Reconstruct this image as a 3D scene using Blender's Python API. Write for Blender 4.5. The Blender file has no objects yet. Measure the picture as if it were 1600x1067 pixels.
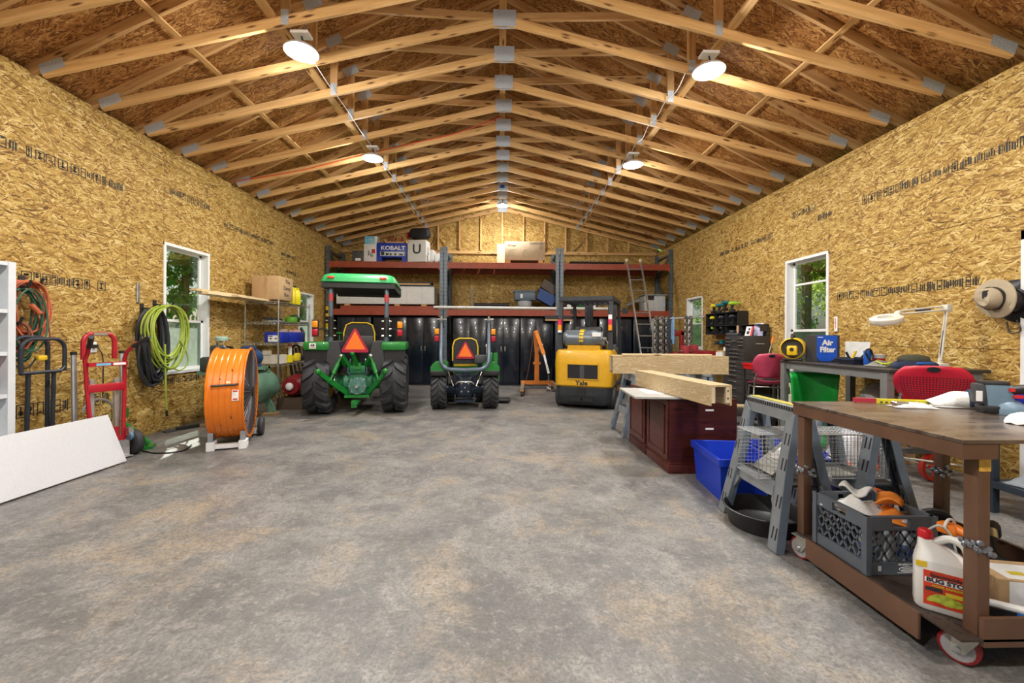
import bpy, bmesh, math, random
from mathutils import Vector, Matrix
S = bpy.context.scene
C = S.collection
R = math.radians
random.seed(7)

# ------------------------------------------------------------------ camera
cam_d = bpy.data.cameras.new('camera'); cam = bpy.data.objects.new('camera', cam_d); C.objects.link(cam)
cam_d.sensor_width = 36.0; cam_d.lens = 660.0 / 1600.0 * 36.0
cam_d.shift_y = -9.5 / 1600.0
cam_d.clip_start = 0.05; cam_d.clip_end = 300
cam.matrix_world = Matrix.Translation((0, 0, 1.32)) @ Matrix.Rotation(R(-1.5), 4, 'Z') @ Matrix.Rotation(R(90), 4, 'X') @ Matrix.Rotation(R(0.35), 4, 'Z')
S.camera = cam

# ------------------------------------------------------------------ sky, sun, exposure
W = bpy.data.worlds.new('sky'); S.world = W; W.use_nodes = True
wn = W.node_tree.nodes; wl = W.node_tree.links; wn.clear()
sky = wn.new('ShaderNodeTexSky'); sky.sky_type = 'NISHITA'; sky.sun_disc = False
sky.sun_elevation = R(46); sky.sun_rotation = R(-35); sky.air_density = 1.0; sky.dust_density = 1.5
bg = wn.new('ShaderNodeBackground'); bg.inputs['Strength'].default_value = 0.10
wo = wn.new('ShaderNodeOutputWorld')
wl.new(sky.outputs[0], bg.inputs[0]); wl.new(bg.outputs[0], wo.inputs[0])
sun_d = bpy.data.lights.new('sun', 'SUN'); sun_d.energy = 11.0; sun_d.angle = R(0.6); sun_d.color = (1, .95, .86)
sun = bpy.data.objects.new('sun', sun_d); C.objects.link(sun)
sun.rotation_euler = Vector((0.48, -0.66, -0.9)).to_track_quat('-Z', 'Y').to_euler()
# daylight through the assumed open overhead door behind the camera: a portal only guides sampling of the sky
po = bpy.data.lights.new('door_portal', 'AREA'); po.shape = 'RECTANGLE'; po.size = 7.0; po.size_y = 3.0
po.cycles.is_portal = True
po_o = bpy.data.objects.new('door_portal', po); C.objects.link(po_o); po_o.location = (0, -1.25, 1.6); po_o.rotation_euler = (R(90), 0, 0)
LAMP_FILL = 75.0        # point light added under each lens, sideways spill to brighten truss chords, watts
LAMP_W = 85.0          # watts of each LED high bay
S.view_settings.view_transform = 'Standard'; S.view_settings.look = 'None'
S.view_settings.gamma = 1.0; S.view_settings.use_curve_mapping = False
S.view_settings.exposure = -0.32

# ------------------------------------------------------------------ mesh builder
class MB:
    def __init__(s): s.v = []; s.f = []
    def add(s, vs, fs, M=None):
        o = len(s.v)
        for p in vs:
            p = Vector(p)
            s.v.append(tuple(M @ p) if M is not None else tuple(p))
        for f in fs: s.f.append([i + o for i in f])
        return s
    def box(s, c, d, M=None, bev=0.0):
        x, y, z = c; a, b, e = d[0] / 2, d[1] / 2, d[2] / 2
        if bev <= 0 or bev >= min(a, b, e):
            vs = [(x + i * a, y + j * b, z + k * e) for k in (-1, 1) for j in (-1, 1) for i in (-1, 1)]
            return s.add(vs, [(0, 2, 3, 1), (4, 5, 7, 6), (0, 1, 5, 4), (2, 6, 7, 3), (0, 4, 6, 2), (1, 3, 7, 5)], M)
        bm = bmesh.new(); bmesh.ops.create_cube(bm, size=1.0)
        for v in bm.verts: v.co = Vector((v.co.x * d[0], v.co.y * d[1], v.co.z * d[2]))
        bmesh.ops.bevel(bm, geom=bm.edges[:], offset=bev, segments=2 if bev > .004 else 1, affect='EDGES', profile=.5)
        bm.verts.index_update()
        vs = [(v.co.x + x, v.co.y + y, v.co.z + z) for v in bm.verts]; fs = [[v.index for v in f.verts] for f in bm.faces]
        bm.free(); return s.add(vs, fs, M)
    def b2(s, lo, hi, M=None, bev=0.0):
        return s.box([(lo[i] + hi[i]) / 2 for i in range(3)], [abs(hi[i] - lo[i]) for i in range(3)], M, bev)
    def beam(s, p0, p1, w, h, up=(0, 0, 1), bev=0.0):
        p0 = Vector(p0); p1 = Vector(p1); M = frame(p0, p1, up); L = (p1 - p0).length
        return s.box((L / 2, 0, 0), (L, w, h), M, bev)
    def cyl(s, p0, p1, r0, r1=None, n=16, cap=True):
        r1 = r0 if r1 is None else r1
        M = frame(Vector(p0), Vector(p1)); L = (Vector(p1) - Vector(p0)).length
        return s.lathe([(r0, 0), (r1, L)], n, M @ Matrix.Rotation(R(90), 4, 'Y'), cap)
    def lathe(s, prof, n=24, M=None, cap=True):      # prof: (radius, z) about local Z
        vs = []; fs = []
        for r, z in prof:
            for i in range(n):
                a = 2 * math.pi * i / n; vs.append((r * math.cos(a), r * math.sin(a), z))
        for k in range(len(prof) - 1):
            for i in range(n):
                j = (i + 1) % n; fs.append((k * n + i, k * n + j, (k + 1) * n + j, (k + 1) * n + i))
        if cap:
            if prof[0][0] > 1e-5: fs.append(list(range(n))[::-1])
            if prof[-1][0] > 1e-5: fs.append([(len(prof) - 1) * n + i for i in range(n)])
        return s.add(vs, fs, M)
    def tube(s, pts, r, n=8, closed=False, cap=True):
        P = [Vector(p) for p in pts]; m = len(P); vs = []; fs = []
        t0 = (P[1] - P[0]).normalized(); ref = Vector((0, 0, 1)) if abs(t0.z) < .9 else Vector((1, 0, 0))
        nrm = (ref - t0 * ref.dot(t0)).normalized(); rr = r if isinstance(r, (list, tuple)) else [r] * m
        for i in range(m):
            a = P[(i - 1) % m] if (closed or i > 0) else P[i]; b = P[(i + 1) % m] if (closed or i < m - 1) else P[i]
            t = (b - a).normalized() if (b - a).length > 1e-9 else t0
            nrm = (nrm - t * nrm.dot(t)); nrm = nrm.normalized() if nrm.length > 1e-6 else t.orthogonal().normalized()
            bn = t.cross(nrm)
            for k in range(n):
                q = 2 * math.pi * k / n; vs.append(P[i] + (nrm * math.cos(q) + bn * math.sin(q)) * rr[i])
        for i in range(m if closed else m - 1):
            j = (i + 1) % m
            for k in range(n):
                l = (k + 1) % n; fs.append((i * n + k, i * n + l, j * n + l, j * n + k))
        if cap and not closed: fs.append(list(range(n))[::-1]); fs.append([(m - 1) * n + k for k in range(n)])
        return s.add(vs, fs)
    def prism(s, poly, d0, d1, M=None):               # poly in local XY, extruded along Z
        n = len(poly); vs = [(x, y, d0) for x, y in poly] + [(x, y, d1) for x, y in poly]
        fs = [list(range(n))[::-1], list(range(n, 2 * n))] + [(i, (i + 1) % n, n + (i + 1) % n, n + i) for i in range(n)]
        return s.add(vs, fs, M)
    def loft(s, rings, M=None, cap=True):             # rings: equal-length lists of points
        n = len(rings[0]); vs = [p for r in rings for p in r]; fs = []
        for k in range(len(rings) - 1):
            for i in range(n):
                j = (i + 1) % n; fs.append((k * n + i, k * n + j, (k + 1) * n + j, (k + 1) * n + i))
        if cap: fs.append(list(range(n))[::-1]); fs.append([(len(rings) - 1) * n + i for i in range(n)])
        return s.add(vs, fs, M)
    def grid(s, fn, nu, nv, M=None):                  # fn(u,v)->point, open sheet
        vs = [fn(i / nu, j / nv) for j in range(nv + 1) for i in range(nu + 1)]
        fs = [(j * (nu + 1) + i, j * (nu + 1) + i + 1, (j + 1) * (nu + 1) + i + 1, (j + 1) * (nu + 1) + i) for j in range(nv) for i in range(nu)]
        return s.add(vs, fs, M)
    def sph(s, c, r, n=12, m=8):
        r = (r, r, r) if not isinstance(r, (list, tuple)) else r
        prof = [(math.sin(math.pi * k / m), -math.cos(math.pi * k / m)) for k in range(m + 1)]
        prof[0] = (1e-4, -1); prof[-1] = (1e-4, 1)
        return s.lathe(prof, n, Matrix.Translation(c) @ Matrix.Diagonal((r[0], r[1], r[2], 1)))
    def build(s, name, mat=None, parent=None, smooth=35, M=None, solid=0.0, sub=0):
        me = bpy.data.meshes.new(name); me.from_pydata([tuple(p) for p in s.v], [], s.f); me.validate(); me.update()
        bm = bmesh.new(); bm.from_mesh(me); bmesh.ops.recalc_face_normals(bm, faces=bm.faces[:]); bm.to_mesh(me); bm.free()
        if smooth:
            me.polygons.foreach_set('use_smooth', [True] * len(me.polygons)); me.set_sharp_from_angle(angle=R(smooth))
        o = bpy.data.objects.new(name, me); C.objects.link(o)
        if mat: me.materials.append(mat)
        if parent: o.parent = parent
        if M is not None: o.matrix_local = M
        if solid: md = o.modifiers.new('thickness', 'SOLIDIFY'); md.thickness = solid; md.offset = 0
        if sub: md = o.modifiers.new('smooth', 'SUBSURF'); md.levels = sub; md.render_levels = sub
        return o

def frame(p0, p1, up=(0, 0, 1)):
    x = (p1 - p0).normalized(); up = Vector(up)
    if abs(x.dot(up.normalized())) > .99: up = Vector((0, 1, 0)) if abs(x.y) < .9 else Vector((1, 0, 0))
    y = up.cross(x).normalized(); z = x.cross(y)
    return Matrix(((x.x, y.x, z.x, p0.x), (x.y, y.y, z.y, p0.y), (x.z, y.z, z.z, p0.z), (0, 0, 0, 1)))
def TR(x=0, y=0, z=0, rz=0, rx=0, ry=0):
    return Matrix.Translation((x, y, z)) @ Matrix.Rotation(R(rz), 4, 'Z') @ Matrix.Rotation(R(ry), 4, 'Y') @ Matrix.Rotation(R(rx), 4, 'X')
def tag(o, label, cat, group=None):
    o['label'] = label; o['category'] = cat
    if group: o['group'] = group
    return o
def thing(name, label, cat, loc=(0, 0, 0), rz=0, group=None, rx=0, ry=0):
    o = bpy.data.objects.new(name, None); C.objects.link(o); o.empty_display_size = .05
    o.matrix_world = TR(*loc, rz=rz, rx=rx, ry=ry)
    return tag(o, label, cat, group)
def struct(o): o['kind'] = 'structure'; return o
def dup(o, M=None, label=None, group=None, parent=None):
    c = o.copy(); C.objects.link(c); c.parent = parent
    if M is not None: c.matrix_local = M
    if label: c['label'] = label
    if group: c['group'] = group
    for ch in list(o.children): dup(ch, None, None, None, c)
    return c
def member(name, p0, p1, w, h, mat, parent=None, up=(0, 0, 1), bev=.002):
    """straight board as its own object: local X runs along the grain"""
    p0 = Vector(p0); p1 = Vector(p1); L = (p1 - p0).length
    return MB().box((L / 2, 0, 0), (L, w, h), None, bev).build(name, mat, parent, 0, frame(p0, p1, up))
def arc(c, r, a0, a1, n, ax=0, ay=2):
    out = []
    for i in range(n + 1):
        a = R(a0 + (a1 - a0) * i / n); p = list(c); p[ax] += r * math.cos(a); p[ay] += r * math.sin(a); out.append(tuple(p))
    return out
def spline(pts, n=6, closed=False):
    P = [Vector(p) for p in pts]; m = len(P); out = []
    for i in range(m if closed else m - 1):
        if closed: a, b, c, d = P[(i - 1) % m], P[i], P[(i + 1) % m], P[(i + 2) % m]
        else: a, b, c, d = P[max(i - 1, 0)], P[i], P[i + 1], P[min(i + 2, m - 1)]
        for k in range(n):
            t = k / n
            out.append(.5 * ((2 * b) + (c - a) * t + (2 * a - 5 * b + 4 * c - d) * t * t + (3 * b - a - 3 * c + d) * t ** 3))
    if not closed: out.append(P[-1])
    return out

# ------------------------------------------------------------------ materials
MATS = {}
def nodes(name):
    m = bpy.data.materials.new(name); m.use_nodes = True; nt = m.node_tree
    b = nt.nodes['Principled BSDF']; MATS[name] = m
    return m, nt, b, nt.nodes, nt.links
def mat(name, col, rough=.5, metal=0.0, var=.12, scale=12.0, bump=0.0, emit=0, coat=0.0, alpha=1.0, trans=0.0, spec=.5):
    if name in MATS: return MATS[name]
    m, nt, b, N, L = nodes(name)
    c = (*col, 1)
    b.inputs['Roughness'].default_value = rough; b.inputs['Metallic'].default_value = metal
    b.inputs['Specular IOR Level'].default_value = spec
    if coat: b.inputs['Coat Weight'].default_value = coat
    if trans: b.inputs['Transmission Weight'].default_value = trans
    b.inputs['Alpha'].default_value = alpha
    if emit: b.inputs['Emission Color'].default_value = c; b.inputs['Emission Strength'].default_value = emit
    tc = N.new('ShaderNodeTexCoord'); no = N.new('ShaderNodeTexNoise'); no.inputs['Scale'].default_value = scale; no.inputs['Detail'].default_value = 3
    L.new(tc.outputs['Object'], no.inputs['Vector'])
    mr = N.new('ShaderNodeMapRange'); mr.inputs[1].default_value = .25; mr.inputs[2].default_value = .75; mr.inputs[3].default_value = 1 - var; mr.inputs[4].default_value = 1 + var
    L.new(no.outputs['Fac'], mr.inputs[0])
    mx = N.new('ShaderNodeMix'); mx.data_type = 'RGBA'; mx.blend_type = 'MULTIPLY'; mx.inputs[0].default_value = 1
    mx.inputs[6].default_value = c; L.new(mr.outputs[0], mx.inputs[7]); L.new(mx.outputs[2], b.inputs['Base Color'])
    rr = N.new('ShaderNodeMapRange'); rr.inputs[3].default_value = max(.02, rough - .08); rr.inputs[4].default_value = min(1, rough + .08)
    L.new(no.outputs['Fac'], rr.inputs[0]); L.new(rr.outputs[0], b.inputs['Roughness'])
    if bump:
        bp = N.new('ShaderNodeBump'); bp.inputs['Strength'].default_value = bump; bp.inputs['Distance'].default_value = .01
        L.new(no.outputs['Fac'], bp.inputs['Height']); L.new(bp.outputs[0], b.inputs['Normal'])
    return m
def ramp(N, stops):
    r = N.new('ShaderNodeValToRGB'); e = r.color_ramp.elements
    while len(e) < len(stops): e.new(.5)
    for i, (p, c) in enumerate(stops): e[i].position = p; e[i].color = (*c, 1)
    return r
def osb(name, plane, stops, rot=0, gap=.6):
    """oriented strand board: layers of long flakes, the topmost flake wins"""
    m, nt, b, N, L = nodes(name)
    g = N.new('ShaderNodeNewGeometry'); sp = N.new('ShaderNodeSeparateXYZ'); L.new(g.outputs['Position'], sp.inputs[0])
    cb = N.new('ShaderNodeCombineXYZ'); L.new(sp.outputs[plane[0]], cb.inputs[0]); L.new(sp.outputs[plane[1]], cb.inputs[1])
    wob = N.new('ShaderNodeTexNoise'); wob.inputs['Scale'].default_value = 5; wob.inputs['Detail'].default_value = 2; L.new(cb.outputs[0], wob.inputs['Vector'])
    ws = N.new('ShaderNodeVectorMath'); ws.operation = 'SCALE'; ws.inputs[3].default_value = .05; L.new(wob.outputs['Color'], ws.inputs[0])
    wa = N.new('ShaderNodeVectorMath'); wa.operation = 'ADD'; L.new(cb.outputs[0], wa.inputs[0]); L.new(ws.outputs[0], wa.inputs[1])
    best = None; col = None
    for i, (ang, sx, sy) in enumerate([(4, 11, 78), (-20, 12, 84), (27, 12.5, 88), (-44, 15, 92), (60, 18, 96), (12, 9, 60), (-8, 13, 100)]):
        vr = N.new('ShaderNodeMapping'); vr.inputs['Rotation'].default_value = (0, 0, R(ang + rot)); vr.inputs['Location'].default_value = (i * 3.7, i * 1.3, 0)
        L.new(wa.outputs[0], vr.inputs[0])
        vs = N.new('ShaderNodeMapping'); vs.inputs['Scale'].default_value = (sx, sy, 1); L.new(vr.outputs[0], vs.inputs[0])
        vo = N.new('ShaderNodeTexVoronoi'); vo.voronoi_dimensions = '2D'; vo.inputs['Scale'].default_value = 1; L.new(vs.outputs[0], vo.inputs['Vector'])
        sc = N.new('ShaderNodeSeparateColor'); L.new(vo.outputs['Color'], sc.inputs[0])
        if best is None: best = sc.outputs[0]; col = sc.outputs[1]
        else:
            gt = N.new('ShaderNodeMath'); gt.operation = 'GREATER_THAN'; L.new(sc.outputs[0], gt.inputs[0]); L.new(best, gt.inputs[1])
            mxc = N.new('ShaderNodeMix'); mxc.data_type = 'FLOAT'; L.new(gt.outputs[0], mxc.inputs[0]); L.new(col, mxc.inputs[2]); L.new(sc.outputs[1], mxc.inputs[3])
            mxb = N.new('ShaderNodeMath'); mxb.operation = 'MAXIMUM'; L.new(best, mxb.inputs[0]); L.new(sc.outputs[0], mxb.inputs[1])
            best = mxb.outputs[0]; col = mxc.outputs[0]
    fn = N.new('ShaderNodeTexNoise'); fn.inputs['Scale'].default_value = 90; fn.inputs['Detail'].default_value = 2; L.new(cb.outputs[0], fn.inputs['Vector'])
    bn = N.new('ShaderNodeTexNoise'); bn.inputs['Scale'].default_value = 1.3; bn.inputs['Detail'].default_value = 3; L.new(cb.outputs[0], bn.inputs['Vector'])
    ad = N.new('ShaderNodeMath'); ad.operation = 'MULTIPLY_ADD'; L.new(fn.outputs['Fac'], ad.inputs[0]); ad.inputs[1].default_value = .30; L.new(col, ad.inputs[2])
    ad2 = N.new('ShaderNodeMath'); ad2.operation = 'MULTIPLY_ADD'; L.new(bn.outputs['Fac'], ad2.inputs[0]); ad2.inputs[1].default_value = .30; L.new(ad.outputs[0], ad2.inputs[2])
    sb = N.new('ShaderNodeMapRange'); sb.inputs[1].default_value = .22; sb.inputs[2].default_value = 1.30; L.new(ad2.outputs[0], sb.inputs[0])
    r = ramp(N, stops); L.new(sb.outputs[0], r.inputs[0]); L.new(r.outputs[0], b.inputs['Base Color'])
    b.inputs['Roughness'].default_value = .62; b.inputs['Specular IOR Level'].default_value = .3
    bp = N.new('ShaderNodeBump'); bp.inputs['Strength'].default_value = .35; bp.inputs['Distance'].default_value = .004; L.new(best, bp.inputs['Height']); L.new(bp.outputs[0], b.inputs['Normal'])
    return m
def lumber(name, c0, c1, knot=(.13, .05, .015), rough=.6):
    m, nt, b, N, L = nodes(name)
    tc = N.new('ShaderNodeTexCoord'); oi = N.new('ShaderNodeObjectInfo')
    of = N.new('ShaderNodeVectorMath'); of.operation = 'ADD'; cm = N.new('ShaderNodeCombineXYZ')
    mu = N.new('ShaderNodeMath'); mu.operation = 'MULTIPLY'; mu.inputs[1].default_value = 37; L.new(oi.outputs['Random'], mu.inputs[0])
    L.new(mu.outputs[0], cm.inputs[0]); L.new(mu.outputs[0], cm.inputs[1]); L.new(tc.outputs['Object'], of.inputs[0]); L.new(cm.outputs[0], of.inputs[1])
    mp = N.new('ShaderNodeMapping'); mp.inputs['Scale'].default_value = (1.6, 30, 30); L.new(of.outputs[0], mp.inputs[0])
    no = N.new('ShaderNodeTexNoise'); no.inputs['Scale'].default_value = 1; no.inputs['Detail'].default_value = 4; no.inputs['Distortion'].default_value = .6; L.new(mp.outputs[0], no.inputs['Vector'])
    r = ramp(N, [(.3, c0), (.7, c1)]); L.new(no.outputs['Fac'], r.inputs[0])
    mk = N.new('ShaderNodeMapping'); mk.inputs['Scale'].default_value = (3.2, 14, 14); L.new(of.outputs[0], mk.inputs[0])
    vo = N.new('ShaderNodeTexVoronoi'); vo.inputs['Scale'].default_value = 1; L.new(mk.outputs[0], vo.inputs['Vector'])
    kr = N.new('ShaderNodeMapRange'); kr.inputs[1].default_value = .10; kr.inputs[2].default_value = .24; kr.inputs[3].default_value = 1; kr.inputs[4].default_value = 0; L.new(vo.outputs['Distance'], kr.inputs[0])
    mx = N.new('ShaderNodeMix'); mx.data_type = 'RGBA'; L.new(kr.outputs[0], mx.inputs[0]); L.new(r.outputs[0], mx.inputs[6]); mx.inputs[7].default_value = (*knot, 1)
    tn = N.new('ShaderNodeMapRange'); tn.inputs[3].default_value = .78; tn.inputs[4].default_value = 1.12; L.new(oi.outputs['Random'], tn.inputs[0])
    m2 = N.new('ShaderNodeMix'); m2.data_type = 'RGBA'; m2.blend_type = 'MULTIPLY'; m2.inputs[0].default_value = 1; L.new(mx.outputs[2], m2.inputs[6]); L.new(tn.outputs[0], m2.inputs[7])
    L.new(m2.outputs[2], b.inputs['Base Color']); b.inputs['Roughness'].default_value = rough; b.inputs['Specular IOR Level'].default_value = .3
    bp = N.new('ShaderNodeBump'); bp.inputs['Strength'].default_value = .15; bp.inputs['Distance'].default_value = .003; L.new(no.outputs['Fac'], bp.inputs['Height']); L.new(bp.outputs[0], b.inputs['Normal'])
    return m
def text(s, size, m, parent, M, ext=.0008, sx=1.0, name='lettering', bold=0.0):
    cu = bpy.data.curves.new('lettering', 'FONT'); cu.body = s; cu.size = size; cu.extrude = ext; cu.align_x = 'CENTER'; cu.align_y = 'CENTER'; cu.offset = bold; cu.resolution_u = 3
    t = bpy.data.objects.new('lettering', cu); C.objects.link(t)
    dg = bpy.context.evaluated_depsgraph_get(); me = bpy.data.meshes.new_from_object(t.evaluated_get(dg))
    bpy.data.objects.remove(t); bpy.data.curves.remove(cu)
    me.transform(Matrix.Diagonal((sx, 1, 1, 1))); me.materials.clear(); me.materials.append(m)
    o = bpy.data.objects.new(name, me); C.objects.link(o)
    if parent: o.parent = parent
    o.matrix_local = M
    return o
FACE_S = lambda x, y, z: TR(x, y, z, rx=90)          # print that faces -Y (towards the door)

# ================================================================== the building
XL, XR, YB, YF = -4.58, 4.54, 12.2, -1.2
osb_stops = [(0.0, (.075, .032, .008)), (.13, (.18, .085, .018)), (.33, (.32, .180, .038)), (.58, (.43, .268, .064)), (.82, (.54, .372, .118)), (1.0, (.70, .54, .24))]
roof_stops = [(0.0, (.07, .024, .007)), (.2, (.17, .064, .015)), (.5, (.31, .128, .032)), (.8, (.42, .20, .058)), (1.0, (.54, .31, .11))]
M_osb_side = osb('osb_side', (1, 2), osb_stops); M_osb_back = osb('osb_back', (0, 2), osb_stops, rot=35)
M_osb_roof = osb('osb_roof', (1, 0), roof_stops, rot=90)
M_pine = lumber('pine_lumber', (.60, .34, .12), (.80, .53, .25))
M_pine_old = lumber('pine_weathered', (.46, .25, .09), (.66, .41, .19))
M_white = mat('white_vinyl', (.82, .83, .84), .35, var=.03)
M_plate = mat('galvanised_plate', (.52, .58, .66), .5, .25, var=.35, scale=90, bump=.6)
M_black_ink = mat('black_stencil_ink', (.02, .02, .02), .7)
M_backing = mat('wall_backing', (.25, .15, .06), .8)

def concrete():
    m, nt, b, N, L = nodes('concrete_floor')
    g = N.new('ShaderNodeNewGeometry')
    def noise(sc, det=6, dis=0.0, rough=.6, off=0, st=(1, 1, 1)):
        mp = N.new('ShaderNodeMapping'); mp.inputs['Location'].default_value = (off, off * .7, 0); mp.inputs['Scale'].default_value = st; L.new(g.outputs['Position'], mp.inputs[0])
        n = N.new('ShaderNodeTexNoise'); n.inputs['Scale'].default_value = sc; n.inputs['Detail'].default_value = det; n.inputs['Distortion'].default_value = dis; n.inputs['Roughness'].default_value = rough
        L.new(mp.outputs[0], n.inputs['Vector']); return n.outputs['Fac']
    def rng(v, a, c):
        r = N.new('ShaderNodeMapRange'); r.inputs[1].default_value = a; r.inputs[2].default_value = c; L.new(v, r.inputs[0]); return r.outputs[0]
    def mixc(f, a, c, bt='MIX'):
        x = N.new('ShaderNodeMix'); x.data_type = 'RGBA'; x.blend_type = bt; L.new(f, x.inputs[0])
        if isinstance(a, tuple): x.inputs[6].default_value = (*a, 1)
        else: L.new(a, x.inputs[6])
        if isinstance(c, tuple): x.inputs[7].default_value = (*c, 1)
        else: L.new(c, x.inputs[7])
        return x.outputs[2]
    def mul(v, k):
        x = N.new('ShaderNodeMath'); x.operation = 'MULTIPLY'; L.new(v, x.inputs[0]); x.inputs[1].default_value = k; return x.outputs[0]
    base = mixc(rng(noise(2.6, 12, .35, .72), .38, .62), (.118, .12, .124), (.265, .255, .242))
    base = mixc(mul(rng(noise(1.2, 12, .5, .74, 5), .51, .62), .8), base, (.345, .275, .195))
    base = mixc(mul(rng(noise(.8, 12, .6, .74, 11), .51, .62), .7), base, (.095, .096, .098))
    base = mixc(mul(rng(noise(4.2, 12, .4, .76, 17, (1, .6, 1)), .54, .66), .65), base, (.37, .35, .325))
    base = mixc(mul(rng(noise(7, 10, .3, .75, 23), .56, .68), .6), base, (.075, .073, .07))
    base = mixc(mul(rng(noise(24, 6, .2, .78, 27), .50, .60), .55), base, (.085, .085, .085))
    base = mixc(mul(rng(noise(17, 8, .2, .78, 37), .53, .62), .5), base, (.36, .34, .31))
    base = mixc(mul(rng(noise(60, 5, 0, .75, 31), .46, .60), .6), base, (.09, .088, .086))
    base = mixc(mul(rng(noise(85, 4, 0, .7, 41), .54, .72), .28), base, (.40, .375, .34))
    L.new(base, b.inputs['Base Color'])
    rr = N.new('ShaderNodeMapRange'); rr.inputs[3].default_value = .30; rr.inputs[4].default_value = .62; L.new(noise(4, 6, .5, .65, 3), rr.inputs[0]); L.new(rr.outputs[0], b.inputs['Roughness'])
    bp = N.new('ShaderNodeBump'); bp.inputs['Strength'].default_value = .25; bp.inputs['Distance'].default_value = .01; L.new(noise(26, 6, .3, .7, 9), bp.inputs['Height']); L.new(bp.outputs[0], b.inputs['Normal'])
    return m
struct(MB().b2((XL - .2, YF - 1.6, -.15), (XR + .2, YB + .2, 0)).build('floor', concrete(), None, 0))

def minus(rects, h):
    out = []
    for (a, b, c, d) in rects:
        x0, x1, z0, z1 = max(a, h[0]), min(b, h[1]), max(c, h[2]), min(d, h[3])
        if x0 >= x1 or z0 >= z1: out.append((a, b, c, d)); continue
        if a < x0: out.append((a, x0, c, d))
        if x1 < b: out.append((x1, b, c, d))
        if c < z0: out.append((x0, x1, c, z0))
        if z1 < d: out.append((x0, x1, z1, d))
    return out
# windows (along-wall from, to, sill, head)
WIN_L = [(5.85, 6.74, .76, 2.56), (9.66, 10.42, 1.06, 2.28)]
WIN_R = [(5.74, 6.62, .70, 2.52), (9.40, 10.20, 1.02, 2.24), (2.62, 3.50, .02, 2.20)]
def wall_side(name, X, sgn, holes, ztop, joints):
    bk = [(YF, YB + .1, 0, ztop)]
    for h in holes: bk = minus(bk, h)
    mb = MB()
    for r in bk: mb.b2((X - sgn * .014, r[0], r[2]), (X - sgn * .15, r[1], r[3]))
    w = struct(mb.build(name, M_backing, None, 0))
    zs = [0, 1.22, 2.44, 3.66, ztop]
    for k in range(4):
        js = joints[k]
        for a, b in zip(js[:-1], js[1:]):
            rs = [(a + .0025, b - .0025, zs[k] + .0025, zs[k + 1] - .0025)]
            for h in holes: rs = minus(rs, h)
            if not rs: continue
            pm = MB(); dx = random.uniform(0, .0015)
            for r in rs: pm.b2((X - dx * sgn, r[0], r[2]), (X - sgn * .0125, r[1], r[3]))
            pm.build('osb_panel', M_osb_side, w, 0)
    return w
JL = [[YF, 1.6, 4.04, 6.48, 8.92, 11.36, YB], [YF, .4, 2.84, 5.28, 7.72, 10.16, YB], [YF, 1.0, 3.41, 5.85, 6.74, 9.18, 11.6, YB], [YF, 2.2, 4.64, 7.08, 9.52, YB]]
JR = [[YF, 2.0, 4.44, 6.88, 9.32, 11.7, YB], [YF, .9, 3.3, 5.74, 8.18, 10.62, YB], [YF, .9, 3.3, 5.74, 6.62, 9.06, 11.5, YB], [YF, 1.4, 3.84, 6.28, 8.72, 11.1, YB]]
wall_l = wall_side('wall_left', XL, 1, WIN_L, 3.86, JL)
wall_r = wall_side('wall_right', XR, -1, WIN_R, 3.74, JR)
# back wall: boards behind, gable studs above the plate
mb = MB().b2((XL - .1, YB + .014, 0), (XR + .1, YB + .12, 3.7)).add([(XL - .3, YB + .05, 3.7), (XR + .3, YB + .05, 3.7), (0, YB + .05, 6.35)], [(0, 1, 2)])
wall_b = struct(mb.build('wall_back', M_backing, None, 0))
for k in range(3):
    xs = [XL, -2.3 + (k % 2) * 1.2, .14 + (k % 2) * 1.2, 2.58 + (k % 2) * 1.2, XR]
    for a, b in zip(xs[:-1], xs[1:]):
        MB().b2((a + .003, YB, 1.22 * k + .003), (b - .003, YB + .0125, 1.22 * (k + 1) - .003)).build('osb_panel', M_osb_back, wall_b, 0)
RZ = lambda x: 6.235 - .5 * abs(x - .02)         # underside of the roof boards
for a, b in ((XL, -2.3), (-2.3, .02), (.02, 2.34), (2.34, XR)):
    a += .003; b -= .003
    MB().add([(a, YB, 3.665), (b, YB, 3.665), (b, YB, RZ(b)), (a, YB, RZ(a)), (a, YB + .012, 3.665), (b, YB + .012, 3.665), (b, YB + .012, RZ(b)), (a, YB + .012, RZ(a))],
             [(0, 1, 2, 3), (7, 6, 5, 4), (0, 4, 5, 1), (1, 5, 6, 2), (2, 6, 7, 3), (3, 7, 4, 0)]).build('osb_panel', M_osb_back, wall_b, 0)
member('plate_board', (XL + .05, YB - .03, 3.70), (XR - .05, YB - .03, 3.70), .06, .09, M_pine, wall_b)
BCZ = lambda x: 4.935 - .24 * abs(x - .02)       # centre line of the bottom chords
for i in range(-7, 8):
    x = .02 + .61 * i
    if abs(x) > 4.2: continue
    top = BCZ(x) - .05
    member('stud', (x, YB - .045, 3.746), (x, YB - .045, top), .038, .088, M_pine, wall_b, up=(0, 1, 0))
for x, s in ((-1.5, -1), (2.05, 1), (-2.1, 1), (1.5, -1)):
    member('stud', (x, YB - .012, 3.75), (x + s * .45, YB - .012, min(BCZ(x + s * .45), 4.6) - .12), .02, .06, M_pine_old, wall_b, up=(0, 1, 0))
# front wall behind the camera; its wide doorway is assumed, opened for sky light
mb = MB()
for r in minus([(XL - .1, XR + .1, 0, 3.8)], (-3.6, 3.6, -.1, 3.2)): mb.b2((r[0], YF - .1, r[2]), (r[1], YF, r[3]))
mb.add([(XL - .2, YF, 3.8), (XR + .2, YF, 3.8), (.02, YF, 6.3)], [(0, 1, 2)])
struct(mb.build('wall_front', M_osb_back, None, 0))

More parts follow.
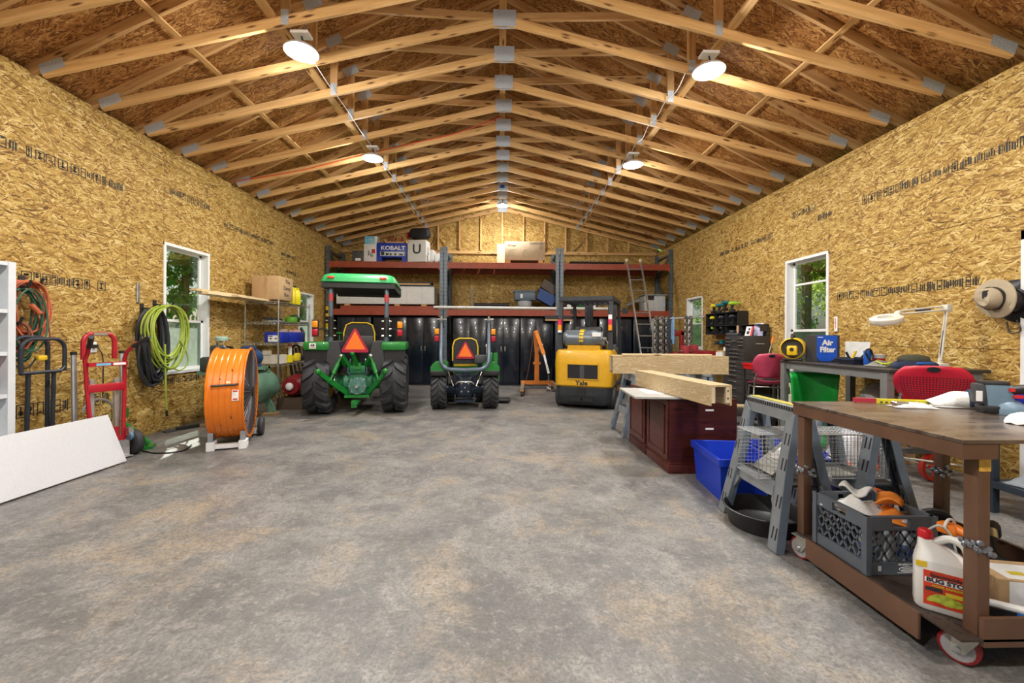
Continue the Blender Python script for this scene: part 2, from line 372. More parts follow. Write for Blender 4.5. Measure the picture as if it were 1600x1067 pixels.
# roof deck: boards laid across the trusses
ceil_o = struct(MB().add([(XL - .5, YF - .1, RZ(XL - .5) + .03), (.02, YF - .1, RZ(.02) + .03), (XR + .5, YF - .1, RZ(XR + .5) + .03), (XL - .5, YB + .2, RZ(XL - .5) + .03), (.02, YB + .2, RZ(.02) + .03), (XR + .5, YB + .2, RZ(XR + .5) + .03)],
        [(0, 1, 4, 3), (1, 2, 5, 4)]).build('ceiling', M_backing, None, 0))
for s in (-1, 1):
    ux = math.cos(math.atan(.5))
    xs = [0.0]
    while xs[-1] < 5.05: xs.append(xs[-1] + 1.22 * ux)
    for k in range(len(xs) - 1):
        y = YF - .1 - (k % 2) * 1.22
        while y < YB:
            y0, y1 = max(y, YF - .1) + .003, min(y + 2.44, YB + .15) - .003; y += 2.44
            if y1 - y0 < .1: continue
            a, b = .02 + s * (xs[k] + .003), .02 + s * (xs[k + 1] - .003)
            vs = [(a, y0, RZ(a)), (b, y0, RZ(b)), (b, y1, RZ(b)), (a, y1, RZ(a))]
            vs += [(p[0], p[1], p[2] + .012) for p in vs]
            MB().add(vs, [(0, 1, 2, 3), (7, 6, 5, 4), (0, 4, 5, 1), (1, 5, 6, 2), (2, 6, 7, 3), (3, 7, 4, 0)]).build('roof_panel', M_osb_roof, ceil_o, 0)

# ------------------------------------------------------------------ scissor trusses
TY = [4.85 + .61 * k for k in range(-9, 13)]
def make_truss():
    t = thing('roof_truss', 'pine scissor roof truss', 'truss')
    t['group'] = 'scissor trusses under the roof'
    TCZ = lambda x: RZ(x) - .05
    for s in (-1, 1):
        xe = .02 + s * 4.5
        member('bottom_chord', (.02 + s * .002, 0, BCZ(.02)), (xe, 0, BCZ(xe)), .038, .1, M_pine, t)
        xt = .02 + s * 4.72
        member('top_chord', (.02 + s * .002, 0, TCZ(.02)), (xt, 0, TCZ(xt)), .038, .1, M_pine_old, t)
        x1 = .02 + s * 2.17
        member('web', (.02 + s * .05, .002, BCZ(.02) + .03), (x1, .002, TCZ(x1) - .05), .036, .088, M_pine_old, t)
        member('web', (x1, -.002, BCZ(x1) + .05), (x1, -.002, TCZ(x1) - .05), .036, .088, M_pine_old, t, up=(1, 0, 0))
        x2 = .02 + s * 3.4
        def plate(x, z, w, h, ang=0):
            p = MB()
            for yy in (-.0205, .0205): p.box((0, yy, 0), (w, .002, h), TR(x, 0, z, ry=ang))
            p.build('gusset_plate', M_plate, t, 0)
        plate(.02 + s * 4.40, BCZ(4.42) + .035, .24, .10, s * 20)
        plate(x1, BCZ(x1) + .03, .075, .15, s * 0)
        plate(x1, TCZ(x1) - .04, .2, .12, s * 26)
    p = MB()
    for yy in (-.0205, .0205): p.box((0, yy, 0), (.26, .002, .19), TR(.02, 0, BCZ(.02) + .015))
    p.build('gusset_plate', M_plate, t, 0)
    member('king_post', (.02 - .02, .002, BCZ(.02) + .05), (.02 - .02, .002, TCZ(.02) - .03), .036, .088, M_pine, t, up=(1, 0, 0))
    return t
truss = make_truss()
tl = {-1: 'pine scissor truss carrying the two foremost round lamps', 3: 'pine scissor truss with the second pair of round lamps hung beneath', 4: 'pine scissor truss with an orange-red cable stapled along one lower chord',
      7: 'pine scissor truss with a yellow cable along one lower chord', 9: 'pine scissor truss with the blue junction box at its peak', 12: 'pine scissor truss fixed against the studded gable wall'}
tb_ = {-2: 'bare pine scissor truss next to the foremost lit truss, on its doorway side', 0: 'bare pine scissor truss next to the foremost lit truss, on its gable side', 1: 'bare pine scissor truss midway between the two lit trusses', 2: 'bare pine scissor truss just before the second lit truss',
       5: 'bare pine scissor truss next beyond the red-cable truss', 6: 'bare pine scissor truss next before the yellow-cable truss', 8: 'bare pine scissor truss between yellow cable and blue junction box', 10: 'bare pine scissor truss next beyond the blue junction box', 11: 'bare pine scissor truss next to the gable wall truss'}
for i, y in enumerate(TY):
    k = i - 9
    o = truss if i == 0 else dup(truss)
    o.matrix_world = TR(0, y - (.06 if k == 12 else 0), 0)
    if k in tl: o['label'] = tl[k]
    elif k in tb_: o['label'] = tb_[k]
    else: o['label'] = 'bare pine scissor roof truss near the open overhead doorway'; o['group'] = 'scissor trusses near the open doorway'
# long boards that tie the trusses together
for s in (-1, 1):
    x = .02 + s * 2.30; z = BCZ(x) + .071
    side = 'outdoor-window' if s < 0 else 'tool-chest'
    wl_ = 'orange drum fan' if s < 0 else 'black tool chest'
    b_ = member('brace_board', (x, YF, z), (x, YB - .15, z), .088, .038, M_pine, None)
    tag(b_, 'long pine brace board lying on the lower chords, on the %s side' % wl_, 'board', 'truss brace boards')
    x = .02 + s * 3.4; z = RZ(x) - .125
    b_ = member('brace_board', (x, YF, z), (x, YB - .15, z), .07, .02, M_pine, None)
    tag(b_, 'thin pine strip nailed under the upper chords, on the %s side' % wl_, 'board', 'truss brace boards')

# ------------------------------------------------------------------ windows
def glass_mat(name, tint, gl=.08, haze=0.0):
    m, nt, b, N, L = nodes(name); N.remove(b)
    out = N['Material Output']; tr = N.new('ShaderNodeBsdfTransparent'); tr.inputs[0].default_value = (*tint, 1)
    gs = N.new('ShaderNodeBsdfGlossy'); gs.inputs['Roughness'].default_value = .02
    mx = N.new('ShaderNodeMixShader'); mx.inputs[0].default_value = gl; L.new(tr.outputs[0], mx.inputs[1]); L.new(gs.outputs[0], mx.inputs[2])
    if haze:
        df = N.new('ShaderNodeBsdfTranslucent'); df.inputs[0].default_value = (.8, .85, .8, 1)
        m2 = N.new('ShaderNodeMixShader'); m2.inputs[0].default_value = haze; L.new(mx.outputs[0], m2.inputs[1]); L.new(df.outputs[0], m2.inputs[2]); mx = m2
    L.new(mx.outputs[0], out.inputs[0]); return m
M_glass = glass_mat('window_glass', (.94, .97, .95)); M_glass_dirty = glass_mat('window_glass_screened', (.60, .66, .62), .05, .30)
def window(name, X, sgn, w, mid, extra=None):
    y0, y1, z0, z1 = w
    o = MB()
    o.b2((X + sgn * .012, y0 - .004, z0 - .004), (X - sgn * .15, y0 + .035, z1 + .004)); o.b2((X + sgn * .012, y1 - .035, z0 - .004), (X - sgn * .15, y1 + .004, z1 + .004))
    o.b2((X + sgn * .014, y0 - .004, z1 - .035), (X - sgn * .15, y1 + .004, z1 + .004)); o.b2((X + sgn * .022, y0 - .01, z0 - .004), (X - sgn * .15, y1 + .01, z0 + .035))
    f = struct(o.build(name, M_white, None, 0))
    for lo, hi, dx, gm in ((mid - .02, z1 - .035, .105, M_glass), (z0 + .035, mid + .02, .075, M_glass_dirty)):
        x = X - sgn * dx; s = MB(); t = .045
        s.b2((x - .014, y0 + .035, lo), (x + .014, y0 + .035 + t, hi)); s.b2((x - .014, y1 - .035 - t, lo), (x + .014, y1 - .035, hi))
        s.b2((x - .014, y0 + .035, lo), (x + .014, y1 - .035, lo + t * .8)); s.b2((x - .014, y0 + .035, hi - t * .8), (x + .014, y1 - .035, hi))
        if extra and hi > mid + .1:
            s.b2((x - .012, y0 + .035, extra), (x + .012, y1 - .035, extra + .03))
        so = s.build('sash', M_white, f, 0)
        MB().b2((x - .003, y0 + .07, lo + .03), (x + .003, y1 - .07, hi - .03)).build('pane', gm, so, 0)
    return f
window('window_1', XL, 1, WIN_L[0], 1.50); window('window_2', XL, 1, WIN_L[1], 1.62)
window('window_3', XR, -1, WIN_R[0], 1.42, 2.12); window('window_4', XR, -1, WIN_R[1], 1.62)
# side door whose white jamb shows at the picture's right edge
y0, y1, z0, z1 = WIN_R[2]
mb = MB(); mb.b2((XR - .02, y1 - .02, 0), (XR + .15, y1 + .06, z1 + .06)); mb.b2((XR - .02, y0 - .06, 0), (XR + .15, y0 + .02, z1 + .06)); mb.b2((XR - .02, y0 - .06, z1 - .02), (XR + .15, y1 + .06, z1 + .06))
dj = struct(mb.build('door_1', M_white, None, 0))
dl = MB().b2((XR + .06, y0 + .02, .01), (XR + .10, y1 - .02, z1 - .02)).build('door_leaf', mat('door_brown', (.16, .05, .035), .5), dj, 0)
MB().sph((XR + .02, y0 + .10, 1.0), .03).build('door_knob', mat('brass', (.6, .45, .2), .25, 1), dl)

# mill stamps printed on the wall boards
def stamp(parent, X, sgn, ya, yb, z, h, seed, faint=False):
    rnd = random.Random(seed); m = MB(); y = ya; d = 1 if yb > ya else -1
    def bar(u0, u1, v0, v1): m.b2((X + sgn * .0002, u0, z + v0), (X + sgn * .0012, u1, z + v1))
    while (yb - y) * d > 0:
        w = rnd.uniform(.045, .10); kind = rnd.random(); e = y + d * w
        lo, hi = min(y, e), max(y, e); t = .008
        if kind < .6:
            bar(lo, hi, h - t, h); bar(lo, lo + t, 0, h); bar(hi - t, hi, 0, h)
            if kind < .45: bar(lo, hi, 0, t)
            for q in range(rnd.randint(1, 4)):
                v = rnd.uniform(.15, .8) * h; bar(lo + w * .25, hi - w * rnd.uniform(.2, .4), v, v + h * rnd.uniform(.05, .14))
            if rnd.random() < .5: bar(lo + w * .4, lo + w * .55, h * .15, h * .85)
        else:
            u = lo
            while u < hi:
                q = rnd.uniform(.006, .018); bar(u, u + q, h * rnd.uniform(0, .25), h * rnd.uniform(.7, 1)); u += q + rnd.uniform(.005, .012)
        y = e + d * rnd.uniform(.008, .035)
        if rnd.random() < .08: y += d * .06
    return m.build('mill_stamp', M_black_ink, parent, 0)
stamp(wall_l, XL, 1, 3.0, 5.25, 3.02, .10, 1); stamp(wall_l, XL, 1, 5.95, 6.75, 3.24, .10, 2); stamp(wall_l, XL, 1, 7.1, 8.6, 3.08, .09, 12); stamp(wall_l, XL, 1, 8.9, 9.5, 2.95, .09, 13)
stamp(wall_l, XL, 1, 3.9, 4.95, 1.80, .11, 3); stamp(wall_l, XL, 1, 3.9, 5.0, .50, .13, 4); stamp(wall_l, XL, 1, 5.7, 7.0, .62, .09, 5); stamp(wall_l, XL, 1, 9.1, 9.5, 2.62, .07, 6)
stamp(wall_r, XR, -1, 3.3, 5.2, 2.99, .10, 7); stamp(wall_r, XR, -1, 3.9, 5.65, 1.82, .10, 8); stamp(wall_r, XR, -1, 6.0, 6.45, 3.16, .1, 9); stamp(wall_r, XR, -1, 6.95, 8.6, 2.98, .09, 10); stamp(wall_r, XR, -1, 5.7, 5.95, 2.98, .11, 14)
stamp(wall_r, XR, -1, 6.68, 6.73, 1.55, .42, 15)

# ------------------------------------------------------------------ LED high bays
M_led = mat('led_lens', (1, .99, .96), .4, emit=14); M_lampbody = mat('lamp_housing', (.75, .76, .78), .35, .3); M_cordw = mat('white_cord', (.8, .8, .78), .5)
def lamp(x, y, z, label):
    t = thing('high_bay_lamp', label, 'lamp', (x, y, z), group='round LED lamps under the trusses')
    MB().lathe([(.05, .085), (.09, .07), (.15, .035), (.165, .012), (.165, .004), (.15, 0)], 28).build('housing', M_lampbody, t)
    MB().lathe([(.001, -.012), (.08, -.011), (.146, -.002), (.15, .003)], 28, None, False).build('lens', M_led, t)
    MB().b2((-.09, -.06, .17), (.09, .06, .20), bev=.004).build('driver_box', M_white, t)
    MB().tube([(0, 0, .08), (.01, 0, .13), (0, 0, .17)], .01, 6).build('cord', mat('black_cord', (.02, .02, .02), .5), t)
    ld = bpy.data.lights.new('lamp_light', 'AREA'); ld.shape = 'DISK'; ld.size = .28; ld.energy = LAMP_W; ld.color = (1, .97, .91); ld.spread = R(175)
    lo = bpy.data.objects.new('lamp_light', ld); C.objects.link(lo); lo.parent = t; lo.location = (0, 0, -.02)
    pd = bpy.data.lights.new('lamp_fill', 'POINT'); pd.energy = LAMP_FILL; pd.color = (1, .97, .91); pd.shadow_soft_size = .05
    lo = bpy.data.objects.new('lamp_fill', pd); C.objects.link(lo); lo.parent = t; lo.location = (0, 0, -.09)
for x, y, lab in [(-2.05, 4.36, 'bright round LED lamp on the foremost lit truss, on the drum-fan side'), (2.21, 4.47, 'bright round LED lamp on the foremost lit truss, on the workbench side'),
                  (-2.1, 6.92, 'bright round LED lamp beside the orange-red ceiling cable'), (2.18, 6.98, 'bright round LED lamp above the forklift and wooden beams'),
                  (.02, 10.97, 'bright round LED lamp hanging under the ridge by the gable wall'),
                  (-2.1, 1.8, 'round LED lamp added out of view above the open doorway side'), (2.2, 1.8, 'round LED lamp added out of view above the brown welding cart'), (-2.1, -.5, 'round LED lamp added out of view by the open door on the foam-board side'), (2.2, -.5, 'round LED lamp added out of view by the open door on the workbench side')]:  # last four are assumed lamps out of view, added to light the foreground
    lamp(x, y, BCZ(x) - .05 - .205, lab)
def cable(name, pts, r, m, label, n=6):
    o = MB().tube(spline(pts, n), r, 6).build(name, m); return tag(o, label, 'cable')
M_redc = mat('red_orange_cable', (.75, .10, .04), .4); M_yelc = mat('yellow_cable', (.78, .55, .04), .4)
y = TY[13] - .026
cable('ceiling_cable', [(XL + .05, y, BCZ(4.5) + .03), (-3.4, y, BCZ(3.4) - .02), (-2.6, y, BCZ(2.6) + .0), (-1.6, y, BCZ(1.6) + .02), (-.8, y, BCZ(.8) + .03), (0, y, BCZ(0) + .15)], .008, M_redc, 'orange-red cable stapled along a lower truss chord')
y = TY[16] - .026
cable('ceiling_cable', [(XL + .05, y, BCZ(4.5) + .02), (-3, y, BCZ(3) - .01), (-1.5, y, BCZ(1.5) + .01), (-.2, y, BCZ(.2) + .0), (-.05, y, BCZ(0) + .13)], .007, M_yelc, 'yellow cable stapled along a lower truss chord')
for s in (-1, 1):
    pts = []
    for i in range(9, 21):
        yy = TY[i]; pts.append((s * 2.12, yy, BCZ(2.12) - .056)); pts.append((s * 2.12 + .02, yy + .3, BCZ(2.12) - .075 - .02 * (i % 2)))
    pts = [p for p in pts if p[1] < 11.2]
    cable('lamp_feed_cable', pts, .005, M_cordw, 'white cable strung lamp to lamp under the trusses on the %s side' % ('drum-fan' if s < 0 else 'workbench'), 3)
y = TY[18] - .027
cable('lamp_feed_cable', [(-2.0, y, BCZ(2) - .02), (-1, y, BCZ(1) + .01), (0, y, BCZ(0) + .04), (1, y, BCZ(1) - .01), (1.9, y, BCZ(1.9) - .04), (2.12, y, BCZ(2.1) - .02)], .006, M_cordw, 'white cable running over the ridge past the blue junction box')
tag(MB().b2((-.04, TY[18] - .06, BCZ(0) - .02), (.06, TY[18] - .022, BCZ(0) + .05), bev=.005).build('junction_box', mat('blue_plastic', (.01, .09, .55), .4)), 'small blue junction box on the truss peak', 'junction box')

# ================================================================== pallet racks along the back wall
M_rackpost = mat('rack_blue_grey', (.115, .15, .185), .42, .3, var=.25); M_rackbeam = mat('rack_rust_red', (.33, .060, .028), .5, var=.2); M_hole = mat('dark_slot', (.012, .012, .014), .8)
M_deck = mat('rack_deck', (.20, .12, .06), .8); M_steel = mat('bare_steel', (.55, .57, .60), .32, .9); M_alu = mat('aluminium', (.72, .74, .77), .3, .85)
RY0, RY1 = 11.08, 12.08
def rack(x0, x1, label):
    t = thing('pallet_rack', label, 'rack', ((x0 + x1) / 2, (RY0 + RY1) / 2, 0), group='pallet racks on the back wall')
    hw = (x1 - x0) / 2; hd = (RY1 - RY0) / 2
    for s in (-1, 1):
        for d in (-1, 1):
            p = MB().b2((s * hw - s * .0, d * hd - .04, 0), (s * (hw - .085), d * hd + .04, 3.62)).b2((s * hw, d * hd - .07, 0), (s * (hw - .105), d * hd + .07, .012)).build('upright', M_rackpost, t, 0)
            if d < 0:
                h = MB()
                for k in range(34):
                    z = .25 + k * .1
                    for q in (-.022, .022): h.b2((s * (hw - .0425) + q - .006, -hd - .0412, z - .014), (s * (hw - .0425) + q + .006, -hd - .039, z + .014))
                h.build('slots', M_hole, p, 0)['kind'] = 'stuff'
        zz = [.2, 1.1, 2.0, 2.9, 3.5]
        for i in range(4):
            a, b = (-hd, hd) if i % 2 == 0 else (hd, -hd)
            MB().beam((s * (hw - .042), a * .93, zz[i]), (s * (hw - .042), b * .93, zz[i + 1]), .03, .04).build('brace', M_rackpost, t, 0)
        MB().beam((s * (hw - .042), -hd * .93, 3.5), (s * (hw - .042), hd * .93, 3.5), .03, .04).build('brace', M_rackpost, t, 0)
    for z in (1.985, 3.215):
        for d in (-1, 1):
            b = MB().b2((-hw + .087, d * hd - .045, z - .155), (hw - .087, d * hd + .025, z)).build('beam', M_rackbeam, t, 0)
            st = MB()
            for s in (-1, 1): st.b2((s * (hw - .087), d * hd - .052, z - .19), (s * (hw - .125), d * hd - .0415, z + .02))
            st.build('beam_bracket', M_rackbeam, b, 0)
        for k in range(7):
            x = -hw + .25 + k * (2 * hw - .5) / 6
            MB().b2((x - .198, -hd + .03, z - .03), (x + .198, hd - .03, z - .008)).build('deck_board', M_deck, t, 0)
    return t
rack(-4.535, -1.515, 'rust-red and grey pallet rack behind the canopied tractor, carrying blue and white cartons')
rack(-1.495, 1.515, 'rust-red and grey pallet rack with brown carton on top, between the other two racks')
rack(1.545, 4.53, 'rust-red and grey pallet rack with the aluminium ladder leaning on it')

# black steel lockers under the racks
def cab_mat():
    m, nt, b, N, L = nodes('black_locker_paint')
    b.inputs['Base Color'].default_value = (.005, .010, .022, 1); b.inputs['Roughness'].default_value = .25; b.inputs['Coat Weight'].default_value = .3
    tc = N.new('ShaderNodeTexCoord'); no = N.new('ShaderNodeTexNoise'); no.inputs['Scale'].default_value = 2.2; no.inputs['Detail'].default_value = 2; L.new(tc.outputs['Object'], no.inputs['Vector'])
    bp = N.new('ShaderNodeBump'); bp.inputs['Strength'].default_value = .5; bp.inputs['Distance'].default_value = .02; L.new(no.outputs['Fac'], bp.inputs['Height']); L.new(bp.outputs[0], b.inputs['Normal'])
    return m
M_locker = cab_mat()
def locker():
    t = thing('storage_cabinet', 'black two-door steel storage cabinet', 'cabinet')
    MB().b2((-.435, .0, 0), (.435, .46, 1.80), bev=.006).build('body', M_locker, t)
    for s in (-1, 1):
        d = MB().b2((s * .004, -.018, .05), (s * .43, .002, 1.775), bev=.005).build('door', M_locker, t)
        MB().b2((s * .05 - .012, -.04, .90), (s * .05 + .012, -.018, 1.03), bev=.004).build('handle', M_steel, d)
        v = MB()
        for k in range(3): v.b2((s * .215 - .07, -.0195, 1.62 - k * .02), (s * .215 + .07, -.0185, 1.625 - k * .02))
        v.build('vent', M_hole, d, 0)
    return t
lk = locker(); lx = [(-3.86, 'in the corner beside wire shelving'), (-2.92, 'behind the canopied tractor'), (-2.045, 'between the two tractors'), (-.83, 'behind the small tractor'), (.06, 'between small tractor and engine hoist'), (.95, 'behind the orange engine hoist'), (2.12, 'behind the forklift mast'), (3.05, 'behind the leaning ladder'), (3.97, 'behind the hanging chains and straps')]
for i, (x, w) in enumerate(lx):
    o = lk if i == 0 else dup(lk); o.matrix_world = TR(x, 11.2, 0); o['label'] = 'black two-door steel storage cabinet ' + w; o['group'] = 'storage cabinets under the racks'

# ------------------------------------------------------------------ goods on the top level
def carton(name, label, cat, lo, hi, m, rz=0, flap=True, group=None, bev=.006):
    cx, cy = (lo[0] + hi[0]) / 2, (lo[1] + hi[1]) / 2; d = [hi[i] - lo[i] for i in range(3)]
    t = thing(name, label, cat, (cx, cy, lo[2]), rz, group)
    MB().b2((-d[0] / 2, -d[1] / 2, 0), (d[0] / 2, d[1] / 2, d[2]), bev=bev).build('body', m, t)
    if flap: MB().b2((-d[0] / 2 + .01, -.003, d[2] - .0005), (d[0] / 2 - .01, .003, d[2] + .001)).build('flap_seam', mat('carton_seam', (.22, .13, .06), .8), t, 0)
    return t, d
M_card = mat('cardboard', (.50, .33, .17), .8, var=.08); M_card2 = mat('cardboard_pale', (.58, .45, .30), .8, var=.08); M_wcart = mat('white_carton', (.74, .75, .75), .6, var=.05)
M_ink = mat('print_black', (.03, .03, .035), .6); M_red = mat('print_red', (.60, .03, .03), .5); M_wprint = mat('print_white', (.85, .85, .85), .6); M_koblue = mat('royal_blue_carton', (.012, .045, .42), .45, var=.08)
M_lblue = mat('light_blue_print', (.16, .50, .72), .5, var=.2); M_greycrate = mat('dark_grey_plastic', (.07, .075, .08), .5)
Z2 = 3.217; Z1 = 1.987
t, d = carton('storage_crate', 'dark grey plastic crate with pale handle beside the white boxed appliance', 'crate', (-3.90, 11.15, Z2), (-3.60, 11.55, Z2 + .30), M_greycrate, flap=False)
MB().b2((-.07, -.206, .03), (.07, -.199, .10)).build('label_plate', M_wprint, t, 0)
t, d = carton('appliance_box', 'white appliance box with red patch on the top rack level', 'box', (-3.585, 11.1, Z2), (-3.26, 11.45, Z2 + .46), M_wcart)
MB().b2((.04, -.1765, .22), (.13, -.1755, .33)).build('red_patch', M_red, t, 0); p = MB()
for x, z, w, h in ((-.02, .16, .035, .13), (.035, .13, .03, .1), (.075, .13, .025, .06)): p.b2((x - w, -.1768, z - .0), (x + w * .2, -.1755, z + h))
p.build('printed_picture', mat('print_grey', (.25, .25, .26), .6), t, 0)
t, d = carton('small_box', 'small light-blue and white box on the white appliance box', 'box', (-3.58, 11.15, Z2 + .463), (-3.26, 11.42, Z2 + .68), M_wcart)
MB().b2((-.155, -.1365, .01), (.10, -.1355, .21)).build('blue_panel', M_lblue, t, 0)
p = MB()
for k in range(3): p.b2((-.05 + k * .055, -.1375, .03), (-.03 + k * .055, -.1366, .06 + .01 * k)); p.b2((-.05 + k * .055, -.1375, .09), (-.04 + k * .055, -.1366, .16))
p.build('printed_picture', M_wprint, t, 0)
# blue tool station carton, with a cut-out foot opening
t = thing('tool_box_carton', 'royal blue KOBALT carton with white lettering on the rack', 'box', (-2.86, 11.3, Z2))
MB().b2((-.39, -.2, .12), (.39, .2, .50), bev=.006).b2((-.39, -.2, 0), (-.26, .2, .13)).b2((.26, -.2, 0), (.39, .2, .13)).build('body', M_koblue, t)
text('KOBALT', .145, M_wprint, t, FACE_S(.03, -.2012, .36), sx=1.15, bold=.004)
MB().b2((-.30, -.2012, .16), (.33, -.2002, .27)).build('spec_strip', mat('pale_grey_print', (.62, .66, .70), .5), t, 0)
p = MB()
for x, w, h in ((-.24, .09, .09), (-.12, .07, .06), (-.03, .05, .05), (.09, .05, .05), (.24, .10, .04)): p.b2((x - w / 2, -.2022, .175), (x + w / 2, -.2012, .175 + h))
p.build('printed_icons', M_ink, t, 0)
# white cartons with a big U
for i, (x, y, rz, lab) in enumerate([(-2.17, 11.19, -7, 'white carton with big black U overhanging the front of the rack'), (-2.02, 11.56, -4, 'white carton with black U in the middle of the row'), (-1.90, 11.90, 0, 'white carton with black U at the wall end of the row')]):
    h = .56 if i == 0 else .42 - i * .03
    t = thing('u_carton', lab, 'box', (x, y, Z2), rz, 'white U cartons on the rack')
    w = .245 if i == 0 else .2; dp = .19 if i == 0 else .155
    MB().b2((-w, -dp, 0), (w, dp, h), bev=.005).build('body', M_wcart, t)
    text('U', .34 if i == 0 else .25, M_ink, t, FACE_S(0, -dp - .001, h * .56), sx=1.0, bold=.006)
    text('U', .26 if i == 0 else .2, M_ink, t, TR(w + .001, 0, h * .52) @ Matrix.Rotation(R(90), 4, 'Z') @ Matrix.Rotation(R(90), 4, 'X'), sx=.8, bold=.006)
    if i == 0: MB().b2((-w + .015, -dp - .0015, h - .06), (-w + .05, -dp - .0003, h - .03)).build('orange_mark', mat('orange_print', (.75, .20, .04), .5), t, 0)
# black bag slumped over the cartons
bag = MB().loft([[(math.cos(a) * .30 * r, y, z0 + math.sin(a) * .17 * r + .03 * math.sin(3 * a)) for a in [k * math.pi / 8 for k in range(16)]] for y, r, z0 in ((-.16, .35, .0), (-.12, .8, .03), (0, 1, .05), (.12, .9, .04), (.18, .4, .0))])
t = thing('duffel_bag', 'slumped black duffel bag with red end lying on the white U carton', 'bag', (-2.16, 11.22, Z2 + .56 + .175), -10)
bag.build('body', mat('black_nylon', (.012, .013, .018), .75, var=.3, scale=30, bump=.4), t)
MB().box((-.30, -.05, -.02), (.04, .16, .16), None, .015).build('end_panel', mat('red_nylon', (.35, .01, .02), .7), t)
# wooden rack of bottles behind the blue carton
t = thing('wine_rack', 'small pale wooden rack holding red-topped bottles behind the blue carton', 'rack', (-2.9, 11.72, Z2))
for k, z in enumerate((.30, .60)): MB().b2((-.30, -.1, z), (.28, .1, z + .05)).build('shelf_board', M_pine, t, 0)
for s in (-.29, .27): MB().b2((s - .02, -.1, 0), (s + .02, .1, .70)).build('side_post', M_pine, t, 0)
for k in range(3):
    MB().lathe([(.03, 0), (.03, .10), (.012, .13), (.012, .17)], 10, TR(-.18 + k * .17, 0, .651)).build('bottle', mat('red_bottle', (.30, .012, .02), .3), t)
# brown carton of the middle rack
t = thing('cabinet_carton', 'big brown printed carton raised on wooden feet on the rack', 'box', (.62, 11.35, Z2))
MB().b2((-.53, -.24, .09), (.53, .24, .58), bev=.008).build('body', M_card2, t)
for x in (-.44, .42): MB().b2((x - .06, -.22, 0), (x + .06, .22, .09)).build('foot_block', M_pine, t, 0)
text('Olivier', .07, M_ink, t, FACE_S(-.34, -.2412, .47), sx=1.1); text('OVENTURE', .075, M_ink, t, FACE_S(.30, -.2412, .525), sx=.95)
p = MB()
for k in range(8): p.b2((-.45, -.2412, .36 - k * .028), (-.45 + (.16 if k % 3 else .22), -.2405, .366 - k * .028))
for k in range(5): p.b2((.39, -.2412, .455 - k * .022), (.48, -.2405, .465 - k * .022))
p.build('printed_lines', mat('print_brown', (.30, .22, .14), .7), t, 0)
p = MB().tube([(math.cos(a) * .06, -.241, .27 + math.sin(a) * .10) for a in [k * math.pi / 8 for k in range(16)]], .003, 4, True)
for k in range(5): p.b2((-.05, -.2415, .19 + k * .035), (.05, -.2405, .193 + k * .035))
p.build('printed_drawing', mat('print_brown', (.30, .22, .14), .7), t, 0)
tag(MB().b2((-.12, 11.64, Z2), (.62, 11.67, Z2 + .62)).build('cardboard_sheet', M_card2), 'flat cardboard sheet standing behind the printed carton', 'cardboard')
t = thing('wire_deck', 'dark ribbed metal deck panel lying on top of the ladder-side rack', 'panel', (2.55, 11.4, Z2))
MB().b2((-.72, -.3, .05), (.72, .4, .07)).build('sheet', mat('dark_sheet', (.06, .05, .045), .6), t, 0); p = MB()
for k in range(30): p.b2((-.70 + k * .048, -.29, 0), (-.69 + k * .048, .39, .05))
p.build('ribs', mat('dark_sheet', (.06, .05, .045), .6), t, 0)
# ------------------------------------------------------------------ goods on the lower level
for x0, x1, y0, y1, lab in ((-4.2, -1.67, 11.15, 11.29, 'spare rust-red rack crossbar under the front of the long white carton'), (-4.15, -1.75, 11.50, 11.67, 'spare rust-red rack crossbar under the back of the long white carton')): tag(MB().b2((x0, y0, Z1), (x1, y1, Z1 + .088)).build('red_crossbar', M_rackbeam, None, 0), lab, 'crossbar', 'spare rack crossbars')
t, d = carton('long_carton', 'long white carton lying on the spare red beams', 'box', (-4.30, 11.14, Z1 + .136), (-1.76, 11.70, Z1 + .60), M_wcart)
for x in (-1.0, .3, 1.0): MB().b2((x - .07, -.26, -.045), (x + .07, .26, 0)).build('block', M_pine, t, 0)
p = MB()
for x in (-.95, -.2, .55, .95): p.b2((x - .003, -.2815, .0), (x + .003, -.2805, .46))
p.build('taped_seam', mat('seam_green', (.40, .48, .44), .6), t, 0)
text('PRODUCT', .05, M_ink, t, FACE_S(.12, -.2815, .27)); MB().b2((.03, -.2815, .19), (.23, -.2806, .23)).build('barcode', M_ink, t, 0)
t = thing('molding_bundle', 'strapped bundle of dark and pale boards on the long white carton', 'boards', (-2.6, 11.4, Z1 + .601))
MB().b2((-.75, -.18, 0), (.78, .18, .05)).build('board', mat('navy_board', (.02, .035, .06), .6), t, 0); MB().b2((-.75, -.2, .051), (.72, .18, .09)).build('board', M_pine, t, 0); MB().b2((-.7, -.19, .091), (.76, .18, .12)).build('board', mat('navy_board', (.02, .035, .06), .6), t, 0)
M_wpipe = mat('white_pipe', (.72, .72, .70), .4)
tag(MB().tube([(-1.75, 11.02, Z1 + .055), (.0, 11.03, Z1 + .05), (1.45, 11.02, Z1 + .045)], .034, 10).build('white_pipe', M_wpipe), 'long white plastic pipe along the front beam of the middle rack', 'pipe')
tag(MB().tube([(1.62, 11.03, Z1 + .05), (3.0, 11.02, Z1 + .05)], .034, 10).build('white_pipe', M_wpipe), 'white plastic pipe on the rack behind the forklift guard', 'pipe')
for i, (a, b, y) in enumerate([(-.8, .52, 11.35), (.53, 1.28, 11.36)]): tag(member('timber', (a, y, Z1 + .055), (b, y, Z1 + .055), .2, .1, lumber('grey_timber', (.16, .13, .09), (.26, .22, .15)) if i == 0 else MATS['grey_timber']), 'weathered %s timber lying on the middle rack' % ('long' if i == 0 else 'short'), 'timber')
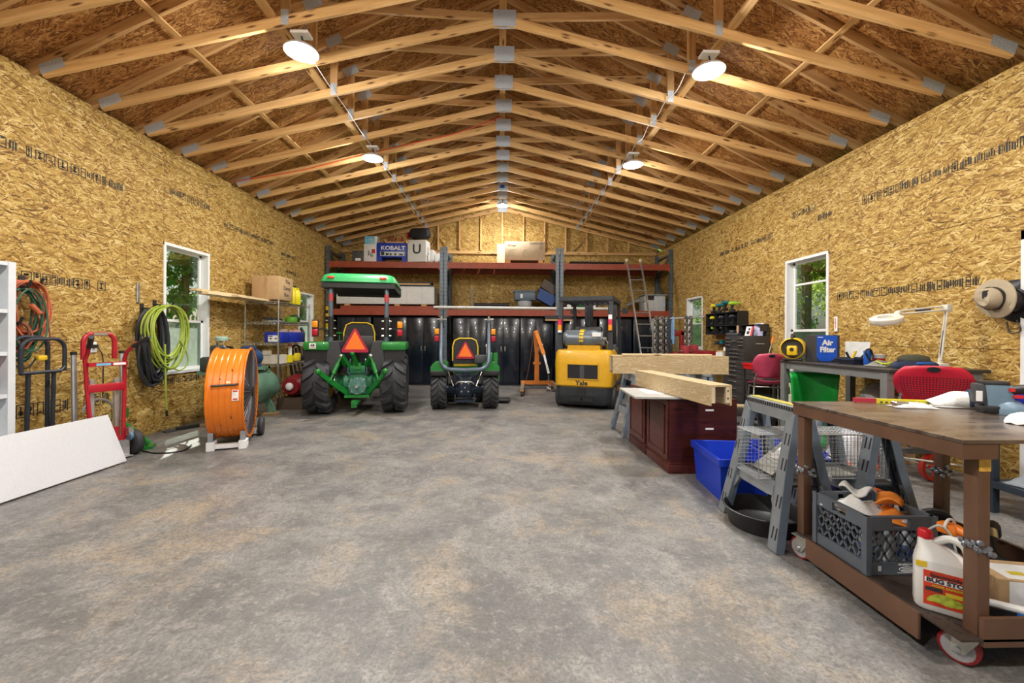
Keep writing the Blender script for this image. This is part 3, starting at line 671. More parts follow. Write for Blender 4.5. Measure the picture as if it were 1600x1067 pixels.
tag(MB().cyl((-.72, 11.28, Z1 + .15), (.22, 11.28, Z1 + .15), .045, n=14).build('black_pipe', mat('black_plastic', (.015, .015, .017), .45)), 'black pipe resting on the weathered timber', 'pipe')
tag(MB().b2((-.79, 11.25, Z1 + .107), (-.76, 11.28, Z1 + .56)).build('steel_rod', M_rackpost), 'short upright steel bar standing on the weathered timber', 'bar')
M_tub = mat('blue_grey_plastic', (.09, .14, .20), .45)
t = thing('feed_tub', 'blue-grey plastic tub standing on its pale foot on the rack', 'tub', (.63, 11.36, Z1 + .106))
MB().lathe([(.18, 0), (.19, .02), (.20, .14), (.16, .16)], 16).build('foot', mat('pale_grey_plastic', (.42, .45, .50), .5), t)
MB().b2((-.28, -.18, .16), (.28, .18, .40), bev=.03).b2((-.31, -.2, .38), (.31, .2, .42), bev=.01).build('bowl', M_tub, t); MB().b2((-.12, -.185, .22), (-.06, -.179, .33)).build('sticker', M_wprint, t, 0)
t = thing('tote', 'blue plastic tote tipped on its side against the rack post', 'tote', (1.14, 11.4, Z1 + .22), 0, ry=28)
def tote_mesh(w, d, h, th=.012):
    m = MB(); o = [(-w, -d), (w, -d), (w, d), (-w, d)]; k = .86
    m.loft([[(x * k, y * k, 0) for x, y in o], [(x, y, h) for x, y in o], [(x * 1.06, y * 1.06, h) for x, y in o], [(x * 1.06, y * 1.06, h + .02) for x, y in o], [(x * .97, y * .97, h + .02) for x, y in o], [(x * k * .95, y * k * .95, th) for x, y in o]])
    return m
tote_mesh(.26, .2, .26).build('body', mat('blue_tote', (.02, .07, .26), .45), t)
t = thing('tote', 'brown translucent tote leaning on top of the blue tipped tote', 'tote', (1.23, 11.45, Z1 + .53), 0, ry=33)
tote_mesh(.24, .2, .2).build('body', mat('brown_tote', (.10, .07, .06), .5), t)
t = thing('tote', 'clear storage tote with grey lid on the ladder-side rack', 'tote', (4.10, 11.4, Z1))
MB().b2((-.28, -.22, 0), (.30, .22, .42), bev=.03).build('body', mat('cloudy_plastic', (.55, .60, .64), .35), t); MB().b2((-.24, -.228, .30), (-.02, -.221, .42)).build('latch', mat('black_plastic', (.015, .015, .017), .45), t, 0)
MB().b2((-.31, -.25, .42), (.33, .25, .455), bev=.01).build('lid', mat('grey_lid', (.30, .34, .37), .5), t)
tag(MB().loft([[(math.cos(a) * .3, math.sin(a) * .2, z) for a in [k * math.pi / 6 for k in range(12)]] for z in (0, .03, .05)], TR(3.78, 11.75, Z1 + .30, ry=-25)).build('loose_lid', mat('grey_lid', (.30, .34, .37), .5)), 'loose grey lid propped behind the clear tote', 'lid')
t = thing('push_mower', 'green push mower deck with white-hubbed wheel on the rack behind the forklift', 'mower', (2.1, 11.45, Z1))
MB().b2((-.38, -.22, .08), (.42, .25, .2), bev=.05).build('deck', mat('mower_green', (.02, .16, .04), .4), t)
for x in (-.3, .36):
    w = MB().lathe([(.11, -.03), (.12, 0), (.11, .03)], 18, TR(x, -.26, .12, rx=90)).build('wheel', mat('black_rubber', (.018, .018, .02), .75), t); MB().lathe([(.06, .031), (.055, .04), (.02, .042)], 14, TR(x, -.26, .12, rx=90)).build('hub', M_wprint, w)
MB().tube([(.3, .1, .2), (.7, .15, .26), (1.2, .1, .22)], .014, 6).build('handle', mat('black_plastic', (.015, .015, .017), .45), t)
# ladder leaning on the rack
t = thing('extension_ladder', 'aluminium extension ladder leaning on the rack with yellow-white foot caps', 'ladder')
b0, b1 = Vector((3.46, 9.95, 0)), Vector((3.29, 11.0, 3.30)); bw = .39
for s in (0, 1):
    r_ = MB().beam(b0 + Vector((s * bw, 0, 0)), b1 + Vector((s * bw * .92, 0, 0)), .03, .075, (0, 1, 0)).build('rail', M_alu, t, 0)
    e = b1 + Vector((s * bw * .92, 0, 0)); MB().sph(e, (.045, .05, .06), 8, 6).build('rail_cap', mat('cream_rubber', (.68, .62, .40), .7), r_)
for k in range(11):
    f = .05 + k * .088; a = b0.lerp(b1, f); b = (b0 + Vector((bw, 0, 0))).lerp(b1 + Vector((bw * .92, 0, 0)), f)
    MB().cyl(a, b, .016, n=8).build('rung', M_alu, t)
# steel bar with hung chains and straps in the corner
t = thing('hanging_bar', 'horizontal chain bar between rack and stand carrying chains and straps', 'bar')
MB().cyl((3.55, 9.85, 1.72), (4.53, 9.3, 1.76), .022, n=10).build('bar', M_steel, t)
for x, y in ((3.57, 9.83),): MB().cyl((x, y, 0), (x, y, 1.72), .02, n=10).build('post', M_steel, t); MB().lathe([(.16, 0), (.16, .02), (.03, .03)], 16, TR(x, y, 0)).build('base', M_rackpost, t)
M_chain = mat('chain_steel', (.36, .35, .33), .42, .85, var=.3)
def chain(x, y, z0, z1, rz, label, link=.085, r=.02, bundle=5):
    t = thing('hung_chain', label, 'chain', (x, y, 0), rz, 'chains on the bar')
    for q in range(bundle):
        m = MB(); z = z0; i = 0; ox = (q - (bundle - 1) / 2) * .055; oy = ((q * 7) % 3 - 1) * .03
        while z > z1 + q * .06:
            P = []
            for k in range(8):
                a = k * math.pi / 4; u = math.cos(a) * link * .36; v = math.sin(a) * link * .62
                P.append((ox + (u if i % 2 else 0), oy + (0 if i % 2 else u), z + v))
            m.tube(P, r * .75, 5, True); z -= link * .9; i += 1
        m.build('strand', M_chain, t)
for i, (f, z1, lab) in enumerate([(.13, .6, 'grey steel chain hanging beside the ladder'), (.28, .5, 'grey steel chain hanging next to the blue strap'), (.84, .97, 'thick grey chain bundle hanging in front of the window')]):
    chain(3.55 + .81 * f, 9.82 - .47 * f, 1.73, z1, 30, lab, bundle=6 if i == 2 else 5)
for f, c, lab in [(.20, (.50, .47, .38), 'pale webbing strap looped over the bar'), (.36, (.02, .03, .06), 'dark navy webbing strap looped over the bar'), (.46, (.20, .36, .60), 'light blue webbing strap looped over the bar')]:
    x, y = 3.55 + .87 * f, 9.85 - .49 * f
    tag(MB().loft([[(x - .02, y - .015 + q, z), (x + .02, y - .03 + q, z), (x + .021, y - .025 + q, z), (x - .019, y - .01 + q, z)] for q, z in ((-.022, 1.15), (-.024, 1.4), (-.02, 1.72), (.015, 1.775), (.05, 1.72), (.055, 1.5), (.05, 1.25))]).build('webbing_strap', mat('strap_%d' % int(f * 100), c, .75)), lab, 'strap')

# ================================================================== tractors, forklift, hoist
M_rub = mat('tyre_rubber', (.030, .032, .036), .68, var=.3, scale=8); M_jd = mat('tractor_green', (.012, .20, .028), .35, var=.08, coat=.2); M_cast = mat('transmission_green', (.015, .15, .06), .45, var=.25, scale=20)
M_jy = mat('tractor_yellow', (.75, .50, .02), .4); M_blk = mat('black_plastic', (.015, .015, .017), .45); M_dgrey = mat('charcoal_plastic', (.050, .052, .06), .5); M_smv_o = mat('signal_orange', (.95, .20, .02), .35, var=.03); M_smv_r = mat('reflector_red', (.42, .012, .05), .35)
M_amber = mat('amber_lens', (.85, .30, .01), .25, var=.05); M_redl = mat('red_lens', (.45, .01, .03), .25); M_tube = mat('grey_blue_tube', (.13, .17, .23), .35, .4); M_navy = mat('navy_casting', (.018, .028, .05), .4, .3, var=.3, scale=20); M_chrome = mat('zinc', (.60, .60, .56), .28, .9)
def tyre(parent, x, y, r, w, nl, lh, side, rimmat, chev=.55, lug_w=.055):
    """pneumatic tyre on the X axis, lugs alternate left and right"""
    M = TR(x, y, r) @ Matrix.Rotation(R(90), 4, 'Y')
    rc = r - lh; hw = w / 2
    prof = [(rc * .56, -hw * .72), (rc * .62, -hw * .88), (rc * .80, -hw), (rc * .93, -hw * .97), (rc * .985, -hw * .80), (rc, -hw * .3), (rc, hw * .3), (rc * .985, hw * .80), (rc * .93, hw * .97), (rc * .80, hw), (rc * .62, hw * .88), (rc * .56, hw * .72)]
    t = MB().lathe(prof, 40, M, False).build('tyre', M_rub, parent)
    lg = MB()
    for i in range(nl):
        for s in (-1, 1):
            a0 = 2 * math.pi * (i + (.5 if s > 0 else 0)) / nl
            rings = []
            for k in range(6):
                f = k / 5; u = s * hw * (1.0 - .92 * f); a = a0 - chev * (lug_w * 5) * (f ** 1.3) / r * .5
                lo = (rc * (.91 if k == 0 else (.965 if k == 1 else .985))); hi = (rc * .95 + .01 if k == 0 else r * (.985 if k == 1 else 1))
                da = lug_w / r * .5 * (1.1 if k < 5 else .8)
                rings.append([(lo * math.cos(a - da * 1.25), lo * math.sin(a - da * 1.25), u), (lo * math.cos(a + da * 1.25), lo * math.sin(a + da * 1.25), u), (hi * math.cos(a + da), hi * math.sin(a + da), u), (hi * math.cos(a - da), hi * math.sin(a - da), u)])
            lg.loft(rings, M)
    lo_ = lg.build('tread_lugs', M_rub, t, 30); lo_['kind'] = 'stuff'
    MB().lathe([(.02, -hw * .1), (rc * .25, -hw * .1), (rc * .45, -hw * .2), (rc * .57, -hw * .72), (rc * .60, -hw * .74), (rc * .57, -hw * .5), (rc * .57, hw * .7), (rc * .60, hw * .72), (rc * .53, hw * .68), (rc * .45, hw * .1), (.02, hw * .1)], 32, M, False).build('rim', rimmat, t)
    return t
def smv(parent, x, y, z, w, tilt=0):
    h = w * .88; M = TR(x, y, z) @ Matrix.Rotation(R(90), 4, 'X')
    def tri(s, cut): return [(-w / 2 * s + cut, -h * .36 * s), (w / 2 * s - cut, -h * .36 * s), (w / 2 * s - cut * .4, -h * .36 * s + cut), (cut * .6, h * .64 * s - cut * .3), (-cut * .6, h * .64 * s - cut * .3), (-w / 2 * s + cut * .4, -h * .36 * s + cut)]
    p = MB().prism(tri(1, w * .07), 0, .004, M).build('warning_triangle', M_smv_r, parent, 0)
    MB().prism([(-w * .36, -h * .24), (w * .36, -h * .24), (0, h * .53)], .004, .006, M).build('orange_centre', M_smv_o, p, 0)
    return p
def lamps(parent, x, y, z, s, w=.075, h=.10):
    b = MB().b2((x - w * .6, y, z - h - .03), (x + w * .6, y + .03, z + h + .03)).build('lamp_bracket', M_blk, parent, 0)
    MB().b2((x - w / 2, y - .03, z + .012), (x + w / 2, y, z + h + .012), bev=.008).build('amber_lamp', M_amber, b); MB().b2((x - w / 2, y - .03, z - h - .012), (x + w / 2, y, z - .012), bev=.008).build('red_lamp', M_redl, b)
# ------------------------------------------------------------------ big tractor
T = thing('canopy_tractor', 'large green tractor with green sun canopy and fat rear tyres', 'tractor', (-2.415, 7.27, 0), 9)
for s in (-1, 1):
    tyre(T, s * .60, 0, .508, .41, 14, .050, s, M_jy, chev=.65, lug_w=.085)
    tyre(T, s * .52, 1.75, .36, .27, 13, .028, s, M_jy, chev=1.0, lug_w=.06)
    # fenders arch over the wheels
    fr = MB(); prof = []
    for k in range(9):
        a = R(200 - 22 * k); prof.append((math.cos(a) * .60, .56 + max(math.sin(a), -.05) * .60))
    xo, xi = s * .80, s * .40
    f = MB().b2((min(xo, xi), -.36, 1.06), (max(xo, xi), .42, 1.20), bev=.035).build('fender', M_jd, T)
    MB().b2((s * .40, -.30, .80), (s * .78, -.27, 1.07)).b2((s * .39, -.30, .62), (s * .43, .45, 1.12)).build('inner_guard', M_blk, f, 0)
    c = MB().loft([[(s * .42, -.34, 1.20), (s * .42, .3, 1.22), (s * .20, .3, 1.22), (s * .26, -.33, 1.20)], [(s * .44, -.33, .98), (s * .44, .3, .98), (s * .19, .3, .98), (s * .22, -.32, .98)], [(s * .46, -.30, .72), (s * .46, .3, .72), (s * .33, .3, .72), (s * .33, -.30, .72)]]).build('console', M_dgrey, T)
    # roll bar posts and canopy arms
    p = MB().tube(spline([(s * .45, -.03, 1.10), (s * .45, -.03, 1.6), (s * .45, -.02, 2.08), (s * .42, .04, 2.18), (s * .36, .2, 2.22)], 5), .037, 10).build('roll_bar_post', M_tube, T)
    MB().cyl((s * .45, -.03, 1.88), (s * .45, -.03, 2.0), .0385, n=12).build('red_decal', mat('decal_red', (.55, .06, .07), .4), p)
    for z in (1.42, 1.55, 1.30): MB().cyl((s * .37, -.03, z), (s * .53, -.03, z), .012, n=8).build('pin', M_chrome, p)
    MB().cyl((s * .45, -.03, 1.28), (s * .45, -.03, 1.62), .046, n=12).build('hinge_sleeve', M_blk, p)
    MB().tube([(s * .45, -.03, 1.35), (s * .56, -.05, 1.42), (s * .64, -.06, 1.40)], .012, 6).build('lamp_arm', M_blk, T)
    lamps(T, s * .68, -.10, 1.42, s, .085, .11)
    # three point hitch
    lw = MB().beam((s * .17, -.12, .34), (s * .40, -.42, .60), .035, .085).beam((s * .40, -.42, .60), (s * .50, -.62, .74), .03, .075).sph((s * .50, -.63, .745), .045, 10, 6).build('lower_link', M_jd, T)
    MB().beam((s * .20, -.10, .80), (s * .23, -.30, .97), .05, .075).beam((s * .08, -.05, .68), (s * .22, -.28, .97), .05, .06).build('lift_arm', M_jd, T)
    MB().cyl((s * .23, -.30, .96), (s * .37, -.42, .58), .018, n=8).cyl((s * .27, -.33, .85), (s * .33, -.385, .69), .032, n=10).build('lift_rod', M_jd, T)
    MB().sph((s * .23, -.31, .97), .035, 8, 6).build('pin', M_chrome, T)
    MB().lathe([(.10, 0), (.15, .03), (.16, .10), (.12, .14), (.09, .34)], 18, TR(s * .12, 0, .505) @ Matrix.Rotation(R(90 * s), 4, 'Y')).build('axle_housing', M_cast, T)
    MB().lathe([(.12, 0), (.19, .01), (.19, .03), (.13, .05)], 20, TR(s * .34, 0, .505) @ Matrix.Rotation(R(90 * s), 4, 'Y')).build('brake_flange', M_chrome if s < 0 else M_cast, T)
MB().b2((-.19, -.12, .28), (.19, .9, .72), bev=.05).b2((-.13, -.16, .66), (.13, .2, .80), bev=.03).b2((-.21, -.05, .34), (.21, .25, .62), bev=.03).build('transmission', M_cast, T)
pt = MB().lathe([(.04, .06), (.14, .05), (.155, .03), (.155, 0)], 20, TR(0, -.12, .46, rx=90)).b2((-.13, -.16, .33), (.13, -.12, .59), bev=.02).build('pto_plate', mat('pto_grey_green', (.10, .24, .20), .4, .3, var=.3, scale=30), T)
MB().cyl((0, -.24, .46), (0, -.12, .46), .028, n=12).build('pto_shaft', M_chrome, pt)
for k in range(8):
    a = k * math.pi / 4; MB().cyl((.125 * math.cos(a), -.185, .46 + .125 * math.sin(a)), (.125 * math.cos(a), -.165, .46 + .125 * math.sin(a)), .014, n=6).build('bolt', M_chrome, pt)
MB().b2((-.20, -.20, .27), (.20, -.08, .31)).b2((-.045, -.44, .19), (.045, -.05, .225)).b2((-.05, -.42, .14), (.03, -.32, .25)).build('drawbar', M_jd, T, 0)
MB().beam((0, -.16, .80), (-.05, -.30, 1.0), .045, .05).sph((-.055, -.31, 1.01), .04, 8, 6).b2((-.06, -.18, .74), (.06, -.10, .84)).build('top_link', M_jd, T)
for s in (-1, 1):
    for k, x in enumerate((.10, .15)): MB().tube(spline([(s * x, -.1, .62), (s * (x + .05), -.16, .72), (s * (x + .02), -.1, .9), (s * .18, .1, 1.0)], 4), .012, 6).build('hydraulic_hose', M_blk if k else M_tube, T)
MB().b2((-.24, -.10, .86), (.24, -.02, 1.30), bev=.02).build('rear_panel', M_blk, T)
smv(T, -.01, -.33, 1.17, .45); MB().b2((-.03, -.33, 1.05), (.03, -.08, 1.10)).build('triangle_bracket', M_blk, T, 0)
st = MB().loft([[(x * .25, .02 + q, 1.10 + (zz)) for x, zz in ((-1, 0), (1, 0), (1.0, .25), (.85, .38), (.5, .42), (-.5, .42), (-.85, .38), (-1, .25))] for q in (0, .09)]).build('seat_back', M_blk, T)
MB().tube([(x * .25, .0, 1.10 + zz) for x, zz in ((-1, .02), (-1.0, .25), (-.85, .38), (-.5, .42), (.5, .42), (.85, .38), (1, .25), (1, .02))], .012, 6).build('piping', M_jy, st)
MB().b2((-.25, .05, 1.0), (.25, .5, 1.14), bev=.04).build('seat_cushion', M_blk, T)
MB().b2((-.5, .3, .55), (.5, 1.1, .60)).build('floor_plate', M_blk, T, 0)
MB().loft([[(x * w, y, z) for x, z in ((-1, zb), (1, zb), (1, zt - .1), (.8, zt), (-.8, zt), (-1, zt - .1))] for y, w, zb, zt in ((.95, .30, .55, 1.20), (1.4, .29, .55, 1.18), (2.0, .27, .55, 1.08), (2.2, .22, .6, 1.0))]).build('hood', M_jd, T)
MB().tube(arc((0, .85, 1.32), .18, 0, 345, 22, 0, 1), .014, 6, True).cyl((0, .85, 1.30), (0, 1.0, 1.1), .02, n=8).build('steering_wheel', M_blk, T)
MB().tube([(-.33, .05, 1.2), (-.33, .05, 1.32)], .01, 6).sph((-.33, .05, 1.34), (.06, .05, .022), 10, 6).build('control_lever', M_jd, T)
# canopy: crowned shell with drooped rim
cn = MB(); rings = []
for z, sx, y0, y1 in ((2.185, .60, -.14, 1.18), (2.20, .615, -.16, 1.20), (2.24, .60, -.15, 1.18), (2.315, .57, -.12, 1.14), (2.345, .50, -.06, 1.06), (2.36, .30, .1, .9)):
    ring = []; r_ = .12
    for cx, cy, a0 in ((sx - r_, y0 + r_, -90), (sx - r_, y1 - r_, 0), (-sx + r_, y1 - r_, 90), (-sx + r_, y0 + r_, 180)):
        for k in range(5): a = R(a0 + 22.5 * k); ring.append((cx + r_ * math.cos(a), cy + r_ * math.sin(a), z))
    rings.append(ring)
can = cn.loft(rings).build('canopy', mat('canopy_green', (.03, .33, .10), .4, var=.06), T, 50)
MB().loft([[(x * .59, y, z) for x, y in ((-1, -.12), (1, -.12), (1, 1.18), (-1, 1.18))] for z in (2.10, 2.19)]).build('canopy_liner', M_blk, can, 0)
MB().b2((-.60, 1.10, 2.06), (.60, 1.22, 2.2), bev=.03).build('canopy_front_lip', M_blk, can)
for x in (-.43, .40): MB().b2((x - .055, -.165, 2.245), (x + .055, -.13, 2.285), bev=.012).build('roof_lamp', mat('red_orange_lens', (.75, .05, .02), .3), can)
MB().b2((-.70, -.362, 1.09), (-.60, -.357, 1.18)).build('sticker', M_wprint, T, 0); text('AR', .05, M_ink, T, FACE_S(-.65, -.3635, 1.142), bold=.003); MB().b2((-.685, -.3635, 1.105), (-.615, -.362, 1.115)).build('sticker_line', M_red, T, 0)
# ------------------------------------------------------------------ small tractor
T = thing('compact_tractor', 'small green compact tractor with grey folding roll bar', 'tractor', (-.645, 7.68, 0), 4)
for s in (-1, 1):
    tyre(T, s * .455, 0, .316, .285, 18, .030, s, M_jy, chev=1.0, lug_w=.045)
    tyre(T, s * .36, 1.35, .23, .18, 16, .016, s, M_jy, chev=1.2, lug_w=.035)
    f = MB().loft([[(s * x, y, z) for x, z in ((.31, .66), (.60, .66), (.60, .76), (.55, .83), (.36, .85), (.31, .8))] for y in (-.22, .3)]).build('fender', M_jd, T)
    MB().b2((s * .31, -.225, .60), (s * .61, .25, .70), bev=.02).build('fender_skirt', M_blk, f)
    lamps(T, s * .50, -.12, 1.32, s, .075, .10); MB().tube([(s * .42, -.1, 1.32), (s * .5, -.09, 1.32)], .012, 6).build('lamp_arm', M_blk, T)
    MB().cyl((s * .20, -.22, .42), (s * .30, -.10, .66), .012, n=8).build('lift_rod', M_chrome, T); MB().beam((s * .16, -.1, .30), (s * .30, -.38, .42), .025, .05).sph((s * .30, -.39, .42), .032, 8, 6).build('lower_link', M_navy, T)
    MB().lathe([(.09, 0), (.11, .05), (.08, .10), (.07, .22)], 16, TR(s * .1, 0, .315) @ Matrix.Rotation(R(90 * s), 4, 'Y')).build('axle_housing', M_navy, T)
bar = [(-.42, -.10, 1.60), (-.42, -.14, 1.2), (-.42, -.24, .98)] + [(-.42 + .18 - .18 * math.cos(a), -.29, .90 - .18 * math.sin(a)) for a in [R(k * 15) for k in range(1, 7)]] + [(0, -.30, .71)]
bar += [(-p[0], p[1], p[2]) for p in bar[:-1][::-1]]
rb = MB().tube(bar, .036, 12).build('roll_bar', M_tube, T)
for s in (-1, 1):
    MB().b2((s * .42 - .045, -.14, 1.44), (s * .42 + .045, -.06, 1.58), bev=.008).build('hinge_block', M_blk, rb); MB().cyl((s * .42 - .085, -.10, 1.60), (s * .42 + .085, -.10, 1.60), .012, n=8).cyl((s * .42, -.10, 1.58), (s * .42, -.10, 1.66), .022, n=8).build('hinge_pin', M_chrome, rb)
se = MB().loft([[(x * .23, y + .1, z) for x, z in ((-1, .80), (1, .80), (1, 1.12), (.85, 1.22), (.5, 1.26), (-.5, 1.26), (-.85, 1.22), (-1, 1.12))] for y in (0, .1)]).build('seat_back', M_blk, T)
MB().tube([(x * .23, .1, z) for x, z in ((-1, .85), (-1, 1.12), (-.85, 1.22), (-.5, 1.26), (.5, 1.26), (.85, 1.22), (1, 1.12), (1, .85))], .012, 6).build('piping', M_jy, se)
MB().b2((-.22, .12, .74), (.22, .55, .84), bev=.03).build('seat_cushion', mat('seat_yellow', (.62, .42, .03), .5), T); smv(T, .0, .07, 1.0, .36)
MB().b2((.17, -.12, .82), (.42, .10, .96), bev=.01).build('tool_tray', M_dgrey, T); MB().b2((.38, .0, .84), (.50, .22, 1.0), bev=.02).build('side_lever_box', M_jd, T)
MB().b2((-.13, -.10, .20), (.13, .6, .58), bev=.03).b2((-.10, -.17, .24), (.10, -.10, .52), bev=.02).b2((-.22, -.04, .40), (.22, .2, .62), bev=.02).b2((-.06, -.12, .56), (.06, .0, .72), bev=.015).build('transmission', M_navy, T)
for x, z in ((-.06, .46), (.06, .46), (-.06, .32), (.06, .32), (0, .39)): MB().cyl((x, -.185, z), (x, -.165, z), .014, n=6).build('bolt', M_chrome, T)
MB().tube([(-.17, -.24, .28), (-.17, -.27, .16), (.17, -.27, .16), (.17, -.24, .28)], .014, 6).b2((-.15, -.3, .15), (.15, -.2, .18)).build('hitch_frame', M_navy, T)
MB().tube([(-.16, -.24, .46), (-.12, -.26, .50), (.12, -.26, .50), (.16, -.24, .46)], .012, 6).build('stabiliser_bar', M_chrome, T)
for s, a in ((-1, .1), (1, .13)): MB().tube(spline([(s * a, -.12, .55), (s * (a + .08), -.18, .62), (s * (a + .12), -.1, .7), (s * .2, .05, .72)], 4), .011, 6).build('hydraulic_hose', M_blk, T)
MB().b2((-.30, .2, .38), (.30, .9, .42)).build('floor_plate', M_blk, T, 0)
MB().loft([[(x * w, y, z) for x, z in ((-1, .45), (1, .45), (1, zt - .1), (.75, zt), (-.75, zt), (-1, zt - .1))] for y, w, zt in ((.75, .24, .95), (1.2, .23, .92), (1.6, .2, .82))]).build('hood', M_jd, T)
MB().tube(arc((0, .7, 1.05), .15, 0, 345, 20, 0, 1), .012, 6, True).build('steering_wheel', M_blk, T)
MB().b2((.52, .45, .42), (.66, .9, .72), bev=.015).b2((.54, .50, .68), (.62, .58, .98)).build('loader_arm', M_jd, T); MB().b2((-.58, .6, .1), (.62, 1.1, .2), bev=.03).b2((.58, .45, .03), (.88, .8, .075), bev=.02).build('mower_deck', M_blk, T); MB().cyl((.42, .3, .9), (.42, .3, 1.1), .03, n=10).sph((.42, .3, 1.12), .045, 8, 6).build('control_lever', mat('cream_knob', (.7, .66, .5), .5), T)

# ------------------------------------------------------------------ forklift
M_yal = mat('forklift_yellow', (.66, .36, .012), .38, var=.07, coat=.2); M_fblk = mat('forklift_black', (.022, .026, .033), .5, var=.35, scale=9)
T = thing('forklift', 'yellow and black Yale forklift with grey gas cylinder on top', 'forklift', (1.46, 7.50, 0), -22)
def slab(w0, y0, y1, z, r=.12, wf=None):
    out = []; wf = wf or w0
    for cx, cy, a0, n in ((w0 - r, y0 + r, -90, 4), (wf - .02, y1 - .02, 0, 1), (-wf + .02, y1 - .02, 90, 1), (-w0 + r, y0 + r, 180, 4)):
        rr = r if n == 4 else .02
        for k in range(n + 1): a = R(a0 + 90 / n * k); out.append((cx + rr * math.cos(a), cy + rr * math.sin(a), z))
    return out
MB().loft([slab(.50, .03, .62, .40), slab(.52, .0, .62, .43), slab(.53, .0, .62, .80), slab(.52, .01, .62, .98), slab(.50, .04, .62, 1.055), slab(.46, .09, .60, 1.07)]).build('counterweight', M_yal, T, 40)
vn = MB()
gr = MB().b2((-.27, -.012, .55), (.27, .02, .81)).build('radiator_opening', M_hole, T, 0)
MB().b2((-.28, -.016, .54), (.28, -.004, .555)).b2((-.28, -.016, .805), (.28, -.004, .82)).b2((-.285, -.016, .54), (-.27, -.004, .82)).b2((.27, -.016, .54), (.285, -.004, .82)).build('opening_rim', M_yal, gr, 0)
MB().b2((-.05, -.014, .55), (.03, -.0, .81)).build('opening_post', M_dgrey, gr, 0)
text('Yale', .115, M_ink, T, FACE_S(-.02, -.003, .475), sx=1.1, bold=.004)
lb = MB().loft([slab(.42, .10, .9, .07), slab(.47, .05, .9, .12), slab(.50, .02, .9, .26), slab(.505, .02, .9, .40)]).build('lower_weight', M_fblk, T, 40)
MB().b2((-.22, .0, .155), (-.03, .06, .215)).b2((.0, .0, .155), (.19, .06, .215)).b2((-.10, .0, .28), (.04, .05, .38)).build('tow_slot', M_hole, lb, 0); MB().b2((-.11, .005, .27), (.05, .03, .282)).b2((-.24, .02, .143), (.21, .045, .153)).build('slot_lip', M_dgrey, lb, 0)
for s in (-1, 1):
    w = MB().lathe([(.10, -.09), (.18, -.085), (.195, -.06), (.195, .06), (.18, .085), (.10, .09)], 28, TR(s * .46, .36, .195) @ Matrix.Rotation(R(90), 4, 'Y')).build('rear_wheel', M_rub, T); MB().lathe([(.10, .088), (.08, .07), (.03, .09)], 16, TR(s * .46, .36, .195) @ Matrix.Rotation(R(90 * s), 4, 'Y')).build('hub', M_dgrey, w)
    w = MB().lathe([(.14, -.10), (.25, -.095), (.27, -.07), (.27, .07), (.25, .095), (.14, .10)], 28, TR(s * .46, 1.75, .27) @ Matrix.Rotation(R(90), 4, 'Y')).build('front_wheel', M_rub, T); MB().lathe([(.14, .098), (.11, .07), (.04, .10)], 16, TR(s * .46, 1.75, .27) @ Matrix.Rotation(R(90 * s), 4, 'Y')).build('hub', M_yal, w)
MB().b2((-.50, .60, .22), (.50, 1.75, .72), bev=.03).b2((-.50, .60, .72), (.50, 1.0, 1.0), bev=.03).build('chassis', M_yal, T); MB().b2((.44, .65, .40), (.56, 1.6, .46)).b2((.44, .66, .14), (.54, 1.55, .22)).build('step', M_fblk, T, 0)
GZ = 2.0
for s in (-1, 1):
    p = MB().beam((s * .46, .20, 1.05), (s * .46, .26, GZ), .075, .06, (0, 1, 0)).build('rear_guard_post', M_fblk, T, 0)
    MB().b2((s * .46 - .03, .13, 1.42), (s * .46 + .03, .185, 1.52)).build('amber_lamp', M_amber, p, 0); MB().b2((s * .46 - .03, .13, 1.52), (s * .46 + .03, .185, 1.62)).build('red_lamp', mat('pink_red_lens', (.70, .03, .10), .25), p, 0); MB().b2((s * .46 - .03, .13, 1.62 if s > 0 else 1.38), (s * .46 + .03, .185, 1.70 if s > 0 else 1.42)).build('clear_lamp', M_wprint, p, 0)
    MB().beam((s * .46, 1.75, .75), (s * .46, 1.42, GZ), .06, .06, (0, 1, 0)).build('front_guard_post', M_fblk, T, 0)
    MB().beam((s * .46, .22, GZ), (s * .46, 1.46, GZ), .07, .07).build('roof_rail', M_fblk, T, 0)
for y in (.24, 1.44): MB().beam((-.49, y, GZ + .005), (.49, y, GZ + .005), .07, .075).build('roof_crossbar', M_fblk, T, 0)
for k in range(8): MB().beam((-.38 + k * .108, .26, GZ), (-.38 + k * .108, 1.42, GZ), .02, .045).build('roof_slat', M_fblk, T, 0)
tk = MB().lathe([(.05, 0), (.11, .015), (.155, .07), (.16, .12), (.16, .52), (.155, .60), (.13, .655), (.13, .74), (.12, .74), (.12, .66), (.03, .66)], 28, TR(-.40, .20, 1.27) @ Matrix.Rotation(R(90), 4, 'Y')).build('gas_cylinder', mat('cylinder_grey', (.17, .20, .23), .35, .5, var=.15), T)
MB().tube([(-.05, .20 + .163 * math.cos(a), 1.27 + .163 * math.sin(a)) for a in [k * math.pi / 12 for k in range(24)]], .006, 4, True).build('cylinder_seam', M_dgrey, tk); MB().b2((.16, .035, 1.31), (.31, .09, 1.38)).build('cylinder_label', M_wprint, tk, 0)
st = MB()
for k in range(13): a = R(-70 + k * 22); st.b2((-.075 + 0, -.021, .150), (.0, .021, .166), TR(-.0, .20, 1.27) @ Matrix.Rotation(a - 1.57, 4, 'X'))
st.build('tank_strap', M_jy, T); MB().cyl((.32, .2, 1.27), (.39, .2, 1.27), .03, n=10).tube([(.36, .2, 1.27), (.42, .16, 1.2), (.38, .3, 1.08)], .012, 6).build('valve', M_chrome, T)
MB().loft([[(x, y, z) for x, y in ((-w, .08), (w, .08), (w, .34), (-w, .34))] for w, z in ((.30, 1.065), (.29, 1.14), (.26, 1.15))]).build('tank_cradle', M_yal, T)
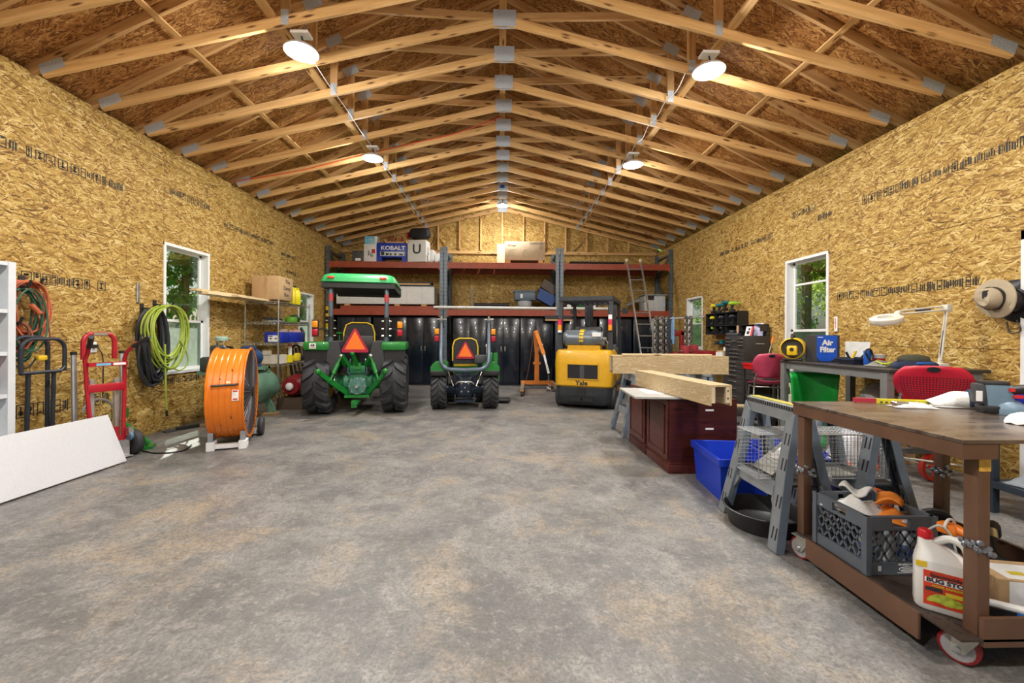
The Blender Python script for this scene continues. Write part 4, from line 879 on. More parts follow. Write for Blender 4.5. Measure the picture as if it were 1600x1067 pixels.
MB().b2((-.32, .55, 1.0), (.32, 1.05, 1.12), bev=.04).b2((-.26, .52, 1.10), (.26, .64, 1.50), bev=.05).build('seat', M_blk, T); MB().tube(arc((-.1, 1.35, 1.3), .16, 0, 345, 20, 0, 1), .013, 6, True).cyl((-.1, 1.35, 1.28), (-.1, 1.5, .8), .03, n=8).build('steering_wheel', M_blk, T); MB().b2((-.42, 1.5, .7), (.42, 1.58, 1.15), bev=.02).build('cowl', M_fblk, T)
for s in (-1, 1):
    MB().b2((s * .30 - .04, 1.98, .06), (s * .30 + .04, 2.10, 2.12)).b2((s * .20 - .03, 2.0, .1), (s * .20 + .03, 2.08, 2.08)).build('mast_channel', M_fblk, T, 0); MB().cyl((s * .24, 1.94, .2), (s * .24, 1.94, 1.6), .035, n=12).cyl((s * .24, 1.94, 1.55), (s * .24, 1.94, 1.66), .05, n=12).cyl((s * .24, 1.94, 1.6), (s * .24, 1.94, 2.0), .024, n=10).build('lift_cylinder', M_fblk, T)
    MB().b2((s * .25 - .05, 2.12, .05), (s * .25 + .05, 2.95, .09)).b2((s * .25 - .05, 2.10, .05), (s * .25 + .05, 2.15, .6)).build('fork', M_fblk, T, 0)
for z in (.5, 1.2, 2.05): MB().b2((-.34, 2.06, z), (.34, 2.10, z + .08)).build('mast_crossbar', M_fblk, T, 0)
for s in (-1, 1):
    MB().tube([(s * .42, 1.9, 1.85), (s * .55, 1.8, 1.86)], .01, 6).b2((s * .50, 1.76, 1.80), (s * .62, 1.80, 1.92)).build('work_lamp', M_blk, T)

# ------------------------------------------------------------------ engine hoist and broom
M_or = mat('hoist_orange', (.72, .22, .03), .4, var=.1)
T = thing('engine_hoist', 'orange engine hoist with folded boom and hanging hook', 'hoist', (.90, 10.55, 0), 0)
MB().b2((-.40, -.05, .10), (.42, .05, .19)).build('cross_base', M_or, T, 0)
for s, e in ((-1, (-.44, -1.42, .13)), (1, (.46, -1.2, .13))):
    l = MB().beam((s * .33, 0, .15), e, .07, .09).build('leg', M_or, T, 0); MB().beam((s * .33 + (e[0] - s * .33) * .35, e[1] * .35, .15), e, .074, .094).build('leg_sleeve', mat('dull_beige_steel', (.30, .24, .16), .5), l, 0)
    for p in (e, (s * .38, .02, .1)): MB().cyl((p[0] - .025, p[1], .05), (p[0] + .025, p[1], .05), .05, n=14).b2((p[0] - .03, p[1] - .03, .05), (p[0] + .03, p[1] + .03, .11)).build('caster', M_blk, l)
MB().b2((-.055, -.045, .19), (.055, .045, .85)).b2((-.09, -.06, .60), (.09, .06, .66)).beam((0, 0, .8), (-.05, .02, 1.42), .09, .08, (0, 1, 0)).build('mast', M_or, T, 0)
MB().beam((-.03, -.06, 1.42), (.14, -.38, .85), .085, .11, (0, 1, 0)).build('boom', M_or, T, 0)
MB().beam((.14, -.38, .86), (.24, -.52, .42), .05, .07, (0, 1, 0)).build('boom_extension', M_steel, T, 0); MB().cyl((.06, .02, .9), (.1, -.3, 1.1), .03, n=10).build('hydraulic_ram', M_steel, T)
ch = MB(); 
for k in range(7):
    P = [(.24 + (math.cos(a) * .014 if k % 2 else 0), -.52 + (0 if k % 2 else math.cos(a) * .014), .38 - k * .034 + math.sin(a) * .024) for a in [q * math.pi / 4 for q in range(8)]]; ch.tube(P, .005, 5, True)
ch.build('chain', M_chain, T); MB().tube(arc((.24, -.52, .09), .055, 100, -160, 12), .014, 8).build('hook', M_steel, T); MB().tube([(-.1, 0, 1.2), (-.2, -.02, .5), (-.26, 0, .2)], .008, 6).build('jack_handle', mat('rust_rod', (.18, .09, .05), .6), T)
MB().tube(spline([(.2, -.5, .1), (.3, -.6, .02), (.42, -.5, .02), (.3, -.42, .02), (.18, -.6, .02)], 5), .016, 6).build('sling_chain', M_chain, T)
t = thing('push_broom', 'push broom with tan handle and black bristles standing against the rack', 'broom')
MB().cyl((1.57, 10.92, 0), (1.50, 10.98, 1.72), .014, n=10).build('handle', lumber('broom_wood', (.60, .36, .14), (.72, .47, .20)), t); hd = MB().b2((1.15, 10.95, 1.71), (1.84, 11.01, 1.75)).build('head', M_pine, t, 0); MB().b2((1.14, 10.93, 1.75), (1.85, 11.03, 1.84)).build('bristles', M_blk, hd, 0)

# ================================================================== along the wall with the hose coils
M_foam = mat('white_foam', (.60, .61, .64), .75, var=.04, scale=60, bump=.15); M_redp = mat('hand_truck_red', (.42, .012, .025), .35, var=.08); M_black = M_blk; M_dframe = mat('blue_black_tube', (.035, .042, .055), .42, .3)
# leaning foam board
a = Vector((-3.80, 1.9, .0)); 
fb = MB()
th = math.atan2(.47, .19); M = TR(-3.815, 0, .012) @ Matrix.Rotation(th - math.pi, 4, 'Y')
fb.b2((0, 1.9, -.012), (.51, 4.41, .012), M, bev=.003)
t = thing('foam_board', 'long white foam board leaning low in front of the red hand truck', 'foam board')
fb.build('sheet', M_foam, t)
MB().b2((.24, 1.92, .0115), (.252, 4.40, .0125), M).build('fold_line', mat('foam_crease', (.62, .63, .66), .8), t, 0)
# white shelf unit
t = thing('shelf_unit', 'white painted shelf unit with cubbies standing against the wall', 'shelf unit', (-4.36, 3.20, 0))
M_shelf = mat('white_paint_shelf', (.66, .69, .73), .5, var=.04)
for y in (-.51, .51): MB().b2((-.19, y - .02, 0), (.19, y + .02, 1.92)).build('side_panel', M_shelf, t, 0)
MB().b2((-.20, -.49, 0), (-.185, .49, 1.92)).build('back_panel', M_shelf, t, 0)
for z in (.06, .42, .78, 1.14, 1.50, 1.90): MB().b2((-.185, -.49, z - .016), (.19, .49, z + .016)).build('shelf_board', M_shelf, t, 0)
for y in (-.51, .51): MB().b2((.18, y - .028, 0), (.195, y + .028, 1.92)).build('face_stile', M_shelf, t, 0)
t = thing('storage_bin', 'pale grey plastic bin on a high shelf of the white unit', 'bin', (-4.35, 3.40, 1.516))
MB().b2((-.15, -.17, 0), (.14, .18, .27), bev=.015).build('body', mat('bin_grey', (.52, .57, .63), .5), t); MB().b2((-.165, -.185, .27), (.155, .195, .30), bev=.006).build('lid', mat('bin_lid', (.60, .64, .68), .5), t); MB().b2((.1405, .06, .03), (.142, .14, .09)).build('label_plate', M_lblue, t, 0)
t = thing('cloth_bag', 'dark grey crumpled bag on a middle shelf of the white unit', 'bag', (-4.35, 3.40, 1.157))
MB().loft([[(math.cos(q) * .14 * r + .02 * math.sin(5 * q), math.sin(q) * .17 * r, z) for q in [k * math.pi / 7 for k in range(14)]] for z, r in ((0, .9), (.05, 1), (.14, .85), (.22, .5), (.25, .15))]).build('body', mat('grey_fabric', (.14, .13, .13), .85, bump=.4), t); MB().cyl((.10, .1, .02), (.14, .12, .12), .03, n=8).build('tag', mat('tan_leather', (.50, .34, .14), .7), t)
t = thing('tool_case', 'black and red tool case on a low shelf of the white unit', 'tool case', (-4.33, 3.38, .797))
MB().b2((-.16, -.2, 0), (.15, .2, .16), bev=.012).build('body', M_blk, t); MB().b2((-.165, -.205, .16), (.155, .205, .22), bev=.015).build('lid', M_redp, t); MB().b2((.151, .02, .10), (.16, .12, .13)).build('latch', M_wprint, t, 0)
t = thing('printed_carton', 'small brown carton with dark printing on top of the white shelf unit', 'box', (-4.36, 3.46, 1.917))
MB().b2((-.16, -.19, 0), (.16, .19, .19), bev=.004).build('body', M_card, t); MB().b2((.1605, -.19, .03), (.1615, .05, .16)).build('dark_print', mat('dark_print', (.05, .06, .08), .6), t, 0)
MB().tube([(.161, .08, .14), (.161, .11, .12), (.161, .10, .09), (.161, .14, .07), (.161, .13, .03)], .004, 4).tube([(.161, .09, .10), (.161, .14, .13)], .004, 4).build('scribble', M_ink, t)
t = thing('cap', 'navy cap resting on the printed carton', 'cap', (-4.33, 3.32, 2.108)); MB().lathe([(.11, 0), (.11, .03), (.095, .08), (.05, .115), (.001, .125)], 18).build('crown', mat('navy_cloth', (.02, .03, .07), .85), t); MB().prism([(.09 * math.cos(q) + .07, .09 * math.sin(q)) for q in [k * math.pi / 8 for k in range(16)]], .0, .008).build('brim', MATS['navy_cloth'], t)
# coils of cord on hooks
def coil(t, name, m, c, ry, rz, n, r, spread, seed, sag=0.0):
    """hank of n loops hung on the wall; loops lie in the YZ plane and fan out in X"""
    rnd = random.Random(seed)
    for k in range(n):
        a = ry * rnd.uniform(1 - spread, 1 + spread * .6); b = rz * rnd.uniform(1 - spread * .5, 1 + spread * .4); dy = rnd.uniform(-.04, .04); dx = rnd.uniform(-.05, .06)
        pts = []
        for i in range(20):
            q = 2 * math.pi * i / 20; pts.append((dx + .018 * math.sin(2 * q + k), dy + a * math.sin(q) * (1 + .15 * math.cos(q)), -b + b * math.cos(q)))
        MB().tube(spline([Vector(p) + Vector(c) for p in pts], 2, True), r, 6, True).build(name, m, t)
def hook(t, y, z):
    xw = XL - t.location.x if t.location.x else XL - t.matrix_world.translation.x
    MB().box((xw + .006, y, z), (.012, .05, .12)).tube([(xw + .006, y, z), (.07, y, z - .02), (.10, y, z + .04)], .012, 6).build('hook', mat('black_hook', (.02, .02, .02), .5), t)
M_cordo = mat('orange_cord', (.52, .13, .055), .5, var=.15); M_cordg = mat('green_cord', (.02, .10, .06), .5); M_hoseg = mat('lime_hose', (.34, .44, .06), .4, var=.1); M_hosek = mat('black_hose', (.022, .025, .032), .45)
t = thing('cord_hank', 'hank of orange extension cord hanging on the wall beside the white shelf unit', 'cord', (-4.47, 4.07, 1.80)); hook(t, .08, .0); coil(t, 'loop', M_cordo, (.02, 0, 0), .17, .29, 15, .0085, .35, 1); MB().tube([(.06, .12, -.1), (.07, .17, -.5), (.05, .18, -1.1)], .007, 6).build('loose_end', mat('brown_cord', (.28, .08, .04), .5), t); MB().cyl((.09, -.02, -.22), (.1, .05, -.30), .022, n=10).build('plug', M_cordo, t)
t = thing('cord_hank', 'hank of dark green extension cord with yellow plug hanging among the orange cord', 'cord', (-4.42, 4.0, 1.74)); hook(t, .0, .02); coil(t, 'loop', M_cordg, (.02, 0, -.02), .16, .30, 9, .0075, .3, 2); MB().box((.06, .12, -.66), (.05, .08, .045), None, .008).build('plug', mat('yellow_plug', (.75, .48, .02), .5), t); MB().tube(spline([(.06, .08, -.66), (.06, .0, -.75), (.05, -.12, -.7)], 5), .007, 6).build('tail', M_blk, t)
t = thing('cord_hank', 'hank of rust-brown cord hanging lowest beside the white shelf unit', 'cord', (-4.44, 3.95, 1.42)); hook(t, .0, .0); coil(t, 'loop', mat('brown_cord', (.28, .08, .04), .5), (.0, 0, 0), .13, .155, 8, .008, .25, 9)
t = thing('hose_coil', 'coil of lime green air hose hanging beside the window', 'hose', (-4.42, 5.58, 1.68)); hook(t, .12, .02); coil(t, 'loop', M_hoseg, (.05, .06, .0), .29, .38, 14, .0105, .3, 3); MB().tube(spline([(.1, -.03, -.5), (.1, -.02, -.8), (.09, .0, -1.15), (.08, .03, -1.36)], 4), .0105, 6).build('hanging_end', M_hoseg, t); MB().cyl((.08, .03, -1.36), (.08, .035, -1.44), .014, n=8).build('fitting', M_blk, t); MB().tube(spline([(.1, .22, -.45), (.1, .34, -.62), (.1, .36, -.78), (.1, .22, -.86), (.1, .08, -.80)], 5), .0095, 6).build('stray_loop', M_hoseg, t)
t = thing('hose_coil', 'coil of black rubber hose hanging under the lime hose', 'hose', (-4.44, 5.46, 1.62)); hook(t, .04, .02); coil(t, 'loop', M_hosek, (.0, .04, .0), .17, .45, 15, .017, .25, 4); MB().tube(spline([(.03, -.16, -.3), (.03, -.2, -.7), (.03, -.05, -.96), (.03, .2, -.86), (.03, .26, -.6)], 5), .014, 6).build('stray_loop', M_hosek, t)
tag(MB().b2((-4.578, 5.42, 1.70), (-4.56, 5.46, 1.96), bev=.004).build('wall_bracket', M_steel), 'narrow galvanised bracket strip screwed to the wall above the hoses', 'bracket')
t = thing('wall_outlet', 'white wall outlet with a black plug behind the red hand truck', 'outlet', (-4.578, 4.86, 1.16)); MB().b2((0, -.04, -.06), (.01, .04, .06), bev=.003).build('plate', M_white, t); MB().b2((.01, -.02, -.01), (.05, .02, .03), bev=.005).tube(spline([(.05, 0, .0), (.09, .02, -.1), (.07, .05, -.35), (.04, .08, -.55)], 5), .006, 6).build('plug_and_lead', M_blk, t)
# dark platform truck frame standing on end
t = thing('platform_cart', 'dark tubular cart frame standing upright against the wall', 'cart', (-4.40, 4.06, 0), 0)
def loop(dx, y0, y1, zt, zb, r=.017):
    q = .10; pts = [(dx, y0, zb), (dx, y0, zt - q)] + [(dx, y0 + q - q * math.cos(a), zt - q + q * math.sin(a)) for a in [R(k * 15) for k in range(1, 7)]] + [(dx, y1 - q + q * math.sin(a), zt - q + q * math.cos(a)) for a in [R(k * 15) for k in range(0, 7)]] + [(dx, y1, zt - q), (dx, y1, zb)]
    return MB().tube(pts, r, 10)
loop(.02, -.16, .14, 1.28, .10).build('handle_loop', M_dframe, t); loop(.12, -.18, .20, 1.26, .95).build('handle_loop', M_dframe, t)
MB().tube([(.12, -.18, .95), (.12, .16, .95), (.12, .20, .99)], .017, 10).build('crossbar', M_dframe, t)
for y in (-.10, .12): MB().tube([(.10, y, .95), (.06, y + .02, .05)], .017, 8).build('leg', M_dframe, t)
MB().b2((-.06, -.22, .02), (.02, .24, .10), bev=.01).build('platform_edge', M_dframe, t)
# red hand truck
t = thing('hand_truck', 'red and aluminium hand truck with black grips and pneumatic tyres', 'hand truck', (-4.05, 4.45, 0), 70)
for s in (-1, 1):
    r_ = MB().tube([(s * .13, -.03, .20), (s * .155, .0, .7), (s * .165, .02, 1.05), (s * .165, -.02, 1.12), (s * .20, -.12, 1.22)], .018, 10).build('red_rail', M_redp, t); MB().cyl((s * .185, -.085, 1.18), (s * .245, -.24, 1.28), .022, n=10).build('grip', M_blk, r_)
    MB().tube([(s * .20, .10, .12), (s * .20, .13, 1.10)], .022, 10).build('aluminium_rail', M_alu, t); MB().cyl((s * .20, .13, 1.10), (s * .20, .13, 1.13), .026, n=10).build('rail_cap', M_blk, t)
    MB().b2((s * .105 - .02, .02, .15), (s * .105 + .02, .07, .85), bev=.004).build('inner_channel', M_alu, t)
    w = MB().lathe([(.07, -.045), (.105, -.05), (.13, -.03), (.135, 0), (.13, .03), (.105, .05), (.07, .045)], 24, TR(s * .27, .05, .135) @ Matrix.Rotation(R(90), 4, 'Y')).build('tyre', M_rub, t); MB().lathe([(.07, -.03), (.03, -.035), (.025, .05), (.03, .035), (.07, .03)], 16, TR(s * .27, .05, .135) @ Matrix.Rotation(R(90), 4, 'Y')).build('hub', M_dgrey, w)
    c = MB().lathe([(.045, -.014), (.05, 0), (.045, .014)], 18, TR(s * .15, -.10, .24) @ Matrix.Rotation(R(90), 4, 'Y')).build('caster', mat('blue_grey_rubber', (.10, .20, .30), .5), t); MB().b2((s * .15 - .022, -.12, .24), (s * .15 + .022, -.06, .33)).build('caster_fork', M_chrome, c, 0)
MB().tube([(-.13, .12, 1.05), (-.13, .12, 1.22)] + [(-.06 - .07 * math.cos(R(a)), .12, 1.22 + .09 * math.sin(R(a))) for a in range(10, 91, 20)] + [(.06 + .07 * math.sin(R(a)), .12, 1.22 + .09 * math.cos(R(a))) for a in range(0, 91, 20)] + [(.13, .12, 1.05)], .022, 10).build('top_loop', M_redp, t); MB().b2((-.06, .09, 1.295), (.06, .14, 1.325)).build('top_latch', M_chrome, t, 0)
cb = MB().b2((-.16, -.03, .98), (.17, .0, 1.02)).build('crossbar', M_redp, t, 0); MB().b2((-.10, -.0315, .988), (.02, -.0302, 1.012)).build('decal_blue', M_lblue, cb, 0); MB().b2((.04, -.0315, .988), (.15, -.0302, 1.012)).build('decal_white', M_wprint, cb, 0)
MB().b2((-.16, -.02, .72), (.15, .04, .80), bev=.006).build('crossbar', M_redp, t); MB().b2((-.17, -.06, .20), (.20, -.02, .24)).b2((-.15, -.02, .24), (.1, .02, .34)).build('crossbar', M_redp, t, 0); MB().cyl((-.25, .05, .135), (.25, .05, .135), .012, n=8).build('axle', M_chrome, t); MB().b2((-.2, -.07, .015), (.2, .0, .025)).b2((-.2, -.01, .02), (.2, .0, .2)).build('toe_plate', M_alu, t, 0); MB().tube(arc((-.02, .09, .52), .12, 0, 180, 12), .012, 6).build('bracing_arch', M_alu, t)
t = thing('green_ramp', 'green angled steel implement foot behind the hand truck wheel', 'implement', (-4.28, 4.90, 0), 25); MB().beam((0, 0, .30), (.24, -.05, .05), .06, .05).b2((-.06, -.04, .0), (.0, .04, .46)).b2((-.07, -.09, .36), (.03, .09, .46)).build('arm', M_jd, t, 0); MB().b2((.18, -.12, 0), (.29, .06, .03)).build('foot_plate', M_jd, t, 0)
t = thing('power_strip', 'black power strip and lead lying on the floor by the wall', 'power strip', (-4.30, 6.02, 0), 62); MB().b2((-.20, -.03, .0), (.20, .03, .045), bev=.008).build('body', M_blk, t); MB().tube(spline([(.2, 0, .02), (.4, -.1, .012), (.6, .1, .012), (.3, .2, .012)], 5), .007, 6).build('lead', M_blk, t); MB().b2((-.34, -.05, .0), (-.21, .04, .02)).build('charger', M_dgrey, t, 0)
tag(MB().tube(spline([(-3.62, 5.05, .012), (-3.55, 4.8, .009), (-3.75, 4.72, .009), (-3.95, 4.80, .009), (-4.1, 4.9, .009)], 6), .008, 6).build('fan_lead', M_blk), 'black power lead snaking from the drum fan across the floor', 'cable')
# drum fan
t = thing('drum_fan', 'big orange drum fan on white feet with black grille', 'fan', (-3.25, 5.24, .605), 22)
M_fan = mat('fan_orange', (.80, .20, .008), .35, var=.05, coat=.15); Rf = .53; FX = Matrix.Rotation(R(90), 4, 'Y')
prof = [(Rf + .012, -.185), (Rf + .02, -.175), (Rf, -.16)]
for k in range(5): z = -.12 + k * .06; prof += [(Rf, z - .01), (Rf - .006, z), (Rf, z + .01)]
prof += [(Rf, .16), (Rf + .02, .175), (Rf + .012, .185)]
prof += [(Rf - .012, .18), (Rf - .016, -.18), (Rf + .012, -.185)]
MB().lathe(prof, 56, FX, False).build('drum', M_fan, t, 30)
for s in (-1, 1):
    g = MB()
    for k in range(20): g.tube([(s * (.185 - .002 * k), math.cos(a) * (.05 + .0245 * k), math.sin(a) * (.05 + .0245 * k)) for a in [i * math.pi / 20 for i in range(40)]], .003, 4, True)
    for k in range(48): a = k * math.pi / 24; g.tube([(s * .19, math.cos(a) * .04, math.sin(a) * .04), (s * .178, math.cos(a) * .53, math.sin(a) * .53)], .004, 4)
    gr = g.build('grille', mat('grille_wire', (.16, .16, .18), .35, .8), t); gr['kind'] = 'stuff'; MB().lathe([(.07, 0), (.07, .012), (.001, .014)], 20, TR(s * .185) @ (FX if s > 0 else Matrix.Rotation(R(-90), 4, 'Y'))).build('hub_cap', M_blk, gr)
for k in range(6):
    a = k * 60; MB().add([(-.05, .06, -.06), (.05, .06, .06), (.06, .49, .24), (-.05, .49, -.22)], [(0, 1, 2, 3)], Matrix.Rotation(R(a), 4, 'X')).build('blade', mat('fan_blade_dark', (.03, .03, .035), .5), t, 0, None, .006)
MB().cyl((-.12, 0, 0), (.12, 0, 0), .12, n=20).build('motor', M_blk, t)
hb = MB().tube([(-.12, -.52, .14), (-.12, -.55, .14), (.12, -.55, .15), (.12, -.52, .15)], .013, 8).build('handle', M_blk, t); 
lb_ = MB().add([(.07, -.528, .09), (.135, -.528, .09), (.135, -.535, -.03), (.07, -.535, -.03)], [(0, 1, 2, 3)]).build('rating_label', M_wprint, t, 0, None, .002); MB().b2((.08, -.5335, .07), (.125, -.5295, .082)).b2((.08, -.5375, -.02), (.125, -.5345, -.005)).build('label_band', M_red, lb_, 0)
for y in (-.34, .34): MB().b2((-.20, y - .04, -.59), (.20, y + .04, -.545), bev=.004).build('foot_rail', M_white, t)
for x in (-.155, .155): MB().b2((x - .04, -.41, -.605), (x + .04, -.27, -.505), bev=.004).build('foot', M_white, t); MB().b2((x - .025, -.40, -.505), (x + .025, -.30, -.40)).build('foot_bracket', M_steel, t, 0)
for x in (.2,): w = MB().lathe([(.04, -.03), (.11, -.03), (.12, 0), (.11, .03), (.04, .03)], 22, TR(.25, .30, -.485) @ FX).build('wheel', M_rub, t); MB().lathe([(.04, -.032), (.02, -.036), (.02, .036), (.04, .032)], 14, TR(.25, .30, -.485) @ FX).build('hub', M_dgrey, w)
MB().cyl((.0, .30, -.485), (.25, .30, -.485), .012, n=8).build('axle', M_steel, t)
# air compressor
t = thing('air_compressor', 'green horizontal tank air compressor with blue motor behind the drum fan', 'compressor', (-3.93, 6.42, 0), 0)
M_comp = mat('compressor_green', (.10, .20, .14), .45, var=.3, scale=5); FY = TR(rx=-90)
MB().lathe([(.001, -.52), (.10, -.505), (.20, -.45), (.26, -.37), (.275, -.29), (.275, .62), (.26, .70), (.20, .79), (.10, .845), (.001, .86)], 32, TR(0, 0, .47, rx=-90)).build('tank', M_comp, t)
MB().b2((-.18, -.60, .76), (.18, .55, .80)).b2((-.18, .50, .68), (-.14, .55, .80)).b2((.14, .50, .68), (.18, .55, .80)).b2((-.18, -.1, .70), (-.14, .0, .78)).b2((.14, -.1, .70), (.18, .0, .78)).build('platform', M_comp, t, 0)
m_ = MB().lathe([(.09, -.19), (.13, -.17), (.135, -.12), (.135, .14), (.12, .18), (.04, .20)], 24, TR(.02, .25, .95, rx=-90)).b2((-.10, .13, .80), (.14, .37, .85)).b2((-.06, .16, 1.06), (.10, .32, 1.13), bev=.02).build('motor', mat('motor_blue', (.02, .06, .16), .4, var=.2), t)
MB().b2((-.14, -.62, .80), (.14, -.30, 1.0), bev=.03).b2((-.12, -.40, 1.0), (.0, -.28, 1.16), bev=.02).b2((.0, -.62, 1.0), (.12, -.48, 1.16), bev=.02).build('pump', mat('pump_iron', (.08, .10, .10), .5, .5, var=.3), t); MB().lathe([(.075, 0), (.08, .01), (.08, .05), (.06, .06)], 20, TR(.02, -.40, 1.22)).build('air_filter', mat('pale_green_cap', (.35, .52, .46), .5), t); MB().tube(spline([(.0, -.4, 1.22), (.12, -.5, 1.14), (.16, -.3, 1.0), (.1, -.1, .9), (.1, .1, .78)], 5), .012, 8).tube(spline([(-.05, -.4, 1.2), (-.14, -.2, 1.1), (-.12, .0, .8)], 5), .012, 8).build('air_pipe', M_chrome, t)
MB().lathe([(.16, -.02), (.16, .02), (.14, .02), (.14, -.02), (.16, -.02)], 24, TR(-.05, -.15, .98) @ FX, False).build('flywheel', M_blk, t)
for y in (-.28, .52):
    for s in (-1, 1): MB().beam((s * .15, y, .26), (s * .25, y, .052), .10, .03, (0, 1, 0)).build('leg', M_comp, t, 0)
MB().lathe([(.03, 0), (.035, .02), (.03, .07)], 14, TR(0, .85, .50, rx=-90)).tube([(0, .9, .5), (.05, .95, .42), (.06, .92, .3)], .01, 6).build('drain_valve', M_chrome, t); MB().b2((.19, .55, .45), (.245, .62, .56)).build('warning_label', mat('label_yellow', (.7, .55, .03), .5), t, 0)
for y, L_ in ((6.95, .62), (6.14, .6)): tag(MB().b2((-3.93 - L_ / 2, y - .09, 0), (-3.93 + L_ / 2, y + .09, .05), bev=.004).build('wood_skid', lumber('skid_wood', (.20, .13, .07), (.34, .23, .12)) if y > 6.5 else MATS['skid_wood']), 'rough wooden skid under the %s legs of the compressor' % ('rear' if y > 6.5 else 'pump-side'), 'board')
# wire shelving
t = thing('wire_shelf', 'chrome wire shelving unit beside the compressor', 'shelf', (-4.21, 8.15, 0), 0)
SW, SD = .29, .60
for x in (-SW, SW):
    for y in (-SD, SD): MB().cyl((x, y, 0), (x, y, 1.93), .014, n=10).build('post', M_chrome, t)
for z in (.35, .78, 1.16, 1.53, 1.89):
    m = MB()
    for zz in (z, z - .035):
        for x in (-SW, SW): m.cyl((x, -SD, zz), (x, SD, zz), .0045, n=6)
        for y in (-SD, SD): m.cyl((-SW, y, zz), (SW, y, zz), .0045, n=6)
    for k in range(24): y = -SD + .05 + k * .048; m.cyl((-SW, y, z), (SW, y, z), .002, n=4)
    for k in range(20):
        q = k / 20
        for s in (-1, 1): m.cyl((s * SW, -SD + q * 2 * SD, z if k % 2 else z - .035), (s * SW, -SD + (q + .05) * 2 * SD, z - .035 if k % 2 else z), .002, n=4); m.cyl((-SW + q * 2 * SW, s * SD, z if k % 2 else z - .035), (-SW + (q + .05) * 2 * SW, s * SD, z - .035 if k % 2 else z), .002, n=4)
    w_ = m.build('wire_deck', M_chrome, t, 0); w_['kind'] = 'stuff'
def TS(z): return z + .006
t, d = carton('brown_carton', 'brown cardboard carton lettered by hand on top of the wire shelving', 'box', (-4.43, 7.62, TS(1.89) + .039), (-3.95, 8.12, TS(1.89) + .46), M_card)
for i, s_ in enumerate(('This', 'Damp', 'Box')): text(s_, .10, M_ink, t, TR(.2415, .05 - .02 * i, .34 - .12 * i) @ Matrix.Rotation(R(90), 4, 'Z') @ Matrix.Rotation(R(90), 4, 'X'), bold=.001)
MB().b2((-.03, -.2512, .0), (.03, -.2502, .44)).build('tape', mat('brown_tape', (.42, .28, .14), .4), t, 0)
M_yj = mat('yellow_jug', (.78, .66, .01), .4, var=.06)
for i, (y, lab) in enumerate([(8.24, 'yellow plastic jug beside the brown carton'), (8.45, 'yellow plastic jug at the far end of the wire shelf top')]):
    t = thing('yellow_jug', lab, 'jug', (-4.08, y, TS(1.89)), 0, 'yellow jugs'); MB().loft([[(math.cos(q) * .12 * r, math.sin(q) * .085 * r, z) for q in [k * math.pi / 8 for k in range(16)]] for z, r in ((0, .92), (.02, 1), (.22, 1), (.28, .8), (.31, .35), (.34, .3))]).build('body', M_yj, t); MB().tube([(.0, .0, .33), (.07, .0, .32), (.10, .0, .22)], .014, 8).build('handle', M_yj, t); MB().cyl((0, 0, .34), (0, 0, .37), .035, n=14).build('cap', M_blk, t)
for i, (x, z, y0, y1) in enumerate([(-4.42, 0, 6.35, 8.5), (-4.30, 0, 6.25, 8.05), (-4.18, 0, 6.75, 8.1), (-4.40, .037, 6.15, 7.58)]):
    o = member('pine_board', (x, y0, TS(1.89) + .02 + z), (x, y1, TS(1.89) + .02 + z), .10, .036, lumber('fresh_pine', (.66, .50, .28), (.78, .64, .40)) if i == 0 else MATS['fresh_pine']); tag(o, ['longest pale pine board on top of the wire shelving, by the wall', 'pale pine board second from the wall on the wire shelving', 'short pale pine board on the aisle side of the wire shelving', 'pale pine board stacked uppermost on the wire shelving'][i], 'board', 'pine boards on the wire shelf')
t = thing('spray_gun_kit', 'grey and black tool lying on the second tier of the wire shelving', 'tool', (-4.15, 7.85, TS(1.53))); MB().b2((-.12, -.2, 0), (.1, .2, .035), bev=.01).build('body', M_steel, t); MB().cyl((-.05, -.25, .06), (.02, .22, .05), .022, n=10).tube([(.05, -.1, .03), (.12, -.2, .06), (.1, -.28, .03)], .012, 6).build('barrel', M_blk, t)
t = thing('hedge_trimmer', 'green and black garden tool with long snout on the wire shelving', 'tool', (-4.1, 8.42, TS(1.53))); MB().b2((-.09, -.16, 0), (.09, .04, .12), bev=.03).build('body', mat('lime_tool', (.12, .35, .03), .45), t); MB().loft([[(math.cos(q) * r, y, .07 + z + math.sin(q) * r) for q in [k * math.pi / 4 for k in range(8)]] for y, r, z in ((-.02, .07, .02), (.10, .06, .05), (.2, .045, .02), (.26, .02, -.03))]).build('snout', mat('dark_green_tool', (.02, .08, .035), .5), t)
M_bbin = mat('blue_bin', (.012, .03, .35), .4)
t = thing('parts_bin', 'blue bin with white label on the wire shelving', 'bin', (-4.05, 7.74, TS(1.16))); MB().b2((-.15, -.13, 0), (.15, .13, .19), bev=.01).build('body', M_bbin, t); MB().b2((-.08, -.1345, .015), (.10, -.1305, .13)).build('label_plate', M_wprint, t, 0); MB().b2((-.05, -.136, .06), (-.02, -.1345, .085)).b2((.04, -.136, .06), (.07, -.1345, .085)).b2((-.07, -.136, .105), (.0, -.1345, .12)).build('printed_icons', M_ink, t, 0)
t = thing('parts_bin', 'long blue bin holding packets on the wire shelving', 'bin', (-4.10, 8.28, TS(1.16))); MB().b2((-.18, -.30, 0), (.17, .22, .19), bev=.01).build('body', M_bbin, t); MB().b2((-.10, -.2, .19), (.0, -.05, .25)).build('packet', M_card2, t, 0); MB().b2((.02, -.02, .19), (.14, .18, .24)).build('packet', mat('pink_packet', (.70, .42, .36), .6), t, 0); MB().b2((-.0, -.304, .12), (.08, -.30, .17)).build('latch', M_steel, t, 0)
